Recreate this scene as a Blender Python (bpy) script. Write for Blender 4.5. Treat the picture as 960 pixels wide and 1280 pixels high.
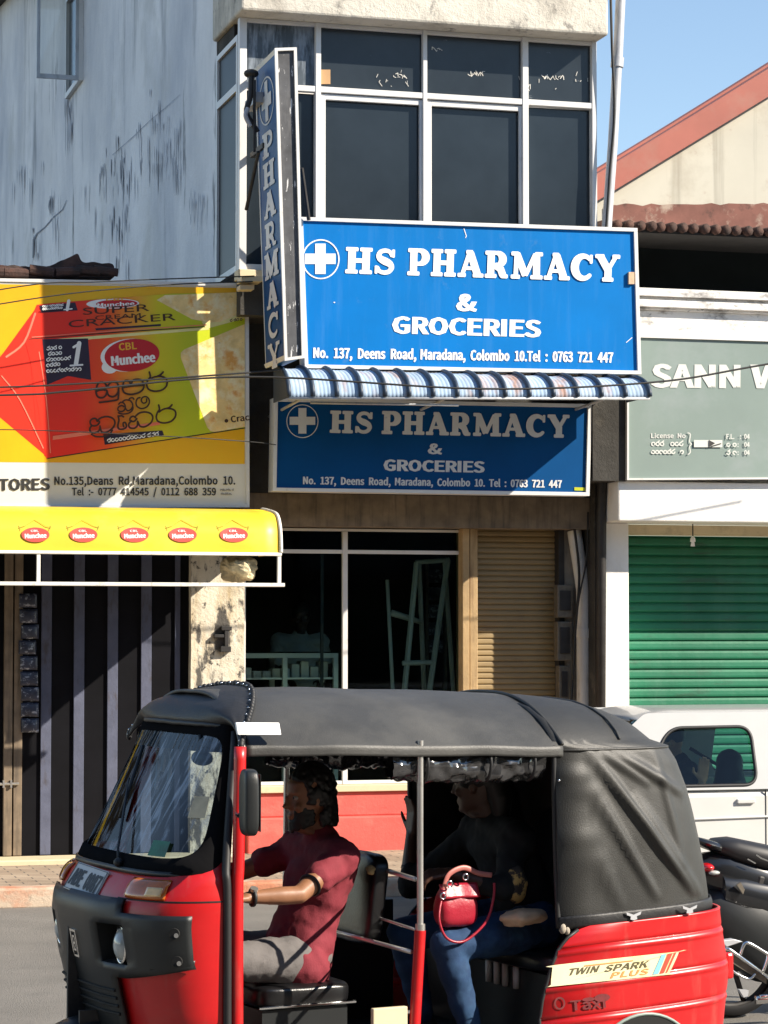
import bpy, bmesh, math, random
from mathutils import Vector, Matrix, noise
random.seed(7)
R_ = math.radians
scene = bpy.context.scene
for _o in list(bpy.data.objects):
    bpy.data.objects.remove(_o)
C = scene.collection

# ------------------------------------------------------------------ camera
FPX, CAM_H, YAW = 3100.0, 1.95, R_(15.8)
PITCH = math.atan(150.0 / FPX)
FWD = Vector((math.sin(YAW), math.cos(YAW), 0))
RGT = Vector((math.cos(YAW), -math.sin(YAW), 0))
cam_d = bpy.data.cameras.new('camera')
cam = bpy.data.objects.new('camera', cam_d)
C.objects.link(cam)
cam.location = (0, 0, CAM_H)
cam.rotation_euler = (R_(90) + PITCH, 0, -YAW)
cam_d.sensor_fit = 'VERTICAL'
cam_d.sensor_height = 36.0
cam_d.lens = FPX / 1280.0 * 36.0
cam_d.clip_start = 0.1
cam_d.clip_end = 3000
scene.camera = cam

# ------------------------------------------------------------------ light
SUN = Vector((1.50, -1.0, 1.20)).normalized()
ELEV = math.asin(SUN.z)
world = bpy.data.worlds.new('World')
scene.world = world
world.use_nodes = True
wn = world.node_tree
sky = wn.nodes.new('ShaderNodeTexSky')
sky.sky_type = 'NISHITA'
sky.sun_disc = False
sky.sun_elevation = ELEV
sky.sun_rotation = math.atan2(SUN.x, SUN.y)
sky.air_density = 1.0
sky.dust_density = 0.0
sky.ozone_density = 1.0
bg = wn.nodes['Background']
wn.links.new(sky.outputs[0], bg.inputs[0])
bg.inputs[1].default_value = 0.095
sl = bpy.data.lights.new('sun', 'SUN')
sl.energy = 5.0
sl.angle = R_(0.53)
sl.color = (1.0, 0.90, 0.76)
so = bpy.data.objects.new('sun', sl)
so.rotation_euler = SUN.to_track_quat('Z', 'Y').to_euler()
so.location = (10, -10, 20)
C.objects.link(so)
vs = scene.view_settings
vs.view_transform = 'Standard'
vs.look = 'None'
vs.gamma = 1
vs.use_curve_mapping = False
vs.exposure = 1.02


# ------------------------------------------------------------------ geometry of the view: pixel -> point on a real plane
def ray(px, py):
    u = (px - 480) / FPX
    v = (640 - py) / FPX
    c, s = math.cos(PITCH), math.sin(PITCH)
    d = FWD * (c - v * s) + RGT * u
    d.z = s + v * c
    return d


def P(px, py, Y):
    d = ray(px, py)
    t = Y / d.y
    return Vector((d.x * t, Y, CAM_H + d.z * t))


# ------------------------------------------------------------------ materials
def rgb(r, g, b):
    f = lambda v: (v / 255.0 / 12.92) if v <= 10 else ((v / 255.0 + 0.055) / 1.055) ** 2.4
    return (f(r), f(g), f(b))


def mat(name, col, rough=0.6, metal=0.0, spec=0.5, var=0.12, vscale=3.0, bump=0.0, bscale=60.0, dirts=(), coat=0.0, emis=None, aniso=None):
    m = bpy.data.materials.new(name)
    m.use_nodes = True
    nt = m.node_tree
    b = nt.nodes['Principled BSDF']
    b.inputs['Roughness'].default_value = rough
    b.inputs['Metallic'].default_value = metal
    b.inputs['Specular IOR Level'].default_value = spec
    b.inputs['Coat Weight'].default_value = coat
    tc = nt.nodes.new('ShaderNodeTexCoord')
    src = tc.outputs['Object']

    def noise_tex(scale, detail=5.0, rgh=0.6, map_scale=None):
        n = nt.nodes.new('ShaderNodeTexNoise')
        n.inputs['Scale'].default_value = scale
        n.inputs['Detail'].default_value = detail
        n.inputs['Roughness'].default_value = rgh
        if map_scale:
            mp = nt.nodes.new('ShaderNodeMapping')
            mp.inputs['Scale'].default_value = map_scale
            nt.links.new(src, mp.inputs['Vector'])
            nt.links.new(mp.outputs[0], n.inputs['Vector'])
        else:
            nt.links.new(src, n.inputs['Vector'])
        return n.outputs['Fac']

    out = None
    if var > 0:
        n = noise_tex(vscale)
        rp = nt.nodes.new('ShaderNodeValToRGB')
        rp.color_ramp.elements[0].position = 0.3
        rp.color_ramp.elements[1].position = 0.7
        rp.color_ramp.elements[0].color = (*[c * (1 - var) for c in col], 1)
        rp.color_ramp.elements[1].color = (*[min(1, c * (1 + var)) for c in col], 1)
        nt.links.new(n, rp.inputs[0])
        out = rp.outputs[0]
    for d in dirts:      # (colour, map_scale, noise_scale, lo, hi, amount)
        dc, ms, ns, lo, hi, amt = d
        n = noise_tex(ns, 6, 0.65, ms)
        rp = nt.nodes.new('ShaderNodeMapRange')
        rp.inputs[1].default_value = lo
        rp.inputs[2].default_value = hi
        rp.inputs[3].default_value = 0
        rp.inputs[4].default_value = amt
        nt.links.new(n, rp.inputs[0])
        mx = nt.nodes.new('ShaderNodeMix')
        mx.data_type = 'RGBA'
        nt.links.new(rp.outputs[0], mx.inputs[0])
        if out is None:
            mx.inputs[6].default_value = (*col, 1)
        else:
            nt.links.new(out, mx.inputs[6])
        mx.inputs[7].default_value = (*dc, 1)
        out = mx.outputs[2]
    if out is None:
        b.inputs['Base Color'].default_value = (*col, 1)
    else:
        nt.links.new(out, b.inputs['Base Color'])
    if bump > 0:
        n = noise_tex(bscale, 6, 0.7)
        bp = nt.nodes.new('ShaderNodeBump')
        bp.inputs['Strength'].default_value = 1.0
        bp.inputs['Distance'].default_value = bump
        nt.links.new(n, bp.inputs['Height'])
        nt.links.new(bp.outputs[0], b.inputs['Normal'])
    m['_out'] = ''
    return m


def glass(name, tint, refl_rough=0.03, density=0.75, ior=1.45, cap_at=0.9, painted_refl=0.0):
    """window glass: part clear, part tinted body, with a fresnel reflection"""
    m = bpy.data.materials.new(name)
    m.use_nodes = True
    nt = m.node_tree
    nt.nodes.clear()
    o = nt.nodes.new('ShaderNodeOutputMaterial')
    tr = nt.nodes.new('ShaderNodeBsdfTransparent')
    tr.inputs[0].default_value = (*[1 - density * (1 - t) for t in tint], 1)
    gl = nt.nodes.new('ShaderNodeBsdfGlossy')
    gl.inputs['Roughness'].default_value = refl_rough
    fr = nt.nodes.new('ShaderNodeFresnel')
    fr.inputs[0].default_value = ior
    mx = nt.nodes.new('ShaderNodeMixShader')
    cap = nt.nodes.new('ShaderNodeMath')
    cap.operation = 'MINIMUM'
    cap.inputs[1].default_value = cap_at
    nt.links.new(fr.outputs[0], cap.inputs[0])
    nt.links.new(cap.outputs[0], mx.inputs[0])
    body = tr.outputs[0]
    if painted_refl:  # pale blue streaks painted in for broken reflections on the windscreen
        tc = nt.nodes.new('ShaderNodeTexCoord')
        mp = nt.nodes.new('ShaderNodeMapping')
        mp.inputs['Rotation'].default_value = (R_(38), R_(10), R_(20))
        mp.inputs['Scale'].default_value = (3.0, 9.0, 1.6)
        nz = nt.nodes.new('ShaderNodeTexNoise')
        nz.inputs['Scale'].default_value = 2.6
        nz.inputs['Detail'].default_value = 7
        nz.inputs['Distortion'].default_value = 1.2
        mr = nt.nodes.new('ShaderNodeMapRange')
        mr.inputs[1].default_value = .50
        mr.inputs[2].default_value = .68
        mr.inputs[4].default_value = painted_refl
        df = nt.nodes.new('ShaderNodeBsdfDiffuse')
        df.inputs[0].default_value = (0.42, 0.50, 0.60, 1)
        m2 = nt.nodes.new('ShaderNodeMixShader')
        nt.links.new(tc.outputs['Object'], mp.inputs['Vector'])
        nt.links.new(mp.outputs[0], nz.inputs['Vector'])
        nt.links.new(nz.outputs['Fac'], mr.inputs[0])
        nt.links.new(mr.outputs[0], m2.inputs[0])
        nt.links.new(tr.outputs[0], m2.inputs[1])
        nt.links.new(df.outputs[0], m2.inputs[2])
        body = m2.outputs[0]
    nt.links.new(body, mx.inputs[1])
    nt.links.new(gl.outputs[0], mx.inputs[2])
    nt.links.new(mx.outputs[0], o.inputs[0])
    return m


GREY_STREAK = ((0.05, 0.055, 0.06), (3.0, 3.0, 0.16), 2.2, 0.52, 0.75, 0.8)
M = {}
M['asphalt'] = mat('asphalt', (0.185, 0.172, 0.152), 0.9, var=0.18, vscale=1.2, bump=0.012, bscale=90, dirts=[((0.07, 0.068, 0.065), None, 0.9, 0.55, 0.75, 0.5), ((0.24, 0.225, 0.20), None, 40, 0.55, 0.8, 0.5)])
M['kerb'] = mat('kerb_paint', (0.50, 0.40, 0.30), 0.85, var=0.15, vscale=4, bump=0.006, bscale=40, dirts=[((0.50, 0.17, 0.08), (0.7, 1, 1), 1.6, 0.47, 0.58, 0.85), ((0.12, 0.10, 0.08), None, 9, 0.56, 0.78, 0.7)])
M['side_wall'] = mat('side_wall_plaster', (0.88, 0.87, 0.87), 0.9, var=0.10, vscale=0.8, bump=0.01, bscale=20, dirts=[((0.42, 0.45, 0.52), (1, 0.30, 0.16), 1.6, 0.42, 0.70, 0.8), ((0.16, 0.18, 0.21), (1, 0.55, 0.11), 2.6, 0.56, 0.72, 0.8), ((0.06, 0.07, 0.085), (1, 0.9, 0.20), 2.4, 0.64, 0.72, 0.9), ((0.60, 0.60, 0.58), (1, 0.4, 0.4), 1.3, 0.55, 0.65, 0.6)])
M['slab'] = mat('slab_concrete', (0.62, 0.58, 0.50), 0.9, var=0.15, vscale=2, bump=0.01, bscale=30, dirts=[((0.26, 0.23, 0.19), (1, 1, 0.5), 3, 0.48, 0.72, 0.8), ((0.07, 0.07, 0.07), (1.4, 1, 1), 7, 0.58, 0.70, 0.7)])
M['dark_wall'] = mat('dark_plaster', (0.05, 0.047, 0.042), 0.9, spec=0.2, var=0.35, vscale=2.5, bump=0.008, bscale=30, dirts=[((0.16, 0.14, 0.11), None, 2.3, 0.6, 0.74, 0.6)])
M['beige_wall'] = mat('beige_plaster', (0.34, 0.30, 0.24), 0.9, var=0.2, vscale=3, bump=0.006, bscale=40, dirts=[((0.08, 0.075, 0.07), (1, 1, 0.4), 3.4, 0.5, 0.72, 0.8)])
M['alu'] = mat('white_aluminium', (0.66, 0.65, 0.63), 0.45, var=0.05, dirts=[((0.35, 0.32, 0.28), None, 14, 0.6, 0.8, 0.5)])
M['pane'] = mat('dark_window_film', (0.020, 0.027, 0.034), 0.16, spec=0.4, var=0.25, vscale=1.3)
M['pane_side'] = mat('dull_window_film', (0.014, 0.018, 0.022), 0.35, spec=0.08, var=0.4, vscale=2)
M['pane_scuffed'] = mat('dark_window_film_scuffed', (0.020, 0.026, 0.032), 0.2, spec=0.4, var=0.3, vscale=1.5, dirts=[((0.22, 0.24, 0.26), (2.2, 1, 7), 3.4, 0.69, 0.74, 0.9)])
M['pane_grimy'] = mat('grimy_window_film', (0.06, 0.075, 0.09), 0.4, spec=0.4, var=0.3, vscale=5, dirts=[((0.27, 0.31, 0.36), (7, 1, 1.4), 3.0, 0.42, 0.62, 0.75)])
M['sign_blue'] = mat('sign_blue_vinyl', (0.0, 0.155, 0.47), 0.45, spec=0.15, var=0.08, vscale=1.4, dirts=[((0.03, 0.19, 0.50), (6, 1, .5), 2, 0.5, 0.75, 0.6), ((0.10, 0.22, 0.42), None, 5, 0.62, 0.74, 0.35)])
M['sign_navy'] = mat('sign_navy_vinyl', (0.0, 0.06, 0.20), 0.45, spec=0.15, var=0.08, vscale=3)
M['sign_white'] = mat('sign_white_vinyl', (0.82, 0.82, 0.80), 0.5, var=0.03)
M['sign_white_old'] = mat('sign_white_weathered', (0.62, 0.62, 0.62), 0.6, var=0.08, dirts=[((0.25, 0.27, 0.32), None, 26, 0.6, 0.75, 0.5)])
M['sign_edge'] = mat('sign_edge_peeling', (0.06, 0.062, 0.068), 0.6, var=0.5, vscale=4, dirts=[((0.6, 0.6, 0.6), (9, 1, 1.6), 4.0, 0.605, 0.625, 0.95), ((0.16, 0.16, 0.165), (2, 1, .6), 2.0, 0.5, 0.7, 0.8)])
M['iron'] = mat('dark_iron', (0.035, 0.033, 0.032), 0.6, metal=0.3, var=0.3, vscale=9)
M['black'] = mat('black_rubber', (0.012, 0.012, 0.013), 0.55, var=0.2)
M['rubber_dull'] = mat('dull_black_rubber', (0.010, 0.010, 0.011), 0.8, spec=0.0, var=0.2)
M['cable'] = mat('black_cable', (0.012, 0.012, 0.012), 0.6, var=0)
M['blue_awning'] = mat('pale_blue_sheet', (0.30, 0.40, 0.52), 0.85, spec=0.1, var=0.2, vscale=2.5, dirts=[((0.34, 0.15, 0.06), (2.6, 1, 1), 1.5, 0.53, 0.66, 0.75), ((0.55, 0.56, 0.54), (2, 1, 1), 3, 0.5, 0.7, 0.5)])
M['rib_blue'] = mat('dark_blue_rib', (0.02, 0.035, 0.06), 0.5, var=0.2)
M['ochre'] = mat('ochre_paint', (0.40, 0.27, 0.13), 0.7, var=0.2, vscale=5, bump=0.004, bscale=40, dirts=[((0.16, 0.09, 0.04), (4, 4, 0.5), 3, 0.53, 0.72, 0.8)])
M['shutter_tan'] = mat('tan_shutter', (0.27, 0.19, 0.085), 0.5, var=0.12, vscale=2, dirts=[((0.16, 0.11, 0.06), (1, 1, 3), 2.5, 0.55, 0.75, 0.6)])
M['red_base'] = mat('red_painted_plinth', (0.62, 0.10, 0.08), 0.75, var=0.15, vscale=3, bump=0.004, bscale=30, dirts=[((0.48, 0.22, 0.17), (0.6, 1, 1), 2.6, 0.5, 0.72, 0.7), ((0.15, 0.05, 0.04), None, 14, 0.62, 0.8, 0.6)])
M['cream'] = mat('cream_paint', (0.62, 0.52, 0.34), 0.7, var=0.1, dirts=[((0.25, 0.2, 0.13), None, 6, 0.55, 0.75, 0.6)])
M['pillar'] = mat('peeling_pillar', (0.68, 0.62, 0.50), 0.9, var=0.15, vscale=4, bump=0.012, bscale=18, dirts=[((0.42, 0.31, 0.16), (3, 3, 0.5), 3, 0.48, 0.70, 0.8), ((0.07, 0.065, 0.06), (2.2, 2.2, 0.8), 3.6, 0.535, 0.60, 0.95), ((0.03, 0.03, 0.03), None, 12, 0.60, 0.66, 0.9)])
M['gate_black'] = mat('black_gate_paint', (0.005, 0.005, 0.007), 0.7, spec=0.12, var=0.3)
M['gate_bar'] = mat('blue_grey_gate_bar', (0.105, 0.115, 0.165), 0.75, spec=0.1, var=0.15, vscale=6, bump=0.003, bscale=30, dirts=[((0.07, 0.06, 0.06), (3, 3, 1), 5, 0.55, 0.7, 0.7)])
M['wood'] = mat('weathered_wood', (0.20, 0.15, 0.10), 0.8, var=0.3, vscale=6, dirts=[((0.06, 0.05, 0.04), (6, 6, 0.5), 3, 0.5, 0.7, 0.7)])
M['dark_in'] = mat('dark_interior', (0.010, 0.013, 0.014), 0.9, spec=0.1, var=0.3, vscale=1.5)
M['tile'] = mat('old_clay_tile', (0.16, 0.065, 0.04), 0.85, var=0.4, vscale=5, dirts=[((0.03, 0.028, 0.027), None, 4, 0.5, 0.7, 0.8)])
M['white_wall'] = mat('white_emulsion', (0.80, 0.78, 0.74), 0.8, var=0.05, vscale=2, bump=0.003, bscale=30, dirts=[((0.50, 0.44, 0.34), (1, 1, 0.4), 2.2, 0.58, 0.8, 0.5)])
M['cornice'] = mat('weathered_cornice', (0.74, 0.72, 0.69), 0.85, var=0.1, vscale=3, bump=0.006, bscale=30, dirts=[((0.14, 0.13, 0.12), (1, 1, 2), 4.5, 0.53, 0.70, 0.85), ((0.05, 0.05, 0.05), (2.5, 1, 4), 6, 0.62, 0.70, 0.8), ((0.50, 0.36, 0.26), None, 7, 0.6, 0.75, 0.5)])
M['sann_green'] = mat('grey_green_board', (0.205, 0.262, 0.238), 0.45, spec=0.5, var=0.06, vscale=1.3, dirts=[((0.36, 0.38, 0.40), (1, 1, 1.2), 0.8, 0.5, 0.75, 0.5)])
M['sann_white'] = mat('board_lettering_white', (0.60, 0.61, 0.57), 0.6, var=0.05)
M['shutter_green'] = mat('green_shutter', (0.008, 0.140, 0.070), 0.45, var=0.15, vscale=2, bump=.004, bscale=5, dirts=[((0.05, 0.17, 0.11), (1, 1, 0.2), 3, 0.5, 0.75, 0.6), ((0.02, 0.05, 0.03), (.6, 1, 3), 3, 0.56, 0.72, 0.7)])
M['gable'] = mat('gable_render', (0.50, 0.475, 0.40), 0.9, var=0.08, vscale=1, dirts=[((0.22, 0.2, 0.16), (3, 3, 0.12), 1.5, 0.54, 0.72, 0.7), ((0.30, 0.26, 0.2), None, 1.6, 0.52, 0.72, 0.5), ((0.28, 0.14, 0.10), (1, 1, 1), 5, 0.6, 0.7, 0.4)])
M['red_fascia'] = mat('red_metal_fascia', (0.33, 0.10, 0.072), 0.7, var=0.1, vscale=2, dirts=[((0.32, 0.16, 0.12), (1, 1, 1), 3, 0.5, 0.75, 0.6)])
M['roof_dark'] = mat('dark_roof_edge', (0.03, 0.028, 0.027), 0.9, var=0.3)
M['pole'] = mat('grey_conduit', (0.42, 0.43, 0.45), 0.5, metal=0.2, var=0.15, dirts=[((0.1, 0.1, 0.1), (3, 3, 0.6), 5, 0.55, 0.72, 0.6)])
M['pvc'] = mat('white_pvc', (0.62, 0.60, 0.55), 0.5, var=0.1, dirts=[((0.2, 0.17, 0.13), (4, 4, 0.6), 4, 0.55, 0.75, 0.6)])
M['steel'] = mat('steel_tube', (0.55, 0.53, 0.50), 0.35, metal=0.8, var=0.15, dirts=[((0.25, 0.14, 0.08), None, 12, 0.6, 0.75, 0.6)])
M['chrome'] = mat('chrome', (0.75, 0.75, 0.75), 0.15, metal=1.0, var=0.05)
M['yellow'] = mat('yellow_awning_vinyl', (0.78, 0.54, 0.03), 0.45, var=0.05, vscale=2, dirts=[((0.70, 0.55, 0.15), None, 2, 0.5, 0.8, 0.5)])
M['white_trim'] = mat('white_trim', (0.75, 0.72, 0.64), 0.6, var=0.12, dirts=[((0.25, 0.2, 0.14), None, 12, 0.56, 0.72, 0.7)])
M['bb_white'] = mat('billboard_white', (0.66, 0.66, 0.62), 0.5, var=0.04)
M['bb_amber'] = mat('billboard_amber', (0.80, 0.40, 0.004), 0.4, var=0.12, vscale=0.8, dirts=[((0.75, 0.52, 0.01), (1, 1, 1), 0.7, 0.45, 0.7, 0.7)])
M['bb_pack'] = mat('billboard_pack', (0.75, 0.05, 0.01), 0.4, var=0)
M['bb_red'] = mat('billboard_red', (0.78, 0.030, 0.012), 0.4, var=0.12, vscale=1.2)
M['bb_fold'] = mat('billboard_pale_lime', (0.72, 0.66, 0.28), 0.4, var=0.25, vscale=2)
M['bb_sheen'] = mat('billboard_sheen', (0.85, 0.22, 0.14), 0.4, var=0.1)
M['bb_crimson'] = mat('billboard_crimson', (0.52, 0.015, 0.02), 0.4, var=0.06)
M['bb_dark'] = mat('billboard_dark', (0.025, 0.015, 0.035), 0.5, var=0.1)
M['bb_brown'] = mat('billboard_brown', (0.05, 0.018, 0.006), 0.5, var=0)
M['bb_gold'] = mat('billboard_gold', (0.80, 0.42, 0.03), 0.4, var=0.05)
M['bb_text'] = mat('billboard_text', (0.025, 0.025, 0.025), 0.5, var=0)
M['bb_green'] = mat('billboard_green', (0.48, 0.50, 0.02), 0.4, var=0.05)
M['bb_biscuit'] = mat('billboard_biscuit', (0.85, 0.62, 0.26), 0.5, var=0.2, vscale=9, dirts=[((0.90, 0.80, 0.52), None, 6, 0.48, 0.62, 0.9), ((0.70, 0.30, 0.04), None, 4.5, 0.55, 0.65, 0.85), ((0.25, 0.09, 0.02), None, 22, 0.66, 0.72, 0.7)])
M['logo_red'] = mat('awning_logo_red', (0.62, 0.07, 0.05), 0.5, var=0.08)
M['olive'] = mat('awning_logo_olive', (0.35, 0.30, 0.01), 0.5, var=0)

# tuk-tuk materials
M['tuk_red'] = mat('red_bodywork', (0.50, 0.008, 0.010), 0.36, spec=0.5, var=0.14, vscale=3, coat=0.15, dirts=[((0.30, 0.13, 0.10), (3, 3, .6), 4, 0.56, 0.72, 0.35), ((0.40, 0.05, 0.04), (1, 1, 3), 5, 0.56, 0.8, 0.4), ((0.12, 0.03, 0.025), None, 22, 0.66, 0.8, 0.5)])
M['canopy'] = mat('black_canopy_vinyl', (0.028, 0.028, 0.026), 0.50, spec=0.5, var=0.25, vscale=2.4, bump=0.0015, bscale=160, dirts=[((0.05, 0.049, 0.044), None, 2.0, 0.5, 0.75, 0.6)])
M['canopy_top'] = mat('dusty_black_canopy', (0.042, 0.042, 0.040), 0.48, spec=0.5, var=0.3, vscale=2.0, bump=0.0015, bscale=160, dirts=[((0.095, 0.092, 0.083), (1, 1, 1), 2.2, 0.48, 0.72, 0.7)])
M['visor'] = mat('black_padded_vinyl', (0.014, 0.014, 0.015), 0.5, var=0.2, vscale=3, bump=0.002, bscale=50)
M['plastic'] = mat('dark_grey_plastic', (0.012, 0.014, 0.015), 0.42, spec=0.5, var=0.15, vscale=4, bump=0.0006, bscale=300)
M['hole'] = mat('dark_recess', (0.004, 0.004, 0.004), 0.8, var=0)
M['lens'] = mat('headlamp_lens', (0.42, 0.44, 0.42), 0.12, spec=0.8, var=0.3, vscale=14, coat=0.5)
M['amber'] = mat('amber_lens', (0.46, 0.115, 0.012), 0.15, spec=0.7, var=0.25, vscale=10, coat=0.6)
M['amber_pale'] = mat('pale_amber_lens', (0.75, 0.48, 0.20), 0.15, spec=0.7, var=0.2, vscale=20, coat=0.6)
M['plate'] = mat('white_number_plate', (0.55, 0.55, 0.53), 0.5, var=0.12, dirts=[((0.2, 0.19, 0.17), None, 16, 0.58, 0.75, 0.6)])
M['seat_vinyl'] = mat('black_seat_vinyl', (0.008, 0.008, 0.009), 0.28, spec=0.6, var=0.2, vscale=6, bump=0.001, bscale=90)
M['curtain'] = mat('rolled_black_plastic', (0.03, 0.03, 0.032), 0.16, spec=0.9, var=0.3, vscale=8, coat=0.6)
M['foam'] = mat('torn_yellow_foam', (0.50, 0.36, 0.16), 0.9, var=0.3, vscale=30)
M['sticker'] = mat('cream_sticker', (0.76, 0.70, 0.45), 0.45, var=0.1, vscale=6, dirts=[((0.80, 0.62, 0.12), (3, 3, 1), 3, 0.5, 0.7, 0.7)])
M['olive_ink'] = mat('dark_olive_ink', (0.10, 0.085, 0.04), 0.5, var=0)
M['orange_ink'] = mat('orange_ink', (0.75, 0.28, 0.08), 0.5, var=0)
M['sky_ink'] = mat('pale_blue_ink', (0.22, 0.52, 0.66), 0.5, var=0)
M['red_ink'] = mat('red_stripe_ink', (0.68, 0.07, 0.04), 0.5, var=0)
M['stencil'] = mat('faded_stencil_paint', (0.13, 0.010, 0.012), 0.6, var=0.3, vscale=30)
M['tail_red'] = mat('red_tail_lens', (0.55, 0.008, 0.010), 0.15, spec=0.8, var=0.1, coat=0.6)
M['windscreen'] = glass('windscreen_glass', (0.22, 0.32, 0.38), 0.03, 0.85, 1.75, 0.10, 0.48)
M['shop_glass'] = glass('shop_glass', (0.66, 0.78, 0.76), 0.03, 0.9, 1.22)
M['clear_glass'] = glass('clear_glass', (0.86, 0.88, 0.88), 0.03, 0.8, 1.4)
M['car_glass'] = glass('car_glass', (0.50, 0.74, 0.72), 0.02, 0.8, 1.5)
M['car_white_dim'] = mat('dimmed_white_paint', (0.44, 0.44, 0.43), 0.28, spec=0.5, var=0.04, coat=0.5)  # car white darkened in colour for grazing light on roof and cabin sides
M['car_white'] = mat('white_car_paint', (0.62, 0.61, 0.585), 0.25, spec=0.5, var=0.03, coat=0.5)
M['bike_black'] = mat('gloss_black_panel', (0.012, 0.013, 0.015), 0.22, spec=0.6, var=0.2, coat=0.3)
M['bike_seat'] = mat('black_bike_seat', (0.018, 0.018, 0.02), 0.5, var=0.2)
M['mesh_plate'] = mat('dusty_metal_plate', (0.16, 0.14, 0.11), 0.5, metal=0.4, var=0.3, vscale=20)
# people
M['skin_brown'] = mat('brown_skin', (0.25, 0.115, 0.058), 0.5, var=0.12, vscale=14)
M['skin_dark'] = mat('dark_brown_skin', (0.07, 0.032, 0.020), 0.5, var=0.12, vscale=14)
M['skin_light'] = mat('tan_skin', (0.48, 0.26, 0.15), 0.5, var=0.1, vscale=14)
M['hair'] = mat('black_hair', (0.008, 0.007, 0.006), 0.5, var=0.3, vscale=30)
M['maroon'] = mat('maroon_cotton', (0.18, 0.016, 0.028), 0.85, var=0.18, vscale=5, bump=0.002, bscale=150)
M['grey_cotton'] = mat('grey_trouser_cotton', (0.13, 0.12, 0.118), 0.9, var=0.15, vscale=6, bump=0.002, bscale=120)
M['denim'] = mat('blue_denim', (0.008, 0.036, 0.10), 0.85, var=0.3, vscale=6, bump=0.0015, bscale=220, dirts=[((0.03, 0.09, 0.18), (2, 2, 2), 4, 0.5, 0.7, 0.6)])
M['black_knit'] = mat('black_knit', (0.008, 0.009, 0.011), 0.9, var=0.3, vscale=9)
M['pale_shirt'] = mat('pale_shirt_cotton', (0.40, 0.42, 0.42), 0.85, var=0.1)
M['eye_white'] = mat('eye_white', (0.28, 0.25, 0.22), 0.3, var=0)
M['bag_red'] = mat('red_leather', (0.34, 0.012, 0.030), 0.32, spec=0.6, var=0.15, vscale=6, bump=0.0015, bscale=60)
M['strap'] = mat('pink_brown_strap', (0.42, 0.14, 0.12), 0.45, var=0.15)
M['beige_cloth'] = mat('beige_cloth', (0.62, 0.43, 0.28), 0.8, var=0.2, vscale=8, bump=0.004, bscale=30)
M['gold_pattern'] = mat('gold_patterned_cloth', (0.05, 0.04, 0.035), 0.8, var=0.2, dirts=[((0.55, 0.36, 0.12), None, 22, 0.5, 0.56, 0.95)])
M['sachet'] = mat('dark_printed_sachet', (0.03, 0.035, 0.06), 0.35, var=0.4, vscale=10, dirts=[((0.3, 0.32, 0.38), (6, 6, 9), 4, 0.55, 0.62, 0.9)])
M['bundle'] = mat('tied_sack_cloth', (0.50, 0.42, 0.26), 0.9, var=0.35, vscale=9, bump=0.012, bscale=22)
M['card'] = mat('tan_card', (0.45, 0.27, 0.13), 0.8, var=0.1)
M['tile_dust'] = mat('dusty_red_tile_bed', (0.20, 0.085, 0.065), 0.9, var=0.3, vscale=3, dirts=[((0.42, 0.34, 0.27), (1, 1, 1), 3.5, 0.54, 0.66, 0.8), ((0.05, 0.03, 0.025), None, 5, 0.58, 0.7, 0.7)])
M['wall_stain'] = mat('damp_plaster_stain', (0.46, 0.48, 0.52), 0.95, spec=0.1, var=0.25, vscale=3)
M['wall_stain_dark'] = mat('black_mould_stain', (0.27, 0.285, 0.32), 0.95, spec=0.1, var=0.4, vscale=3)
M['opp_a'] = mat('opposite_ochre_wall', (0.20, 0.15, 0.09), 0.9, var=0.2, vscale=.4)
M['opp_b'] = mat('opposite_grey_wall', (0.15, 0.15, 0.15), 0.9, var=0.2, vscale=.4)
M['opp_c'] = mat('opposite_tan_wall', (0.18, 0.14, 0.11), 0.9, var=0.2, vscale=.4)
M['roof_rust'] = mat('rusty_broken_tile', (0.075, 0.036, 0.026), 0.9, var=0.5, vscale=8, bump=.01, bscale=25, dirts=[((0.03, 0.026, 0.024), None, 7, 0.45, 0.65, 0.8)])
M['pavers'] = None


def paver_mat():
    m = mat('brick_pavers', (0.42, 0.33, 0.24), 0.9, var=0.2, vscale=2.5, bump=0.004, bscale=60)
    nt = m.node_tree
    b = nt.nodes['Principled BSDF']
    tc = nt.nodes.new('ShaderNodeTexCoord')
    br = nt.nodes.new('ShaderNodeTexBrick')
    br.inputs['Scale'].default_value = 1.0
    br.inputs['Brick Width'].default_value = 0.22
    br.inputs['Row Height'].default_value = 0.11
    br.inputs['Mortar Size'].default_value = 0.006
    br.inputs['Color1'].default_value = (0.46, 0.36, 0.26, 1)
    br.inputs['Color2'].default_value = (0.36, 0.27, 0.19, 1)
    br.inputs['Mortar'].default_value = (0.13, 0.11, 0.09, 1)
    nt.links.new(tc.outputs['Object'], br.inputs['Vector'])
    n = nt.nodes.new('ShaderNodeTexNoise')
    n.inputs['Scale'].default_value = 1.7
    n.inputs['Detail'].default_value = 7
    nt.links.new(tc.outputs['Object'], n.inputs['Vector'])
    mx = nt.nodes.new('ShaderNodeMix')
    mx.data_type = 'RGBA'
    mx.blend_type = 'MULTIPLY'
    mx.inputs[0].default_value = 0.7
    rp = nt.nodes.new('ShaderNodeValToRGB')
    rp.color_ramp.elements[0].position = 0.35
    rp.color_ramp.elements[0].color = (0.45, 0.42, 0.4, 1)
    rp.color_ramp.elements[1].position = 0.65
    nt.links.new(n.outputs['Fac'], rp.inputs[0])
    nt.links.new(br.outputs['Color'], mx.inputs[6])
    nt.links.new(rp.outputs[0], mx.inputs[7])
    nt.links.new(mx.outputs[2], b.inputs['Base Color'])
    return m


M['pavers'] = paver_mat()


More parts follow.
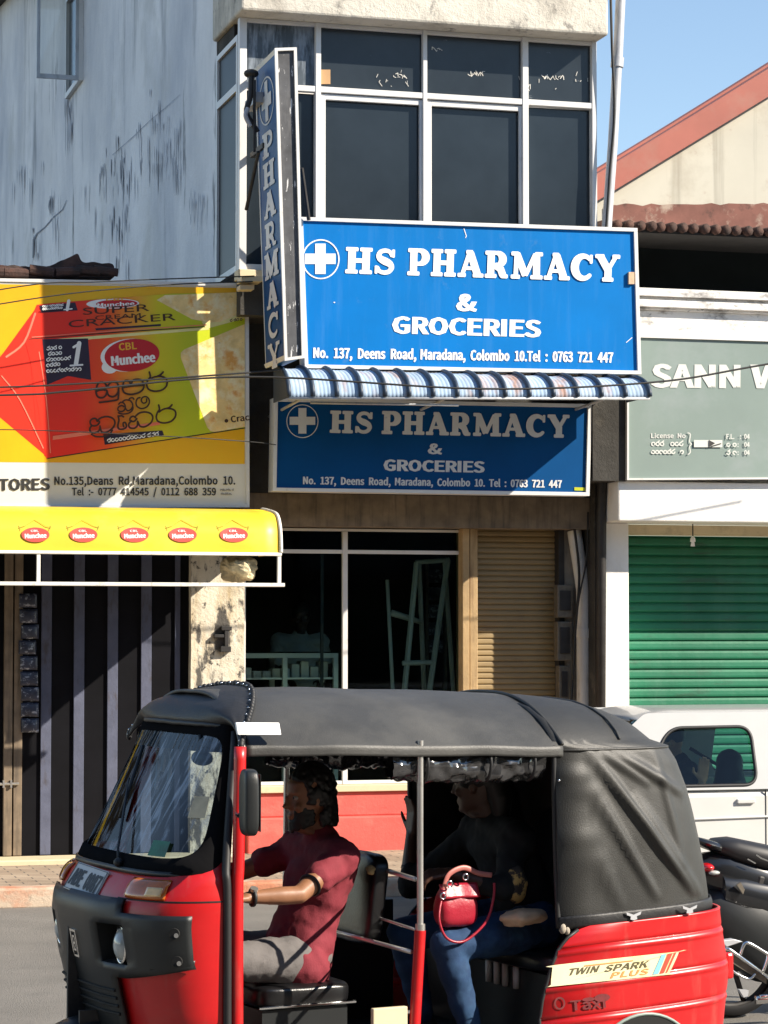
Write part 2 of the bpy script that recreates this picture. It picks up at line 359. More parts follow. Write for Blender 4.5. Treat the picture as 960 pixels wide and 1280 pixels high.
def gradient_pack():
    """printed red-to-lime gradient of the advert, across the board's own width"""
    m = M['bb_pack']
    nt = m.node_tree
    b = nt.nodes['Principled BSDF']
    tc = nt.nodes.new('ShaderNodeTexCoord')
    sp = nt.nodes.new('ShaderNodeSeparateXYZ')
    nt.links.new(tc.outputs['Object'], sp.inputs[0])
    x0, x1 = P(95, 500, 19.55).x - BBX, P(235, 500, 19.55).x - BBX
    mr = nt.nodes.new('ShaderNodeMapRange')
    mr.inputs[1].default_value = x0
    mr.inputs[2].default_value = x1
    nt.links.new(sp.outputs[0], mr.inputs[0])
    rp = nt.nodes.new('ShaderNodeValToRGB')
    e = rp.color_ramp.elements
    e[0].position = 0.0
    e[0].color = (0.80, 0.030, 0.012, 1)
    e[1].position = 1.0
    e[1].color = (0.50, 0.56, 0.012, 1)
    for p, c in ((0.28, (0.82, 0.09, 0.012, 1)), (0.52, (0.80, 0.34, 0.03, 1)), (0.72, (0.66, 0.56, 0.012, 1))):
        k = e.new(p)
        k.color = c
    nt.links.new(mr.outputs[0], rp.inputs[0])
    nt.links.new(rp.outputs[0], b.inputs['Base Color'])


# ------------------------------------------------------------------ object helpers
INV = {}
I4 = Matrix.Identity(4)


def setp(o, label=None, cat=None, group=None, kind=None):
    if label: o['label'] = label
    if cat: o['category'] = cat
    if group: o['group'] = group
    if kind: o['kind'] = kind
    return o


def thing(name, label, cat, loc=(0, 0, 0), rz=0.0, group=None, kind=None):
    o = bpy.data.objects.new(name, None)
    o.empty_display_size = 0.2
    C.objects.link(o)
    o.location = loc
    o.rotation_euler = (0, 0, rz)
    INV[o.name] = (Matrix.Translation(Vector(loc)) @ Matrix.Rotation(rz, 4, 'Z')).inverted()
    return setp(o, label, cat, group, kind)


def build(name, bm, m, parent=None, smooth=False, bevel=0.0, solid=0.0, subd=0, local=False, origin=None, auto=None):
    """link a bmesh as one mesh object; world coordinates unless local"""
    me = bpy.data.meshes.new(name)
    inv = I4
    if parent is not None:
        inv = INV[parent.name]
        if not local:
            bm.transform(inv)
    elif origin is not None:
        inv = Matrix.Translation(-Vector(origin))
        bm.transform(inv)
    bm.to_mesh(me)
    bm.free()
    o = bpy.data.objects.new(name, me)
    C.objects.link(o)
    if origin is not None and parent is None:
        o.location = origin
    if parent is not None:
        o.parent = parent
    INV[o.name] = inv
    me.materials.append(m)
    if smooth:
        for p in me.polygons:
            p.use_smooth = True
        if auto:
            try:
                me.set_sharp_from_angle(angle=R_(auto))
            except Exception:
                pass
    if solid:
        md = o.modifiers.new('solid', 'SOLIDIFY')
        md.thickness = solid
        md.offset = 0
    if subd:
        md = o.modifiers.new('sub', 'SUBSURF')
        md.levels = subd
        md.render_levels = subd
    if bevel:
        md = o.modifiers.new('bev', 'BEVEL')
        md.width = bevel
        md.segments = 2
        md.limit_method = 'ANGLE'
        md.angle_limit = R_(40)
    return o


def BM():
    return bmesh.new()


def box(bm, x0, x1, y0, y1, z0, z1):
    v = [bm.verts.new(p) for p in ((x0, y0, z0), (x1, y0, z0), (x1, y1, z0), (x0, y1, z0), (x0, y0, z1), (x1, y0, z1), (x1, y1, z1), (x0, y1, z1))]
    for f in ((0, 3, 2, 1), (4, 5, 6, 7), (0, 1, 5, 4), (1, 2, 6, 5), (2, 3, 7, 6), (3, 0, 4, 7)):
        bm.faces.new([v[i] for i in f])


def hexa(bm, p):
    v = [bm.verts.new(q) for q in p]
    for f in ((0, 3, 2, 1), (4, 5, 6, 7), (0, 1, 5, 4), (1, 2, 6, 5), (2, 3, 7, 6), (3, 0, 4, 7)):
        bm.faces.new([v[i] for i in f])


def face(bm, pts):
    return bm.faces.new([bm.verts.new(p) for p in pts])


def prism(bm, pts, off):
    """polygon pts extruded by vector off"""
    off = Vector(off)
    a = [bm.verts.new(p) for p in pts]
    b = [bm.verts.new(Vector(p) + off) for p in pts]
    bm.faces.new(a[::-1])
    bm.faces.new(b)
    n = len(a)
    for i in range(n):
        bm.faces.new((a[i], a[(i + 1) % n], b[(i + 1) % n], b[i]))


def tube(bm, pts, r, seg=8, closed=False, caps=True, flat=1.0):
    pts = [Vector(p) for p in pts]
    n = len(pts)
    rad = r if isinstance(r, (list, tuple)) else [r] * n
    rings = []
    up = None
    for i, p in enumerate(pts):
        if closed:
            d = pts[(i + 1) % n] - pts[i - 1]
        else:
            d = pts[min(i + 1, n - 1)] - pts[max(i - 1, 0)]
        d.normalize()
        if up is None:
            a = Vector((0, 0, 1)) if abs(d.z) < 0.9 else Vector((1, 0, 0))
            up = (a - d * a.dot(d)).normalized()
        else:
            up = (up - d * up.dot(d))
            if up.length < 1e-5:
                a = Vector((0, 0, 1)) if abs(d.z) < 0.9 else Vector((1, 0, 0))
                up = a - d * a.dot(d)
            up.normalize()
        s = d.cross(up)
        ring = []
        for k in range(seg):
            t = 2 * math.pi * k / seg
            ring.append(bm.verts.new(p + (up * math.cos(t) + s * math.sin(t) * flat) * rad[i]))
        rings.append(ring)
    m = n if closed else n - 1
    for i in range(m):
        A, B = rings[i], rings[(i + 1) % n]
        for k in range(seg):
            bm.faces.new((A[k], A[(k + 1) % seg], B[(k + 1) % seg], B[k]))
    if caps and not closed:
        bm.faces.new(rings[0][::-1])
        bm.faces.new(rings[-1])


def ell(bm, c, r, seg=16, rings=10, rot=None):
    mtx = Matrix.Translation(Vector(c))
    if rot is not None:
        mtx = mtx @ rot
    rr = r if isinstance(r, (list, tuple)) else (r, r, r)
    mtx = mtx @ Matrix.Diagonal((rr[0], rr[1], rr[2], 1))
    bmesh.ops.create_uvsphere(bm, u_segments=seg, v_segments=rings, radius=1, matrix=mtx)


def cyl(bm, a, b, r, seg=20):
    tube(bm, [a, b], r, seg)


def bez(p0, p1, p2, n=12):
    p0, p1, p2 = Vector(p0), Vector(p1), Vector(p2)
    return [(p0 * (1 - t) ** 2 + p1 * 2 * t * (1 - t) + p2 * t * t) for t in [i / n for i in range(n + 1)]]


def crv(pts, n=6):
    """catmull-rom through points (any dimension)"""
    pts = [Vector(p) for p in pts]
    out = []
    for i in range(len(pts) - 1):
        p0 = pts[max(i - 1, 0)]
        p1, p2 = pts[i], pts[i + 1]
        p3 = pts[min(i + 2, len(pts) - 1)]
        for k in range(n):
            t = k / n
            out.append(0.5 * ((2 * p1) + (p2 - p0) * t + (2 * p0 - 5 * p1 + 4 * p2 - p3) * t * t + (3 * p1 - p0 - 3 * p2 + p3) * t ** 3))
    out.append(pts[-1])
    return out


def lerp(tab, z):
    if z <= tab[0][0]:
        return tab[0][1]
    for (a, va), (b, vb) in zip(tab, tab[1:]):
        if z <= b:
            return va + (vb - va) * (z - a) / (b - a)
    return tab[-1][1]


def grid(bm, fn, nu, nv, skip=None):
    V = [[bm.verts.new(fn(i / nu, j / nv)) for j in range(nv + 1)] for i in range(nu + 1)]
    for i in range(nu):
        for j in range(nv):
            if skip and skip((i + .5) / nu, (j + .5) / nv):
                continue
            bm.faces.new((V[i][j], V[i + 1][j], V[i + 1][j + 1], V[i][j + 1]))
    return V


# ------------------------------------------------------------------ lettering
class Ink:
    """flat printed shapes on a plane: f(px, py, lift) -> world point"""

    def __init__(self, f, lift=0.004):
        self.f, self.l, self.k = f, lift, 0
        self.bm = BM()

    def _z(self):
        self.k += 1
        return self.l + self.k * 0.00006

    def poly(self, pts):
        z = self._z()
        face(self.bm, [self.f(x, y, z) for x, y in pts])

    def stroke(self, pts, w, cap=True):
        pts = [Vector((p[0], p[1])) for p in pts]
        ws = w if isinstance(w, (list, tuple)) else [w] * len(pts)
        for i in range(len(pts) - 1):
            a, b = pts[i], pts[i + 1]
            d = b - a
            if d.length < 1e-6:
                continue
            d.normalize()
            n = Vector((-d.y, d.x))
            L = []
            if cap:
                for k in range(7):
                    t = math.pi / 2 + math.pi * k / 6
                    L.append(a + (d * math.cos(t) + n * math.sin(t)) * ws[i] / 2)
                for k in range(7):
                    t = -math.pi / 2 + math.pi * k / 6
                    L.append(b + (d * math.cos(t) + n * math.sin(t)) * ws[i + 1] / 2)
            else:
                L = [a + n * ws[i] / 2, a - n * ws[i] / 2, b - n * ws[i + 1] / 2, b + n * ws[i + 1] / 2]
            self.poly([(q.x, q.y) for q in L])

    def bar(self, q, w, ux, h):
        """straight bar with softly rounded corners"""
        a, b = Vector((q[0].x, q[0].y)), Vector((q[1].x, q[1].y))
        d = (b - a).normalized()
        n = Vector((-d.y, d.x)) * (ux / h if abs(d.y) > abs(d.x) else 1.0)
        r = min(.05 * h, w * .35)
        L = []
        for s1, s2 in ((1, 1), (-1, 1), (-1, -1), (1, -1)):
            o = (b if s2 > 0 else a) + n * (w / 2 - 0) * s1
            pa = o - d * s2 * r
            pb = o - n.normalized() * s1 * r
            pts = [pa, o, pb] if s1 * s2 > 0 else [pb, o, pa]
            for k in range(5):
                t = k / 4
                L.append(pts[0] * (1 - t) ** 2 + pts[1] * 2 * t * (1 - t) + pts[2] * t * t)
        self.poly([(p.x, p.y) for p in L])

    def disc(self, cx, cy, rx, ry, n=28, rot=0.0):
        c, s = math.cos(rot), math.sin(rot)
        self.poly([(cx + rx * math.cos(t) * c - ry * math.sin(t) * s, cy + rx * math.cos(t) * s + ry * math.sin(t) * c) for t in [2 * math.pi * k / n for k in range(n)]])

    def ring(self, cx, cy, rx, ry, w, n=40):
        z = self._z()
        A = [self.bm.verts.new(self.f(cx + rx * math.cos(t), cy + ry * math.sin(t), z)) for t in [2 * math.pi * k / n for k in range(n)]]
        B = [self.bm.verts.new(self.f(cx + (rx - w) * math.cos(t), cy + (ry - w) * math.sin(t), z)) for t in [2 * math.pi * k / n for k in range(n)]]
        for k in range(n):
            self.bm.faces.new((A[k], A[(k + 1) % n], B[(k + 1) % n], B[k]))

    def text(self, s, bl, br, h, bold=0.0, shear=0.0, spacing=1.0, lean=None):
        """built-in face fitted so its ink runs from bl to br (pixels) and is h high"""
        V, F = font_mesh(s, bold, shear, spacing)
        bl, br = Vector(bl), Vector(br)
        d = br - bl
        up = Vector((d.y, -d.x)).normalized() * h if lean is None else Vector(lean)
        hv = d.normalized() * h * min(bold, .055) * 1.15
        # heavy faces are laid down a few times, a hair apart, to thicken the strokes
        for o in ((Vector((0, 0)),) if bold <= 0 else (-hv, hv, hv * .0)):
            z = self._z()
            vs_ = []
            for x, y in V:
                q = bl + o + d * x + up * y
                vs_.append(self.bm.verts.new(self.f(q.x, q.y, z)))
            for f in F:
                try:
                    self.bm.faces.new([vs_[i] for i in f])
                except ValueError:
                    pass

    def slab(self, s, bl, br, h, wide=1.0):
        """heavy round slab-serif capitals"""
        strokes, total = slab_strokes(s)
        bl, br = Vector(bl), Vector(br)
        d = (br - bl)
        up = Vector((d.y, -d.x)).normalized() * h
        ux = d / total
        for pts, w in strokes:
            q = [bl + ux * p[0] + up * p[1] for p in pts]
            if isinstance(w, list):
                self.stroke([(a.x, a.y) for a in q], [x * h for x in w])
            elif w < 0:
                self.bar(q, -w * h, ux.length, h)
            else:
                self.stroke([(a.x, a.y) for a in q], w * h)

    def build(self, name, m, parent):
        return build(name, self.bm, m, parent)


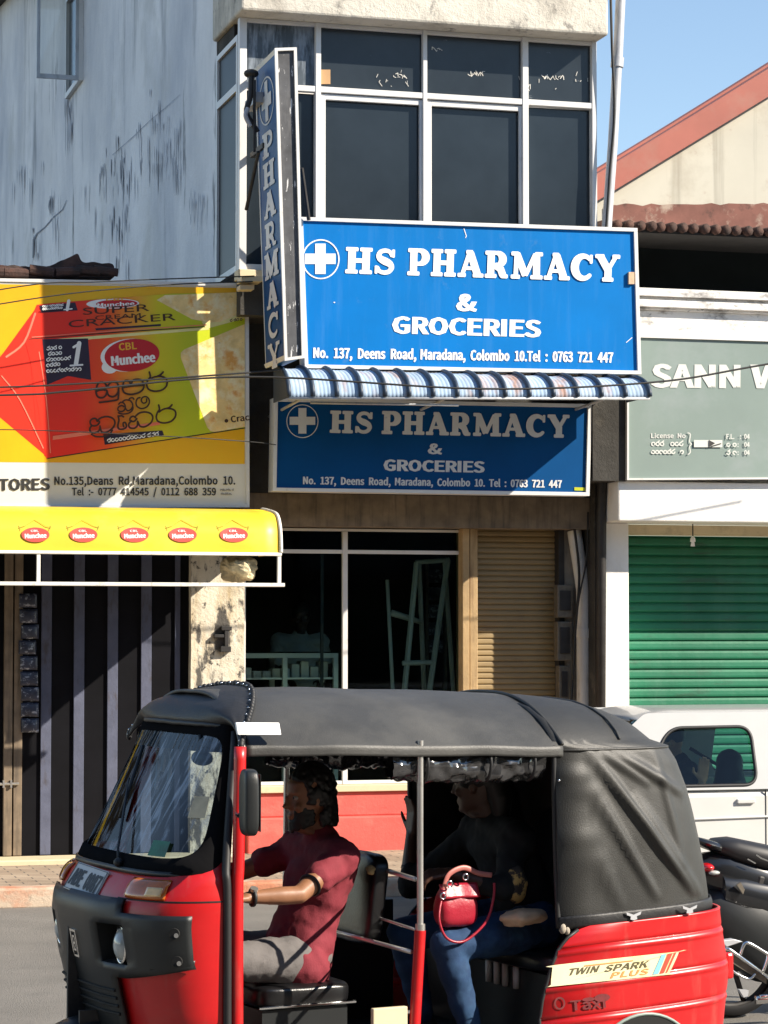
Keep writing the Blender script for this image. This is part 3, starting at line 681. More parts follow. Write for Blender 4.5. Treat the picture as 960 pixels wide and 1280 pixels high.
# outlines of a plain bold grotesque: advance, points (1/600 em), triangles
GLY = {'&': (143, '13,69 32,86 26,102 23,121 34,150 63,162 89,152 99,126 87,98 65,80 80,61 97,45 106,60 116,88 128,88 144,88 131,52 117,30 128,23 145,16 141,4 137,-9 115,-1 99,9 81,-2 54,-8 17,5 2,40 36,55 31,41 39,24 57,18 70,20 79,26 61,44 45,64 71,135 63,138 53,133 49,120 51,109 54,101 66,111 73,126|4-6-5 4-7-6 3-37-4 37-7-4 3-38-37 36-7-37 43-7-36 3-39-38 42-7-43 42-8-7 2-39-3 2-40-39 41-8-42 2-41-40 1-41-2 1-8-41 1-9-8 12-14-13 12-15-14 12-16-15 0-9-1 0-10-9 27-35-0 35-10-0 27-28-35 34-10-35 34-11-10 11-16-12 27-29-28 11-17-16 34-17-11 33-17-34 27-30-29 26-30-27 33-18-17 32-18-33 26-31-30 32-19-18 31-19-32 26-19-31 26-23-19 23-20-19 26-24-23 22-20-23 25-24-26 22-21-20'), ',': (58, '23,-14 26,-5 31,-4 29,-5 17,0 11,13 17,26 31,31 46,23 51,4 42,-25 14,-47 10,-36 6,-27|6-8-7 5-8-6 5-9-8 4-9-5 4-2-9 2-10-9 3-2-4 1-10-2 0-10-1 13-10-0 13-11-10 12-11-13'), '-': (73, '37,71 68,71 68,59 68,47 37,47 5,47 5,59 5,71|6-0-7 6-1-0 6-2-1 5-2-6 5-3-2 4-3-5'), '.': (58, '16,26 29,31 42,26 48,12 42,-2 29,-7 16,-2 11,12|0-2-1 7-2-0 7-3-2 6-3-7 6-4-3 6-5-4'), '/': (82, '72,172 86,172 52,63 20,-42 9,-42 -4,-42 29,66 62,172|6-0-7 6-1-0 6-2-1 5-2-6 5-3-2 4-3-5'), '0': (117, '20,140 58,162 97,140 111,78 97,15 58,-8 20,15 6,78 76,124 58,136 41,124 33,78 41,31 58,18 76,31 84,78|0-2-1 7-10-0 10-9-0 9-2-0 9-8-2 8-3-2 7-11-10 15-3-8 15-4-3 6-11-7 6-12-11 14-4-15 6-13-12 13-4-14 6-4-13 6-5-4'), '1': (117, '36,20 49,20 49,73 49,127 39,127 21,127 21,137 21,146 42,152 56,158 65,158 76,158 76,85 76,20 88,20 107,20 107,8 107,-4 61,-4 14,-4 14,8 14,20|8-10-9 8-11-10 8-12-11 7-3-8 3-12-8 6-3-7 5-3-6 4-3-5 2-12-3 2-13-12 1-13-2 20-0-21 20-1-0 20-13-1 20-14-13 20-15-14 20-16-15 20-17-16 19-17-20 18-17-19'), '2': (117, '59,70 75,111 69,129 51,136 36,132 19,117 11,125 1,135 26,155 54,162 90,148 104,112 86,62 50,21 51,21 63,21 85,21 111,21 111,8 111,-5 58,-5 4,-5 4,6 4,13|8-10-9 7-10-8 7-3-10 3-2-10 2-11-10 7-4-3 6-4-7 6-5-4 1-11-2 1-12-11 0-12-1 23-12-0 23-13-12 14-16-15 14-17-16 14-18-17 13-18-14 23-18-13 22-18-23 22-19-18 21-19-22 20-19-21'), '3': (117, '7,28 15,38 34,23 54,18 73,25 80,42 71,60 33,69 33,80 33,91 67,100 75,117 69,131 54,136 39,133 21,120 13,129 5,139 29,156 55,162 90,151 105,119 96,92 77,79 77,81 77,83 99,70 110,41 94,5 56,-8 23,-1 -1,18|18-20-19 17-20-18 17-13-20 13-21-20 16-13-17 16-14-13 12-21-13 16-15-14 11-21-12 11-22-21 10-22-11 9-22-10 9-25-22 25-24-22 24-23-22 8-25-9 8-26-25 7-26-8 7-6-26 6-27-26 5-27-6 4-27-5 4-28-27 0-2-1 31-2-0 3-28-4 31-3-2 31-28-3 30-28-31 30-29-28'), '4': (117, '38,38 0,38 0,49 0,56 33,107 66,158 79,158 94,158 94,106 94,62 100,62 114,62 114,50 114,38 100,38 94,38 94,21 94,-4 80,-4 67,-4 67,21 67,38 68,119 68,129 72,129 74,129 69,120 63,108 45,82 32,62 48,62 67,62 67,81 67,105|4-6-5 4-7-6 4-23-7 23-24-7 24-25-7 25-8-7 4-22-23 26-8-25 27-8-26 4-27-22 27-33-22 4-28-27 33-8-27 3-28-4 33-9-8 32-9-33 3-29-28 31-9-32 3-30-29 3-31-30 3-9-31 3-10-9 3-11-10 3-12-11 2-12-3 2-13-12 1-13-2 0-13-1 21-13-0 20-15-21 15-13-21 20-16-15 14-13-15 19-16-20 19-17-16 18-17-19'), '5': (117, '7,27 15,36 33,22 53,18 73,26 81,50 74,72 54,80 42,78 28,71 21,75 14,80 16,118 19,158 61,158 102,158 102,146 102,133 69,133 44,133 42,115 41,100 46,102 59,103 95,91 110,50 93,8 55,-7 24,0 0,17|12-14-13 12-19-14 19-15-14 19-16-15 19-17-16 12-20-19 18-17-19 11-20-12 11-21-20 22-24-23 21-24-22 11-24-21 11-7-24 7-6-24 6-25-24 11-8-7 10-8-11 10-9-8 5-25-6 5-26-25 4-26-5 0-2-1 29-2-0 3-26-4 29-3-2 29-26-3 28-26-29 28-27-26'), '6': (117, '25,141 68,162 92,157 112,142 103,132 94,123 81,133 70,136 46,124 38,90 44,95 65,101 100,87 113,47 98,8 63,-8 22,13 7,74 78,25 84,47 78,69 61,76 49,73 36,60 44,28 63,18|0-2-1 0-3-2 0-7-3 7-4-3 17-8-0 8-7-0 6-4-7 5-4-6 17-9-8 10-12-11 9-12-10 17-12-9 17-21-12 21-20-12 20-13-12 17-22-21 16-23-17 23-22-17 19-13-20 16-24-23 18-13-19 18-14-13 16-25-24 25-14-18 16-14-25 15-14-16'), '7': (117, '48,133 5,133 5,146 5,159 59,159 112,159 112,148 112,141 76,75 66,-5 52,-5 36,-5 48,76 77,133|2-4-3 2-5-4 2-6-5 2-7-6 1-7-2 1-0-7 0-13-7 13-8-7 12-8-13 11-8-12 11-10-8 10-9-8'), '8': (117, '14,67 33,83 33,81 33,80 19,94 12,118 26,149 59,161 94,149 107,116 99,91 86,77 86,78 86,80 103,65 112,37 97,5 59,-8 20,5 4,38 74,130 59,137 45,132 40,117 49,100 68,90 77,101 80,114 73,57 49,69 37,57 32,40 39,23 59,17 77,23 83,37|6-8-7 5-22-6 22-21-6 21-8-6 21-20-8 20-9-8 5-23-22 27-9-20 4-23-5 4-24-23 27-10-9 26-10-27 25-10-26 4-25-24 3-2-4 2-1-4 1-25-4 25-13-10 13-12-10 12-11-10 1-13-25 0-13-1 0-29-13 29-14-13 0-30-29 28-14-29 19-30-0 28-15-14 19-31-30 35-15-28 19-32-31 18-32-19 34-15-35 34-16-15 18-33-32 33-16-34 18-16-33 17-16-18'), '9': (117, '14,22 22,31 36,21 48,18 71,31 79,64 73,59 51,53 17,67 4,107 19,147 53,162 94,142 110,84 92,14 50,-8 26,-3 5,12 39,129 32,107 38,85 55,78 68,82 82,95 73,126 54,136|10-12-11 9-18-10 18-25-10 25-12-10 25-24-12 24-13-12 9-19-18 23-13-24 8-19-9 8-20-19 22-13-23 8-21-20 22-5-13 5-14-13 21-5-22 8-5-21 7-5-8 7-6-5 4-14-5 0-2-1 3-14-4 17-2-0 17-3-2 17-14-3 17-15-14 16-15-17'), ':': (58, '16,111 29,117 43,111 48,97 43,82 29,77 16,82 10,97|0-2-1 7-2-0 7-3-2 7-4-3 6-4-7 6-5-4/16,26 29,32 43,26 48,12 43,-2 29,-8 16,-2 10,12|0-2-1 7-2-0 7-3-2 6-3-7 6-4-3 6-5-4'), 'A': (128, '64,159 78,159 105,79 134,-5 117,-5 103,-5 94,22 88,42 63,42 39,42 32,22 24,-5 11,-5 -6,-5 22,79 49,159 79,73 75,85 67,111 60,133 63,133 67,133 60,111 52,85 48,73 47,67 63,67 80,67|14-0-15 14-19-0 19-1-0 19-20-1 20-21-1 21-2-1 14-22-19 22-18-19 22-18-21 18-2-21 17-2-18 14-23-22 16-2-17 14-24-23 16-3-2 13-24-14 27-3-16 13-25-24 13-9-25 9-26-25 9-27-26 9-7-27 7-3-27 13-10-9 8-7-9 6-3-7 5-3-6 13-11-10 12-11-13 4-3-5'), 'B': (138, '44,159 67,159 108,150 125,117 118,93 102,81 102,82 102,85 124,73 134,45 116,7 71,-5 46,-5 16,-5 16,77 16,159 89,99 95,114 88,129 64,134 52,134 45,134 45,114 45,93 52,93 63,93 95,27 104,46 95,63 67,69 54,69 45,69 45,45 45,20 54,20 67,20|14-0-15 14-21-0 21-1-0 21-2-1 21-19-2 19-18-2 18-3-2 14-22-21 20-19-21 17-3-18 17-4-3 16-4-17 14-23-22 25-4-16 14-24-23 14-25-24 14-4-25 14-7-4 7-6-4 6-5-4 14-8-7 13-31-14 31-8-14 31-30-8 30-29-8 29-28-8 28-9-8 13-32-31 27-9-28 26-9-27 26-10-9 13-33-32 35-10-26 13-34-33 13-35-34 13-10-35 13-11-10 13-12-11'), 'C': (134, '28,139 80,162 107,155 130,139 121,128 113,119 96,131 81,135 50,120 37,77 49,35 81,19 98,23 116,38 125,29 133,19 108,-1 79,-8 27,15 7,77|0-2-1 0-3-2 19-8-0 8-7-0 7-3-0 7-4-3 6-4-7 5-4-6 19-9-8 19-10-9 18-10-19 12-14-13 18-11-10 12-15-14 11-15-12 18-15-11 18-16-15 17-16-18'), 'D': (145, '40,159 61,159 117,138 137,78 118,17 61,-5 41,-5 16,-5 16,77 16,159 95,36 107,78 95,119 57,133 49,133 45,133 45,77 45,21 49,21 57,21|8-0-9 8-15-0 15-1-0 15-2-1 15-14-2 14-13-2 13-12-2 12-3-2 8-16-15 11-3-12 11-4-3 10-4-11 8-17-16 7-17-8 19-4-10 7-18-17 7-19-18 7-4-19 7-5-4 6-5-7'), 'E': (124, '66,159 115,159 115,146 115,133 75,133 45,133 45,113 45,94 70,94 104,94 104,81 104,68 70,68 45,68 45,45 45,21 76,21 117,21 117,8 117,-5 67,-5 16,-5 16,77 16,159|22-5-23 5-0-23 5-1-0 5-2-1 5-3-2 22-6-5 4-3-5 22-7-6 22-8-7 22-9-8 22-10-9 22-11-10 21-13-22 13-11-22 21-14-13 12-11-13 21-15-14 21-16-15 21-17-16 21-18-17 21-19-18 20-19-21'), 'F': (116, '66,159 115,159 115,146 115,133 75,133 45,133 45,112 45,90 70,90 104,90 104,77 104,64 70,64 45,64 45,35 45,-5 31,-5 16,-5 16,77 16,159|18-5-19 5-0-19 5-1-0 5-2-1 5-3-2 18-6-5 4-3-5 18-7-6 18-8-7 18-9-8 18-10-9 18-11-10 17-13-18 13-11-18 17-14-13 12-11-13 17-15-14 16-15-17'), 'G': (145, '28,139 82,162 112,155 134,139 126,128 117,119 101,131 84,135 50,120 37,77 50,35 84,19 98,21 107,26 107,43 107,59 95,59 74,59 74,72 74,85 104,85 134,85 134,47 134,13 111,-2 81,-8 28,15 7,77|0-2-1 0-3-2 27-8-0 8-7-0 7-3-0 7-4-3 6-4-7 5-4-6 27-9-8 18-20-19 18-21-20 18-15-21 15-22-21 27-10-9 26-10-27 17-15-18 16-15-17 14-22-15 14-23-22 13-23-14 26-11-10 12-23-13 11-23-12 26-23-11 25-23-26 25-24-23'), 'I': (62, '31,159 45,159 45,77 45,-5 31,-5 16,-5 16,77 16,159|6-0-7 6-1-0 6-2-1 5-2-6 5-3-2 4-3-5'), 'K': (136, '31,159 45,159 45,115 45,81 41,81 39,81 70,118 103,159 116,159 138,159 107,122 85,95 111,50 143,-5 124,-5 110,-5 86,38 66,72 57,61 45,47 45,24 45,-5 31,-5 16,-5 16,77 16,159|24-0-25 24-1-0 24-2-1 6-8-7 6-9-8 6-10-9 6-11-10 5-11-6 24-5-2 5-3-2 5-3-11 3-17-11 17-12-11 24-4-5 24-3-4 24-17-3 23-19-24 19-18-24 18-17-24 16-12-17 16-13-12 23-20-19 15-13-16 23-21-20 22-21-23 14-13-15'), 'L': (114, '31,159 45,159 45,85 45,21 74,21 113,21 113,8 113,-5 65,-5 16,-5 16,77 16,159|10-0-11 10-1-0 10-2-1 10-3-2 9-3-10 9-4-3 9-5-4 9-6-5 9-7-6 8-7-9'), 'M': (171, '33,159 48,159 64,114 78,73 84,57 89,44 86,44 82,44 87,57 92,73 107,114 123,159 138,159 154,159 154,77 154,-5 140,-5 127,-5 127,43 127,85 127,108 129,126 133,126 136,126 131,112 125,94 111,54 95,11 85,11 75,11 59,54 45,94 39,112 34,126 37,126 41,126 43,108 43,85 43,43 43,-5 30,-5 16,-5 16,77 16,159|42-0-43 42-33-0 33-1-0 33-34-1 34-35-1 35-2-1 10-12-11 10-13-12 10-21-13 21-22-13 22-23-13 23-14-13 42-32-33 36-2-35 10-20-21 24-14-23 36-3-2 9-20-10 42-31-32 25-14-24 9-25-20 25-19-20 37-31-36 31-3-36 9-26-25 19-14-25 42-37-31 37-30-31 18-14-19 42-38-37 41-38-42 18-15-14 8-26-9 7-26-8 7-6-26 6-5-26 17-15-18 41-39-38 40-39-41 16-15-17'), 'N': (152, '31,159 44,159 73,108 101,59 110,43 117,30 114,30 110,30 108,49 107,74 107,114 107,159 121,159 135,159 135,77 135,-5 121,-5 108,-5 79,46 50,95 42,111 35,124 38,124 42,124 43,105 44,81 44,40 44,-5 30,-5 16,-5 16,77 16,159|30-0-31 30-1-0 30-21-1 21-22-1 22-23-1 23-2-1 10-12-11 10-13-12 10-14-13 30-20-21 24-2-23 9-14-10 30-24-20 24-19-20 24-3-2 30-25-24 19-3-24 18-3-19 30-26-25 29-26-30 9-15-14 8-15-9 18-4-3 7-4-8 4-15-8 17-4-18 17-7-4 7-5-4 29-27-26 17-6-7 28-27-29'), 'O': (156, '27,139 78,162 129,139 149,78 129,15 78,-8 27,15 7,78 107,120 78,134 49,120 37,78 49,35 78,20 107,35 119,78|0-2-1 7-10-0 10-9-0 9-2-0 9-8-2 8-3-2 7-11-10 15-3-8 6-11-7 15-4-3 6-12-11 14-4-15 13-4-14 6-13-12 6-4-13 5-4-6'), 'P': (133, '43,159 66,159 110,148 128,109 111,69 67,57 53,57 45,57 45,31 45,-5 31,-5 16,-5 16,77 16,159 90,89 98,109 90,128 62,133 52,133 45,133 45,108 45,82 52,82 63,82|12-0-13 12-19-0 19-1-0 19-2-1 19-18-2 18-17-2 17-16-2 16-3-2 12-20-19 15-3-16 15-4-3 14-4-15 12-21-20 23-4-14 12-22-21 12-23-22 12-4-23 11-7-12 7-4-12 7-5-4 11-8-7 6-5-7 11-9-8 10-9-11'), 'R': (133, '54,61 45,61 45,33 45,-5 31,-5 16,-5 16,77 16,159 45,159 70,159 111,149 128,111 118,79 95,66 112,36 136,-5 117,-5 103,-5 83,30 65,61 91,92 99,111 91,128 66,133 53,133 45,133 45,110 45,86 53,86 66,86|6-8-7 6-25-8 25-9-8 25-10-9 25-24-10 24-23-10 23-22-10 22-11-10 6-26-25 21-11-22 21-12-11 20-12-21 6-27-26 29-12-20 6-28-27 6-29-28 6-12-29 6-13-12 5-1-6 1-13-6 1-19-13 19-14-13 5-2-1 0-19-1 18-14-19 18-15-14 5-3-2 17-15-18 4-3-5 16-15-17'), 'S': (125, '12,30 21,40 43,24 64,19 84,25 91,39 85,53 68,62 58,67 46,72 24,87 12,116 28,149 65,162 93,156 118,139 110,129 102,119 83,131 66,135 48,130 42,117 49,104 65,96 75,91 87,86 111,70 121,41 106,6 64,-8 32,-1 3,19|12-14-13 12-15-14 11-20-12 20-19-12 19-15-12 19-16-15 18-16-19 17-16-18 11-21-20 11-22-21 10-22-11 10-23-22 10-24-23 10-25-24 9-25-10 9-26-25 8-26-9 8-27-26 7-27-8 6-27-7 5-27-6 5-28-27 0-2-1 4-28-5 31-2-0 3-28-4 31-3-2 31-28-3 30-28-31 30-29-28'), 'T': (126, '30,133 2,133 2,146 2,159 63,159 124,159 124,146 124,133 96,133 77,133 77,69 77,-5 63,-5 48,-5 48,69 48,133|2-4-3 2-5-4 2-6-5 1-6-2 1-7-6 0-7-1 15-7-0 14-9-15 9-7-15 14-10-9 8-7-9 13-10-14 13-11-10 12-11-13'), 'U': (151, '16,109 16,159 30,159 45,159 45,109 45,64 54,28 76,19 98,28 108,64 108,109 108,159 122,159 136,159 136,109 136,63 119,8 76,-8 33,8 16,63|0-2-1 0-3-2 0-4-3 10-12-11 10-13-12 10-14-13 19-4-0 10-15-14 9-15-10 19-5-4 8-15-9 19-6-5 18-6-19 8-16-15 7-16-8 18-7-6 18-16-7 18-17-16'), 'W': (184, '15,158 29,158 38,113 46,71 50,46 54,24 51,24 48,24 53,46 59,71 69,113 81,158 93,158 105,158 116,113 127,71 133,46 137,24 135,24 132,24 135,46 140,71 148,113 157,158 170,158 184,158 167,76 150,-4 135,-4 120,-4 108,45 96,92 92,110 89,124 92,124 95,124 88,92 77,45 64,-4 50,-4 35,-4 18,76 0,158|41-0-42 41-1-0 41-2-1 10-12-11 10-13-12 10-33-13 33-34-13 34-35-13 35-14-13 22-24-23 22-25-24 22-26-25 10-32-33 32-14-35 32-15-14 9-32-10 21-26-22 41-3-2 31-15-32 9-36-32 30-15-31 9-37-36 21-27-26 40-3-41 8-37-9 30-16-15 40-4-3 20-27-21 30-17-16 7-37-8 40-7-4 7-5-4 19-18-20 18-17-20 17-27-20 7-6-37 6-5-37 5-38-37 29-17-30 40-5-7 40-38-5 29-27-17 39-38-40 28-27-29'), 'a': (118, '26,62 77,76 73,89 58,96 42,93 23,82 17,93 11,104 35,117 62,122 96,108 106,71 106,35 106,-5 94,-5 81,-5 80,6 80,9 84,9 85,9 68,-2 45,-8 18,2 7,30 78,44 78,53 45,45 36,30 40,21 51,18 65,21 78,30|8-10-9 7-10-8 7-3-10 3-2-10 2-11-10 6-3-7 6-4-3 5-4-6 1-11-2 0-11-1 0-25-11 25-12-11 23-26-0 26-25-0 24-12-25 23-27-26 31-12-24 31-13-12 23-28-27 30-19-31 19-13-31 22-28-23 29-19-30 22-29-28 22-17-29 17-19-29 17-18-19 20-13-19 22-16-17 22-20-16 20-15-16 21-20-22 15-13-20 14-13-15'), 'b': (130, '37,7 41,7 40,5 39,-5 27,-5 15,-5 15,84 15,172 29,172 43,172 43,144 43,121 43,111 43,110 53,117 74,122 111,105 124,59 108,10 70,-8 51,-3 36,7 88,86 68,96 56,92 43,83 43,55 43,28 55,21 66,18 86,29 94,59|6-8-7 6-9-8 6-10-9 6-11-10 14-16-15 6-12-11 13-16-14 6-13-12 6-23-13 23-16-13 23-22-16 22-17-16 6-24-23 6-25-24 31-17-22 5-25-6 5-26-25 30-17-31 30-18-17 5-27-26 29-18-30 5-28-27 5-21-28 21-29-28 21-18-29 21-0-18 0-1-18 1-19-18 5-20-21 2-19-1 3-20-2 20-19-2 5-3-20 4-3-5'), 'c': (107, '24,104 65,121 87,117 105,105 97,95 90,85 77,94 67,96 44,86 35,57 44,28 66,18 79,20 94,30 101,20 107,10 86,-3 64,-7 23,10 6,57|0-2-1 0-3-2 0-4-3 19-8-0 8-7-0 7-4-0 6-4-7 6-5-4 19-9-8 18-9-19 18-10-9 12-14-13 18-11-10 11-14-12 11-15-14 18-15-11 18-16-15 17-16-18'), 'd': (130, '23,104 60,121 79,117 88,112 88,113 87,123 87,145 87,171 101,171 115,171 115,84 115,-4 103,-4 91,-4 90,6 90,9 93,9 94,9 79,-2 58,-7 20,10 7,57 87,59 87,87 76,94 64,96 44,86 35,57 43,28 63,18 75,21 87,31|6-8-7 6-9-8 6-10-9 5-10-6 4-10-5 0-2-1 0-3-2 3-10-4 0-25-3 25-24-3 24-10-3 21-26-0 26-25-0 23-10-24 22-10-23 21-27-26 22-11-10 31-11-22 21-28-27 20-28-21 30-17-31 17-11-31 20-29-28 29-17-30 20-17-29 19-15-20 15-16-20 16-17-20 19-14-15 18-14-17 14-11-17 19-18-14 13-11-14 12-11-13'), 'e': (116, '23,104 62,122 99,106 112,64 111,57 110,48 68,48 36,48 44,27 68,17 82,19 98,27 103,17 109,7 88,-3 65,-7 23,10 6,57 80,90 62,97 44,89 36,70 60,70 85,70|0-2-1 0-19-2 19-18-2 18-3-2 17-20-0 20-19-0 23-3-18 17-21-20 17-22-21 17-23-22 17-3-23 17-4-3 17-5-4 16-7-17 7-5-17 16-8-7 6-5-7 10-12-11 16-9-8 9-12-10 9-13-12 16-13-9 15-13-16 15-14-13'), 'h': (128, '29,171 43,171 43,144 43,121 42,110 42,107 53,115 76,121 106,109 115,73 115,36 115,-4 101,-4 87,-4 87,35 87,69 83,90 69,96 56,92 43,81 43,41 43,-4 29,-4 15,-4 15,84 15,171|24-0-25 24-1-0 24-2-1 24-3-2 6-8-7 24-4-3 5-8-6 24-5-4 5-17-8 17-16-8 16-9-8 24-17-5 24-18-17 24-19-18 15-9-16 23-19-24 23-20-19 15-10-9 14-10-15 23-21-20 14-11-10 13-11-14 22-21-23 12-11-13'), 'i': (58, '29,119 43,119 43,57 43,-5 29,-5 15,-5 15,57 15,119|6-0-7 6-1-0 6-2-1 5-2-6 5-3-2 4-3-5/16,163 29,168 42,163 47,150 42,137 29,132 16,137 11,150|0-2-1 0-3-2 7-3-0 7-4-3 6-4-7 5-4-6'), 'l': (60, '15,95 15,172 29,172 43,172 43,94 43,22 44,18 45,18 52,19 54,7 56,-5 47,-7 39,-8 20,0 15,22|0-2-1 0-3-2 0-4-3 14-4-0 14-5-4 13-5-14 13-6-5 7-9-8 13-7-6 13-9-7 13-10-9 12-10-13 12-11-10'), 'm': (195, '27,119 39,119 41,106 41,102 37,102 36,102 51,116 73,122 97,115 105,102 120,115 143,122 172,109 181,73 181,36 181,-5 167,-5 153,-5 153,35 153,69 148,90 136,95 125,92 112,81 112,41 112,-5 98,-5 84,-5 84,35 84,69 79,90 67,95 56,92 43,81 43,41 43,-5 29,-5 15,-5 15,57 15,119|10-12-11 6-8-7 38-0-39 38-1-0 38-5-1 5-2-1 5-2-6 2-8-6 2-9-8 9-12-10 9-21-12 21-20-12 20-13-12 3-9-2 3-21-9 38-4-5 38-3-4 38-32-3 32-31-3 31-21-3 31-22-21 30-22-31 38-33-32 30-23-22 29-23-30 19-13-20 38-34-33 29-24-23 19-14-13 28-24-29 18-14-19 37-34-38 37-35-34 28-25-24 18-15-14 27-25-28 17-15-18 36-35-37 26-25-27 16-15-17'), 'n': (128, '27,119 39,119 41,106 41,102 37,102 36,102 52,116 76,122 106,109 115,73 115,36 115,-5 101,-5 87,-5 87,35 87,69 82,90 69,95 56,91 43,81 43,41 43,-5 29,-5 15,-5 15,57 15,119|6-8-7 24-0-25 24-1-0 24-5-1 5-2-1 5-2-6 2-8-6 2-17-8 17-16-8 16-9-8 3-17-2 24-4-5 24-3-4 24-18-3 18-17-3 24-19-18 15-9-16 24-20-19 15-10-9 14-10-15 23-20-24 23-21-20 14-11-10 13-11-14 22-21-23 12-11-13'), 'o': (127, '23,104 64,122 104,104 121,57 104,10 64,-7 23,10 6,57 84,86 64,96 43,86 35,57 43,28 64,18 84,28 92,57|0-2-1 7-10-0 10-9-0 9-2-0 9-8-2 8-3-2 7-11-10 15-3-8 14-3-15 7-12-11 6-12-7 14-4-3 13-4-14 6-13-12 6-4-13 5-4-6'), 'r': (82, '27,118 39,118 40,104 41,97 37,97 35,97 49,114 69,121 77,121 87,117 84,105 82,93 72,95 68,96 55,90 43,72 43,37 43,-4 29,-4 15,-4 15,57 15,118|6-8-7 6-9-8 20-0-21 20-1-0 20-5-1 5-2-1 6-10-9 5-10-6 5-3-10 3-13-10 13-12-10 12-11-10 5-3-2 20-4-5 20-3-4 20-14-3 14-13-3 20-15-14 20-16-15 19-16-20 19-17-16 18-17-19'), 's': (98, '8,22 15,32 33,20 50,17 64,21 68,30 61,40 44,48 20,60 8,85 20,111 52,121 74,117 94,105 86,95 79,87 65,95 53,98 40,94 36,86 42,77 58,70 83,57 95,31 83,4 49,-7 24,-2 1,12|10-12-11 10-13-12 9-17-10 17-13-10 17-14-13 9-18-17 16-14-17 16-15-14 9-19-18 9-20-19 8-20-9 8-21-20 8-22-21 7-22-8 7-23-22 6-23-7 5-23-6 0-2-1 5-24-23 4-24-5 27-2-0 3-24-4 27-3-2 27-24-3 26-24-27 26-25-24'), 'u': (128, '13,78 13,119 27,119 42,119 42,79 42,45 46,24 59,19 72,23 84,35 84,74 84,119 99,119 113,119 113,57 113,-5 100,-5 88,-5 87,9 87,13 91,13 92,13 76,-1 52,-8 22,5 13,41|0-2-1 0-3-2 0-4-3 10-12-11 10-13-12 10-14-13 0-5-4 25-5-0 9-14-10 9-15-14 25-6-5 24-6-25 8-21-9 21-15-9 24-7-6 7-21-8 24-19-7 19-21-7 19-20-21 22-15-21 24-18-19 24-22-18 22-17-18 23-22-24 17-15-22 16-15-17'), 'x': (105, '20,85 -2,118 16,118 29,118 38,104 46,91 51,82 56,74 54,74 52,74 56,81 61,91 68,104 76,118 89,118 106,118 85,84 69,58 86,31 109,-4 91,-4 78,-4 69,11 60,25 54,35 49,43 51,43 53,43 48,35 42,25 35,11 26,-4 13,-4 -4,-4 18,32 36,59|0-2-1 0-3-2 0-4-3 12-14-13 12-15-14 12-16-15 0-5-4 11-16-12 0-6-5 10-16-11 35-6-0 10-17-16 35-9-6 9-7-6 9-7-10 7-17-10 35-8-9 35-7-8 35-17-7 34-17-35 34-25-17 25-27-17 27-18-17 34-28-25 28-24-25 26-27-25 28-24-27 24-18-27 34-29-28 23-18-24 33-29-34 23-19-18 33-30-29 22-19-23 33-31-30 21-19-22 21-20-19 32-31-33'), '=': (117, '58,114 113,114 113,103 113,91 58,91 4,91 4,103 4,114|6-0-7 6-1-0 6-2-1 5-2-6 5-3-2 4-3-5/58,64 113,64 113,52 113,41 58,41 4,41 4,52 4,64|6-0-7 6-1-0 6-2-1 5-2-6 5-3-2 4-3-5'), 'p': (130, '27,118 39,118 40,108 41,105 37,105 36,105 53,116 74,121 111,104 124,59 108,10 70,-7 52,-3 42,3 43,1 43,-9 43,-29 43,-52 29,-52 15,-52 15,33 15,118 89,86 68,96 56,93 43,83 43,55 43,28 55,20 66,18 86,28 95,59|6-8-7 20-0-21 20-1-0 20-5-1 5-2-1 5-4-6 4-3-6 3-8-6 5-3-2 20-3-5 20-25-3 25-24-3 24-23-3 23-8-3 23-22-8 22-9-8 31-9-22 20-26-25 30-9-31 30-10-9 20-27-26 19-27-20 29-10-30 19-13-27 13-28-27 13-29-28 13-10-29 13-11-10 19-14-13 12-11-13 19-15-14 19-16-15 19-17-16 18-17-19'), 't': (79, '18,67 18,94 14,94 1,94 1,106 1,117 14,118 20,118 21,130 22,150 34,150 46,150 46,130 46,118 57,118 77,118 77,106 77,94 57,94 46,94 46,67 46,35 49,22 60,17 65,18 75,21 78,10 81,-1 67,-6 54,-7 26,5 18,35|8-10-9 8-11-10 8-12-11 7-12-8 7-13-12 7-14-13 7-15-14 7-16-15 6-16-7 5-16-6 4-16-5 4-17-16 3-17-4 2-17-3 1-17-2 0-19-1 19-17-1 0-20-19 18-17-19 31-20-0 31-21-20 31-22-21 30-22-31 30-23-22 24-26-25 23-26-24 30-26-23 30-27-26 29-27-30 29-28-27'), '(': (71, '23,123 48,177 58,173 67,168 46,117 40,65 46,14 67,-38 58,-42 48,-47 23,7 15,65|0-2-1 0-3-2 0-4-3 11-4-0 11-5-4 10-5-11 10-6-5 10-7-6 9-8-10 8-7-10'), ')': (71, '25,14 32,65 25,117 3,169 13,173 23,177 48,123 56,65 48,7 23,-47 13,-42 3,-38|4-6-5 3-6-4 2-6-3 2-7-6 1-7-2 1-8-7 0-8-1 11-8-0 11-9-8 10-9-11')}
_FONT = {}


def grotesque(s, shear, spacing):
    x = 0
    V, F = [], []
    for ch in s:
        if ch == ' ':
            x += 112
            continue
        adv, pieces = GLY[ch]
        for pc in pieces.split('/'):
            pv, pf = pc.split('|')
            b0 = len(V)
            for t in pv.split(' '):
                a, b = t.split(',')
                V.append((x + int(a) + shear * int(b), int(b)))
            for t in pf.split(' '):
                F.append(tuple(b0 + int(i) for i in t.split('-')))
        x += adv * spacing + 4
    return V, F


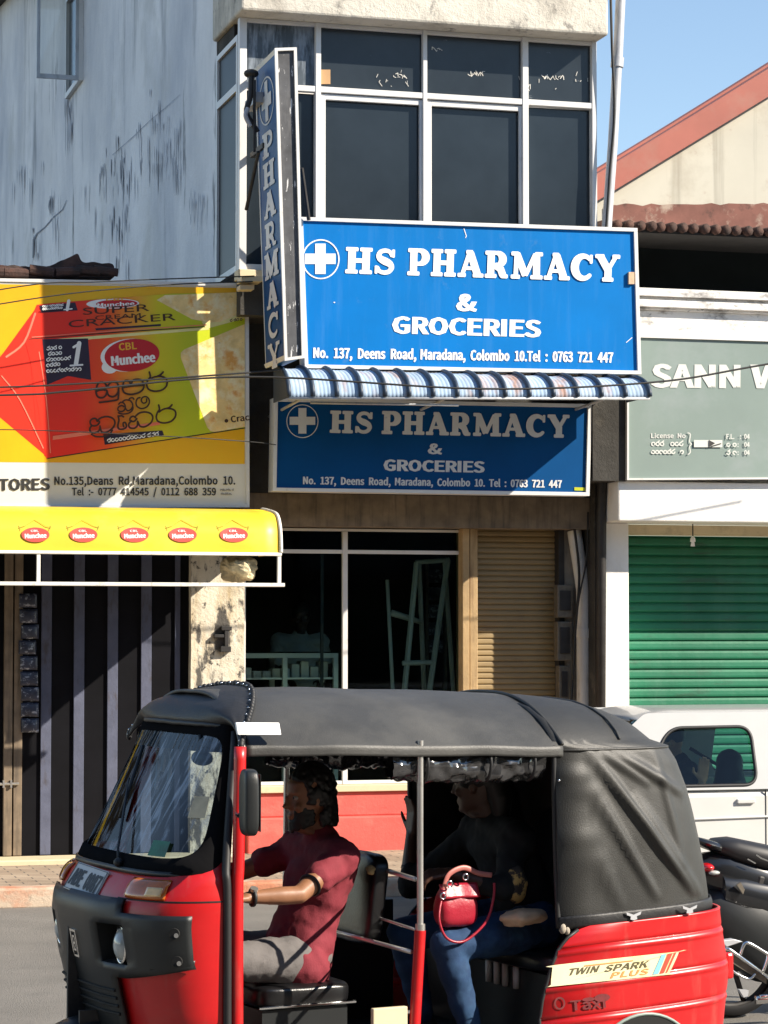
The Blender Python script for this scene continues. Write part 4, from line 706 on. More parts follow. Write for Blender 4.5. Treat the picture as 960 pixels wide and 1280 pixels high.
def font_mesh(s, bold, shear, spacing):
    key = (s, bold, shear, spacing)
    if key in _FONT:
        return _FONT[key]
    if bold > 0:
        V, F = grotesque(s, shear, spacing)
        x0, x1 = min(v[0] for v in V), max(v[0] for v in V)
        y1 = max(v[1] for v in V)
        _FONT[key] = ([((x - x0) / (x1 - x0), y / y1) for x, y in V], F)
        return _FONT[key]
    cu = bpy.data.curves.new('lettering', 'FONT')
    cu.body = s
    cu.size = 1
    cu.offset = bold
    cu.shear = shear
    cu.space_character = spacing
    cu.resolution_u = 4
    o = bpy.data.objects.new('lettering', cu)
    C.objects.link(o)
    bpy.context.view_layer.update()
    me = bpy.data.meshes.new_from_object(o.evaluated_get(bpy.context.evaluated_depsgraph_get()))
    V = [(v.co.x, v.co.y) for v in me.vertices]
    F = [tuple(p.vertices) for p in me.polygons]
    x0, x1 = min(v[0] for v in V), max(v[0] for v in V)
    y0, y1 = min(v[1] for v in V), max(v[1] for v in V)
    # heights are measured on the capitals: descenders and commas hang below the baseline
    top = y1
    base = 0.0
    V = [((x - x0) / (x1 - x0), (y - base) / (top - base)) for x, y in V]
    bpy.data.objects.remove(o)
    bpy.data.curves.remove(cu)
    bpy.data.meshes.remove(me)
    _FONT[key] = (V, F)
    return _FONT[key]


def _arc(cx, cy, rx, ry, a0, a1, n=12):
    return [(cx + rx * math.cos(R_(a0 + (a1 - a0) * i / n)), cy + ry * math.sin(R_(a0 + (a1 - a0) * i / n))) for i in range(n + 1)]


TK, TN, SF = 0.29, 0.17, 0.15


def _serif(x, y, w=0.2):
    yy = .075 if y < .5 else .925
    return ([(x - w, yy), (x + w, yy)], -SF)


_BW = [.15, .17, .21, .24, .27, .29, .29, .29, .27, .24, .21, .17, .15]
GLYPH = {
    'H': (1.10, [([(.28, .08), (.28, .92)], -TK), ([(.82, .08), (.82, .92)], -TK), ([(.28, .5), (.82, .5)], -TN), _serif(.28, 0, .24), _serif(.28, 1, .24), _serif(.82, 0, .24), _serif(.82, 1, .24)]),
    'P': (0.95, [([(.28, .08), (.28, .92)], -TK), _serif(.28, 0, .25), ([(.04, .925), (.50, .925)], -SF), (_arc(.50, .68, .27, .245, 90, -90), _BW), ([(.3, .435), (.50, .435)], -.15)]),
    'R': (1.06, [([(.28, .08), (.28, .92)], -TK), _serif(.28, 0, .24), ([(.04, .925), (.50, .925)], -SF), (_arc(.50, .69, .26, .235, 90, -90), _BW), ([(.3, .455), (.52, .455)], -.15), ([(.52, .44), (.68, .34), (.77, .13)], .26), ([(.70, .075), (.98, .075)], -SF)]),
    'A': (1.10, [([(.50, .92), (.22, .08)], -.17), ([(.52, .92), (.85, .08)], -.30), ([(.3, .33), (.75, .33)], -.13), _serif(.20, 0, .17), _serif(.87, 0, .22), ([(.36, .925), (.64, .925)], -SF)]),
    'M': (1.36, [([(.24, .08), (.26, .92)], -.18), ([(1.09, .08), (1.07, .92)], -.29), ([(.26, .94), (.64, .12)], -.28), ([(.64, .12), (1.02, .94)], -.17), _serif(.23, 0, .19), _serif(1.09, 0, .25), ([(.04, .925), (.36, .925)], -SF), ([(1.0, .925), (1.33, .925)], -SF)]),
    'C': (1.00, [(_arc(.54, .5, .36, .41, 46, 314, 22), [.15, .16, .17, .18, .20, .22, .24, .26, .28, .29, .30, .30, .30, .29, .28, .26, .24, .22, .20, .18, .17, .16, .15]), ([(.84, .97), (.84, .64)], -.12)]),
    'Y': (1.04, [([(.20, .94), (.53, .44)], -.30), ([(.85, .94), (.56, .46)], -.17), ([(.54, .50), (.54, .08)], -.29), _serif(.54, 0, .23), _serif(.19, 1, .19), _serif(.86, 1, .16)]),
    'S': (0.88, [(crv([(.69, .74), (.62, .87), (.44, .92), (.26, .86), (.20, .72), (.27, .60), (.45, .51), (.63, .42), (.70, .28), (.61, .13), (.43, .08), (.24, .13), (.17, .26)], 2), [.14, .145, .15, .155, .16, .165, .17, .18, .20, .22, .25, .27, .29, .27, .25, .22, .20, .18, .17, .165, .16, .155, .15, .145, .14]), ([(.755, .97), (.755, .66)], -.11), ([(.115, .34), (.115, .03)], -.11)]),
    ' ': (0.42, []),
}


def slab_strokes(s):
    x = 0
    out = []
    for ch in s:
        w, st = GLYPH[ch]
        for pts, sw in st:
            out.append(([(x + p[0], p[1]) for p in pts], sw))
        x += w
    return out, x


def squiggle(ink, x0, y0, x1, y1, h, w, seed=1):
    """a row of small round-bodied letters, as Sinhala small print reads at this size"""
    rnd = random.Random(seed)
    L = math.hypot(x1 - x0, y1 - y0)
    ux, uy = (x1 - x0) / L, (y1 - y0) / L
    x = 0
    while x < L - h * 0.8:
        if rnd.random() < .14:
            x += h * .5
        a0 = rnd.choice((0, 90, 180, 250))
        span = rnd.choice((270, 300, 330))
        pts = []
        for p in _arc(x + h * .5, 0, h * .42, h * .42, a0, a0 + span, 7):
            pts.append((x0 + ux * p[0] - uy * p[1], y0 + uy * p[0] + ux * p[1]))
        ink.stroke(pts, w)
        if rnd.random() < .35:
            ink.stroke([(x0 + ux * (x + h * .5), y0 + uy * x - h * .45), (x0 + ux * (x + h * .9), y0 + uy * x - h * .75)], w)
        x += h * 1.05


def on_plane(Y):
    return lambda px, py, k: P(px, py, Y - k)


def pxbox(bm, x0, y0, x1, y1, Y0, Y1):
    """box whose front face covers pixels x0..x1, y0..y1 on the plane Y0 and runs straight back to Y1"""
    pxquad(bm, [(x0, y0), (x1, y0), (x1, y1), (x0, y1)], Y0, Y1 - Y0)


def pxquad(bm, q, Y, depth):
    f = [P(x, y, Y) for x, y in q]
    b = [p + Vector((0, depth, 0)) for p in f]
    hexa(bm, [f[3], f[2], b[2], b[3], f[0], f[1], b[1], b[0]])


def frame_quad(bm, q, w, Y, depth):
    """picture-frame border of w pixels inside quad q (butted ends)"""
    tl, tr, br, bl = [Vector(p) for p in q]
    h = lambda a, b, t: a + (b - a).normalized() * t
    pxquad(bm, [tl, tr, tr + (br - tr).normalized() * w, tl + (bl - tl).normalized() * w], Y, depth)
    pxquad(bm, [bl - (bl - tl).normalized() * w, br - (br - tr).normalized() * w, br, bl], Y, depth)
    L0, L1 = tl + (bl - tl).normalized() * w, bl - (bl - tl).normalized() * w
    pxquad(bm, [L0, h(L0, tr - tl + L0, w), h(L1, br - bl + L1, w), L1], Y, depth)
    R0, R1 = tr + (br - tr).normalized() * w, br - (br - tr).normalized() * w
    pxquad(bm, [h(R0, tl - tr + R0, w), R0, R1, h(R1, bl - br + R1, w)], Y, depth)


# ================================================================== SETTING
bm = BM(); face(bm, [(-400, -400, -0.02), (400, -400, -0.02), (400, 700, -0.02), (-400, 700, -0.02)])
setp(build('ground', bm, M['dark_wall']), kind='structure')
bm = BM(); face(bm, [(-120, -6.5, 0), (120, -6.5, 0), (120, 17.72, 0), (-120, 17.72, 0)])
setp(build('road', bm, M['asphalt']), kind='structure')
bm = BM()
x = -18.0
while x < 26:
    box(bm, x, x + 0.885, 17.70, 17.90, -0.01, 0.135 + random.uniform(-.004, .004))
    x += 0.9
setp(build('kerb', bm, M['kerb'], bevel=0.015), kind='structure')
bm = BM()
grid(bm, lambda u, v: Vector((-18 + 44 * u, 17.90 + 3.6 * v, 0.125 + 0.006 * noise.noise(Vector((u * 60, v * 6, 0))))), 120, 12)
setp(build('pavement', bm, M['pavers'], smooth=True), kind='structure')

# ================================================================== ACROSS THE STREET (added out of view to cut low sky light; shows in the glass)
xo = -34.0
for k, (w_, h_, c_) in enumerate(((13, 10.5, 'opp_a'), (10, 12.5, 'opp_b'), (12, 9.5, 'opp_c'), (11, 12.0, 'opp_a'), (14, 10.0, 'opp_b'), (12, 11.5, 'opp_c'))):
    ob = thing('sky_block_building', ('ochre', 'grey', 'tan', 'tall ochre', 'low grey', 'tan end')[k] + ' unseen building added across the street to cut sky light', 'building', (xo + w_ / 2, -8, 0), group='added unseen buildings across the street')
    bm = BM(); box(bm, xo, xo + w_ - .2, -16, -8, 0, h_); box(bm, xo - .1, xo + w_ - .1, -16.2, -7.7, h_, h_ + .5)
    build('wall', bm, M[c_], ob)
    nw = int(w_ / 2.4)
    for fl in range(3):
        for j in range(nw):
            x0_ = xo + .9 + j * (w_ - 1.2) / nw
            z0_ = (.3, 4.2, 7.2)[fl]; hh = (2.6, 1.6, 1.6)[fl]
            bm = BM(); box(bm, x0_, x0_ + 1.5, -7.99, -7.96, z0_, z0_ + hh); build('window', bm, M['pane'], ob)
    bm = BM(); hexa(bm, [(xo, -7.95, 3.1), (xo + w_ - .2, -7.95, 3.1), (xo + w_ - .2, -6.6, 2.9), (xo, -6.6, 2.9), (xo, -7.95, 3.2), (xo + w_ - .2, -7.95, 3.2), (xo + w_ - .2, -6.6, 3.0), (xo, -6.6, 3.0)][:]); build('canopy', bm, M['tile'], ob)
    xo += w_

# ================================================================== LEFT SHOP
ls = thing('provision_shop', 'shop with black folding gate below the yellow cracker billboard', 'shop', (3.0, 19.9, 0))
YG = 19.95
bm = BM()
box(bm, -3.2, 4.42, 19.98, 20.15, 2.35, 4.62)                      # wall behind the billboard
build('upper_wall', bm, M['dark_wall'], ls)
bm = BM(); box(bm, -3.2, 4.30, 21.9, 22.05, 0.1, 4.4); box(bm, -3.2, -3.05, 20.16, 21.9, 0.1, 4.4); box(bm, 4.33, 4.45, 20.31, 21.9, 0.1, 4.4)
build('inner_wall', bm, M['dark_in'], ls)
bm = BM()
a, b = P(239, 735, 19.85), P(306, 735, 19.85)
box(bm, a.x, b.x, 19.85, 20.3, 0.12, 2.95)
bmesh.ops.subdivide_edges(bm, edges=bm.edges[:], cuts=14, use_grid_fill=True)
for v in bm.verts:
    n_ = noise.noise(v.co * 5.0)
    v.co.y += 0.012 * n_ if v.co.y < 19.9 else 0
    v.co.x += 0.006 * noise.noise(v.co * 7.0)
pil = build('pillar', bm, M['pillar'], ls, smooth=True, auto=35)
bm = BM(); pxbox(bm, 277, 783, 290, 788, 19.80, 19.86); pxbox(bm, 281, 788, 286, 808, 19.805, 19.86); pxbox(bm, 276, 808, 289, 815, 19.80, 19.86); pxbox(bm, 268, 793, 281, 797, 19.81, 19.86)
build('iron_clamp', bm, M['iron'], pil, bevel=.004)
bm = BM()
xg0, xg1 = -3.0, P(238, 800, YG).x
box(bm, xg0, xg1, YG, YG + 0.04, 0.16, 2.7)
gate = build('folding_gate', bm, M['gate_black'], ls)
for cx in (-148, -107, -66, 57, 98, 140, 182, 221):
    bm = BM()
    w = 6.5 if cx < 210 else 3.2
    a, b = P(cx - w, 900, YG), P(cx + w, 900, YG)
    box(bm, a.x, b.x, YG - 0.022, YG - 0.002, 0.17, 2.66)
    build('gate_bar', bm, M['gate_bar'], gate, bevel=.003)
bm = BM()
a, b = P(4, 900, YG), P(27, 900, YG)
box(bm, a.x, (a.x + b.x) / 2 - .006, YG - 0.05, YG - 0.003, 0.17, 2.62)
box(bm, (a.x + b.x) / 2 + .006, b.x, YG - 0.045, YG - 0.003, 0.17, 2.62)
lf = build('wooden_leaf', bm, M['wood'], ls, bevel=.004)
bm = BM(); q = P(8, 980, YG - .06); cyl(bm, (q.x - .08, q.y, q.z), (q.x + .10, q.y, q.z), .011, 10); box(bm, q.x - .03, q.x - .015, q.y - .012, q.y + .015, q.z - .03, q.z + .03); box(bm, q.x + .03, q.x + .045, q.y - .012, q.y + .015, q.z - .03, q.z + .03)
build('bolt', bm, M['steel'], lf)
bm = BM(); box(bm, -3.2, b.x + 1.6, 19.55, 19.93, 0.10, 0.165)
build('threshold', bm, M['cream'], ls, bevel=.01)
# broken dark roof edge above the billboard
bm = BM(); hexa(bm, [(-3.2, 19.75, 4.63), (3.25, 19.75, 4.63), (3.25, 22, 4.75), (-3.2, 22, 4.75), (-3.2, 19.75, 4.70), (3.25, 19.75, 4.70), (3.25, 22, 4.82), (-3.2, 22, 4.82)])
build('roof', bm, M['roof_dark'], ls)
bm = BM()
top_ = crv([(-190, 327), (-120, 331), (-60, 326), (0, 331), (38, 333), (62, 332), (76, 326), (88, 321), (97, 317), (103, 327), (118, 328), (140, 330), (143, 338)], 5)
A_, B_, C_, D_ = [], [], [], []
for k, p in enumerate(top_):
    jx = 2.2 * noise.noise(Vector((p.x * .09, 0, 0)))
    t0 = P(p.x, p.y + jx, 19.64); b0 = P(p.x, max(p.y + jx + 4, 346), 19.62)
    A_.append(bm.verts.new(t0)); B_.append(bm.verts.new(b0))
    C_.append(bm.verts.new(t0 + Vector((0, .5, .02)))); D_.append(bm.verts.new(b0 + Vector((0, .5, 0))))
for k in range(len(top_) - 1):
    bm.faces.new((B_[k], B_[k + 1], A_[k + 1], A_[k])); bm.faces.new((A_[k], A_[k + 1], C_[k + 1], C_[k])); bm.faces.new((D_[k], D_[k + 1], B_[k + 1], B_[k]))
bm.faces.new((A_[0], C_[0], D_[0], B_[0])); bm.faces.new((A_[-1], B_[-1], D_[-1], C_[-1]))
build('broken_ridge', bm, M['roof_rust'], ls)
bm = BM()
for k in range(9):
    x_ = -110 + 29 * k + random.uniform(-6, 6)
    p0 = P(x_, 338 + random.uniform(-2, 3), 19.60); p1 = P(x_ + 30, 339 + random.uniform(-2, 3), 19.60)
    tube(bm, [p0, p1], .032 + random.uniform(0, .01), 8, flat=.8)
build('roof_tiles', bm, M['roof_rust'], ls)

# ---- hanging strip of sachets inside the gate line
hs = thing('sachet_strip', 'hanging strip of small dark printed sachets beside the wooden gate leaf', 'sachets', tuple(P(36, 915, 19.88)))
for k in range(9):
    bm = BM()
    y0 = 742 + k * 19.5
    j = random.uniform(-2, 2)
    def sf(u, v, y0=y0, j=j):
        p = P(25 + 22 * u + j, y0 + 17.5 * v, 19.88)
        p.y += -0.012 * math.sin(math.pi * v) * math.sin(math.pi * u) + 0.01 * math.sin(u * 5 + k)
        return p
    grid(bm, sf, 6, 6)
    build('sachet', bm, M['sachet'], hs, smooth=True, solid=.004)

# ================================================================== BILLBOARD
YB = 19.55
BBX = 2.4
gradient_pack()
bb = thing('billboard', 'large yellow and red cracker advertisement board above the yellow awning', 'billboard', (BBX, YB, 2.95))
q = [(-190, 347), (308, 357), (309, 631), (-190, 634)]
bm = BM(); pxquad(bm, q, YB, 0.12)
build('panel', bm, M['bb_white'], bb)
bm = BM()
fr = [(-192, 344), (311, 354), (312, 634), (-192, 637)]
frame_quad(bm, fr, 4, YB - 0.012, 0.05)
build('frame', bm, M['alu'], bb)
fB = on_plane(YB)
ik = Ink(fB, .002); ik.poly([(-186, 352), (306, 360), (306, 580), (-186, 576)]); ik.build('amber_field', M['bb_amber'], bb)
# carton: end face, front face, top face
ik = Ink(fB, .003); ik.poly([(-20, 470), (5, 440), (45, 385), (62, 380), (60, 572), (-20, 505)]); ik.build('carton_end', M['bb_red'], bb)
ik = Ink(fB, .004)
ik.poly([(46, 381), (62, 379), (215, 367), (306, 366), (306, 408), (55, 425), (30, 418)])
ik.poly([(36, 424), (306, 406), (306, 536), (64, 572), (56, 570), (46, 545)])
ik.build('carton', M['bb_pack'], bb)
ik = Ink(fB, .0048)
ik.poly([(30, 421), (36, 418), (47, 440), (66, 572), (58, 573), (38, 452)])
ik.build('carton_edge', M['bb_red'], bb)
ik = Ink(fB, .0049); ik.stroke([(36, 424), (150, 415), (262, 408)], [1.0, 1.6, 1.0]); ik.stroke([(60, 573), (180, 554), (306, 535)], 1.3); ik.build('carton_crease', M['bb_brown'], bb)
ik = Ink(fB, .0050); ik.poly([(252, 402), (306, 391), (306, 398), (258, 411)]); ik.poly([(66, 424), (260, 409), (262, 412), (66, 428)]); ik.build('carton_fold', M['bb_fold'], bb)
ik = Ink(fB, .0051)
ik.stroke(crv([(44, 392), (30, 428), (8, 446)], 4), [2.5] * 9); ik.stroke(crv([(49, 440), (58, 500), (63, 566)], 4), [1.2] * 9); ik.stroke(crv([(2, 470), (25, 500), (54, 560)], 4), [1.5] * 9)
ik.poly([(66, 545), (200, 527), (200, 531), (66, 550)]); ik.stroke([(40, 421.5), (150, 413), (258, 406)], 1.0)
ik.build('carton_sheen', M['bb_sheen'], bb)
ik = Ink(fB, .0052)
ik.poly([(196, 375), (206, 369), (306, 365), (306, 390), (276, 402), (262, 403), (240, 399)])
ik.poly([(226, 446), (226, 441), (230, 437), (306, 405), (306, 533.5), (268, 540), (263, 539), (259, 534), (227, 450)])
ik.build('biscuits', M['bb_biscuit'], bb)
ik = Ink(fB, .0056)
ik.poly([(53, 424), (110, 423), (114, 475), (85, 470), (59, 481)])
ik.poly([(49, 382), (94, 378), (97, 388), (52, 391)])
ik.poly([(129, 543), (203, 538), (205, 544), (131, 556)]); ik.poly([(119, 410.5), (201, 405), (201, 407.5), (120, 413)])
ik.build('badge', M['bb_dark'], bb)
ik = Ink(fB, .0062)
# the big "1" with its foot, and small print rows
ik.stroke([(99, 429), (95, 455)], 5.5); ik.stroke([(100, 429), (92, 434)], 3.0); ik.stroke([(88, 457), (103, 456)], 2.2)
ik.stroke([(86, 376), (84, 387)], 4); ik.stroke([(80, 387), (90, 386)], 1.6)
for k, (y, w) in enumerate(((436, 22), (443, 20), (450, 30), (457, 18), (464, 46))):
    squiggle(ik, 58, y, 58 + w, y - 1.5 - .03 * w, 4.2, 1.25, k)
for k, y in enumerate((383, 386.5)):
    squiggle(ik, 53, y, 80, y - 2, 2.4, .8, 20 + k)
squiggle(ik, 134, 551, 202, 542, 4.6, 1.2, 9)
ik.build('badge_print', M['sign_white'], bb)
# logo
ik = Ink(fB, .0058); ik.disc(161.5, 444, 36, 20.5, 36, -.10); ik.disc(141, 379.5, 33, 6.2, 30, -.02); ik.disc(137, 459, 10, 8, 20); ik.build('logo_rim', M['sign_white'], bb)
ik = Ink(fB, .0064); ik.disc(165, 444, 34.5, 20.3, 36, -.10); ik.disc(146, 379.5, 26, 5, 30, -.02); ik.build('logo_oval', M['bb_crimson'], bb)
ik = Ink(fB, .0070); ik.text('CBL', (149, 438), (171, 436), 9, .02); ik.text('CBL', (132, 376), (158, 375), 2.6, .02); ik.build('logo_initials', M['bb_gold'], bb)
ik = Ink(fB, .0072)
ik.text('Munchee', (140, 457), (194, 452), 12.5, .045)
ik.text('Munchee', (122, 384), (168, 381.5), 5, .045)
ik.build('logo_lettering', M['sign_white'], bb)
ik = Ink(fB, .0075)
ik.text('SUPER', (104, 393.5), (187, 388.5), 8.6, .0); ik.text('CREAM', (119, 400), (176, 396.5), 5.2, .0); ik.text('CRACKER', (86, 409.5), (220, 400), 8.8, .0)
Z6 = lambda pts: [(90 + x / 6.0, 440 + y / 6.0) for x, y in pts]
SW = 2.3
for pts, w in (
    ([(262, 268), (250, 238), (222, 226), (196, 238), (184, 270), (182, 312), (200, 340), (232, 342), (255, 322), (262, 292), (240, 284), (205, 286), (184, 296)], SW),
    ([(262, 292), (275, 325), (305, 336), (336, 318), (350, 280), (344, 240), (318, 224), (286, 232), (268, 262)], SW),
    ([(350, 290), (347, 340), (340, 358), (290, 368), (206, 378)], SW),
    ([(440, 240), (425, 216), (398, 216), (384, 240), (380, 280), (398, 308), (440, 318), (492, 308), (528, 285), (540, 250), (525, 215), (492, 204), (460, 212), (444, 240)], SW),
    ([(382, 268), (440, 258), (538, 250)], SW * .8),
    ([(580, 150), (588, 185), (574, 205), (560, 240), (574, 278), (618, 294), (672, 286), (706, 258), (714, 220), (694, 192), (652, 182), (610, 190), (586, 205)], SW),
    ([(640, 182), (662, 172), (684, 150)], SW),
    ([(392, 410), (372, 402), (350, 412), (344, 432), (360, 446), (388, 440), (400, 415), (390, 385), (366, 378), (350, 392)], SW * .85),
    ([(400, 420), (416, 440), (440, 432), (455, 408), (450, 380), (430, 362), (400, 360), (380, 372)], SW * .85),
    ([(348, 456), (385, 465), (430, 456), (456, 430), (455, 405)], SW * .85),
    ([(424, 362), (436, 346), (456, 344), (464, 354)], SW * .85),
    ([(510, 342), (490, 350), (480, 380), (490, 410), (522, 424), (560, 412), (580, 380), (574, 348), (550, 334), (526, 344), (520, 366), (536, 384), (558, 374), (560, 352)], SW * .85),
    ([(190, 520), (178, 500), (152, 502), (136, 524), (150, 552), (190, 548), (206, 524), (190, 512)], SW),
    ([(150, 552), (134, 572), (140, 600), (172, 606), (204, 588), (210, 556)], SW),
    ([(210, 560), (224, 600), (262, 600), (305, 570), (322, 530), (306, 498), (262, 484), (222, 492), (196, 508)], SW),
    ([(148, 618), (180, 634), (232, 634), (280, 616), (302, 588)], SW),
    ([(346, 480), (352, 512), (344, 552), (352, 576), (384, 578), (408, 560), (400, 530), (384, 534), (388, 560)], SW),
    ([(346, 482), (372, 478), (386, 486)], SW),
    ([(476, 492), (458, 482), (438, 494), (436, 516), (466, 520), (486, 500)], SW),
    ([(446, 516), (426, 540), (432, 566), (466, 572), (490, 552), (492, 520), (510, 556), (548, 560), (592, 530), (606, 492), (590, 462), (548, 450), (506, 458), (478, 480)], SW),
    ([(650, 398), (656, 430), (640, 456), (632, 490), (646, 520), (690, 532), (742, 520), (774, 486), (776, 448), (752, 428), (706, 424), (672, 436), (654, 450)], SW),
    ([(704, 424), (730, 416), (750, 396)], SW),
):
    ik.stroke(crv(Z6(pts), 4), w)
ik.text('Crac', (289, 528), (312, 525), 8, .02)
ik.disc(283, 526, 2.4, 2.4, 14)
squiggle(ik, 286, 401, 304, 399, 3, .9, 31)
ik.build('carton_lettering', M['bb_brown'], bb)
ik = Ink(fB, .006)
ik.text('STORES', (-13, 613), (62, 612), 14.5, .035)
ik.text('No.135,Deans Rd,Maradana,Colombo 10.', (68, 606), (294, 605.5), 11, .012)
ik.text('Tel :- 0777 414545 / 0112 688 359', (90, 619), (270, 619), 10, .012)
ik.build('address_lettering', M['bb_text'], bb)
ik = Ink(fB, .006); squiggle(ik, 275, 612.5, 292, 612.5, 2.2, .5, 41); squiggle(ik, 276, 617.5, 290, 617.5, 2.2, .5, 42); ik.build('printer_mark', M['mesh_plate'], bb)

# ================================================================== YELLOW AWNING
XA = P(350, 692, 18.75).x
ya = thing('yellow_awning', 'yellow bullnose awning with red oval logos and a thin railing', 'awning', (2.5, 19.4, 2.9))
prof = crv([(19.42, 2.93), (19.2, 2.91), (18.90, 2.865), (18.79, 2.77), (18.76, 2.66), (18.75, 2.56)], 5)
bm = BM()
n = len(prof)
grid(bm, lambda u, v: Vector((-3.0 + (XA + 3.0) * u, prof[min(int(round(v * (n - 1))), n - 1)].x + 0.008 * noise.noise(Vector((u * 30, v * 3, 0))), prof[min(int(round(v * (n - 1))), n - 1)].y)), 60, n - 1)
can = build('canopy', bm, M['yellow'], ya, smooth=True, solid=.006)
bm = BM()
ep = [Vector((XA + .002, p.x, p.y)) for p in prof]
face(bm, ep + [Vector((XA + .002, 19.50, 2.555)), Vector((XA + .002, 19.50, 2.93))])
build('end_cheek', bm, M['yellow'], ya, solid=.006)
bm = BM(); box(bm, -3.0, XA - .02, 18.80, 19.84, 2.600, 2.615); build('soffit', bm, M['dark_in'], ya)  # dark underside board, added to keep sky light off the gate
bm = BM()
tube(bm, [p + Vector((.006, -.006, .004)) for p in ep], .014, 8)
tube(bm, [(-3.0, 18.742, 2.552), (XA + .01, 18.742, 2.552)], .013, 8)
build('edge_piping', bm, M['white_trim'], ya, smooth=True)
bm = BM()
zp = P(350, 729, 18.75).z
box(bm, -3.0, XA + .03, 18.71, 18.82, zp - .028, zp)
for px in (-160, 48, 349):
    p_ = P(px, 710, 18.75)
    box(bm, p_.x - .014, p_.x + .014, 18.74, 18.77, zp + .001, 2.548)
build('rail_frame', bm, M['white_trim'], ya, bevel=.003)
# printed logos, each on the valance
def aw(px, py, k):
    p = P(px, py, 18.77)
    z = p.z
    yy = lerp(sorted([(q.y, q.x) for q in prof]), z)
    return Vector((p.x, yy - k - .006, z))
for k in range(9):
    cx = -144 + 62 * k + (2 if k % 2 else 0)
    if cx > 320: break
    cy = 668.5
    ik = Ink(aw, .004)
    ik.stroke([(cx - 20, cy - 9), (cx - 13, cy - 11), (cx, cy - 19), (cx + 13, cy - 11), (cx + 20, cy - 9)], .9)
    ik.stroke([(cx - 18, cy - 6), (cx - 20, cy - 12)], .8); ik.stroke([(cx + 18, cy - 6), (cx + 20, cy - 12)], .8)
    ik.build('logo_arch', M['olive'], can)
    ik = Ink(aw, .0045); ik.disc(cx, cy, 17.5, 9.3, 26); ik.build('logo_oval', M['logo_red'], can)
    ik = Ink(aw, .0055); ik.text('Munchee', (cx - 13, cy + 4.5), (cx + 13.5, cy + 3.5), 6, .05); ik.text('CBL', (cx - 6, cy - 3.5), (cx + 4, cy - 3.8), 2.6, .02); ik.build('logo_lettering', M['sign_white'], can)
# tied sack lying on the rail board
bm = BM()
c_ = P(299, 711, 18.95)
ell(bm, c_, (.13, .14, .10), 28, 18)
for v in bm.verts:
    d_ = (v.co - c_)
    v.co = c_ + d_ * (1 + .45 * noise.noise(v.co * 7) + .25 * noise.noise(v.co * 17) + .12 * noise.noise(v.co * 40))
    v.co.z = max(v.co.z, zp + .003)
setp(build('sack_bundle', bm, M['bundle'], smooth=False, origin=(c_.x, c_.y, zp)), 'crumpled beige sack bundle stuffed above the awning rail board', 'bundle')

# ================================================================== PHARMACY BUILDING
ph = thing('pharmacy_building', 'narrow pharmacy building with upstairs bay of dark windows and stained side wall', 'building', (5.8, 20.2, 0))
X0 = P(270, 300, 20.3).x
bm = BM()
pts = [(X0, 20.3, 2.6), (X0, 40, 2.6), (X0, 40, 11.5), (X0, 33.6, 10.75), (X0, 28.6, 9.70), (X0, 26, 9.4), (X0, 20.3, 8.6)]
prism(bm, pts, (0.22, 0, 0))
sw = build('side_wall', bm, M['side_wall'], ph)
bm = BM()
prism(bm, [(X0 - .38, 26.0, 9.36), (X0 - .38, 28.6, 9.66), (X0 - .38, 33.6, 10.7), (X0 - .38, 40, 11.45), (X0 - .38, 40, 11.9), (X0 - .38, 33.6, 11.1), (X0 - .38, 28.6, 10.0), (X0 - .38, 26, 9.66)], (0.8, 0, 0))
build('roof_edge', bm, M['roof_dark'], ph)
def on_side(px, py, k=0.0):
    d = ray(px, py)
    t = (X0 - .003 - k) / d.x
    return Vector((X0 - .003 - k, d.y * t, CAM_H + d.z * t))
rnd = random.Random(11)
for nm, seeds, m_ in (('damp_stain', ((150, 205, 26, 22), (128, 245, 22, 12), (200, 150, 30, 16), (215, 190, 20, 14), (85, 140, 6, 10), (155, 290, 10, 8), (68, 250, 8, 5), (30, 210, 18, 8), (245, 250, 14, 8)), 'wall_stain'), ('drip_mark', ((152, 200, 14, 16), (146, 285, 12, 8), (62, 245, 4, 4), (45, 300, 5, 5), (84, 110, 4, 8), (205, 195, 18, 8)), 'wall_stain_dark')):
    ik = Ink(on_side, 0.0)
    for cx, cy, sp, n_ in seeds:
        for k in range(n_):
            x_ = cx + rnd.gauss(0, sp * .55); y_ = cy + rnd.gauss(0, 16)
            L_ = rnd.uniform(10, 46) * (0.7 if nm == 'drip_mark' else 1)
            w_ = rnd.uniform(.4, 1.5)
            pts = [(x_ + .5 * noise.noise(Vector((x_, q * 2.0, k))), y_ + L_ * q) for q in (0, .2, .4, .6, .8, 1)]
            ik.stroke(pts, [w_ * f for f in (.3, .9, 1, .8, .5, .15)])
    ik.build(nm, M[m_], sw)
ik = Ink(on_side, .006)
ik.stroke([(83, 250), (78, 262), (66, 272), (56, 284), (46, 292), (42, 300), (41, 322)], [.5, .8, 1.2, 1.0, 1.6, 2.6, 1.2])
ik.stroke([(225, 118), (205, 136), (188, 150), (165, 172), (140, 194)], [.3, .5, .5, .6, .4])
ik.build('plaster_crack', M['wall_stain_dark'], sw)
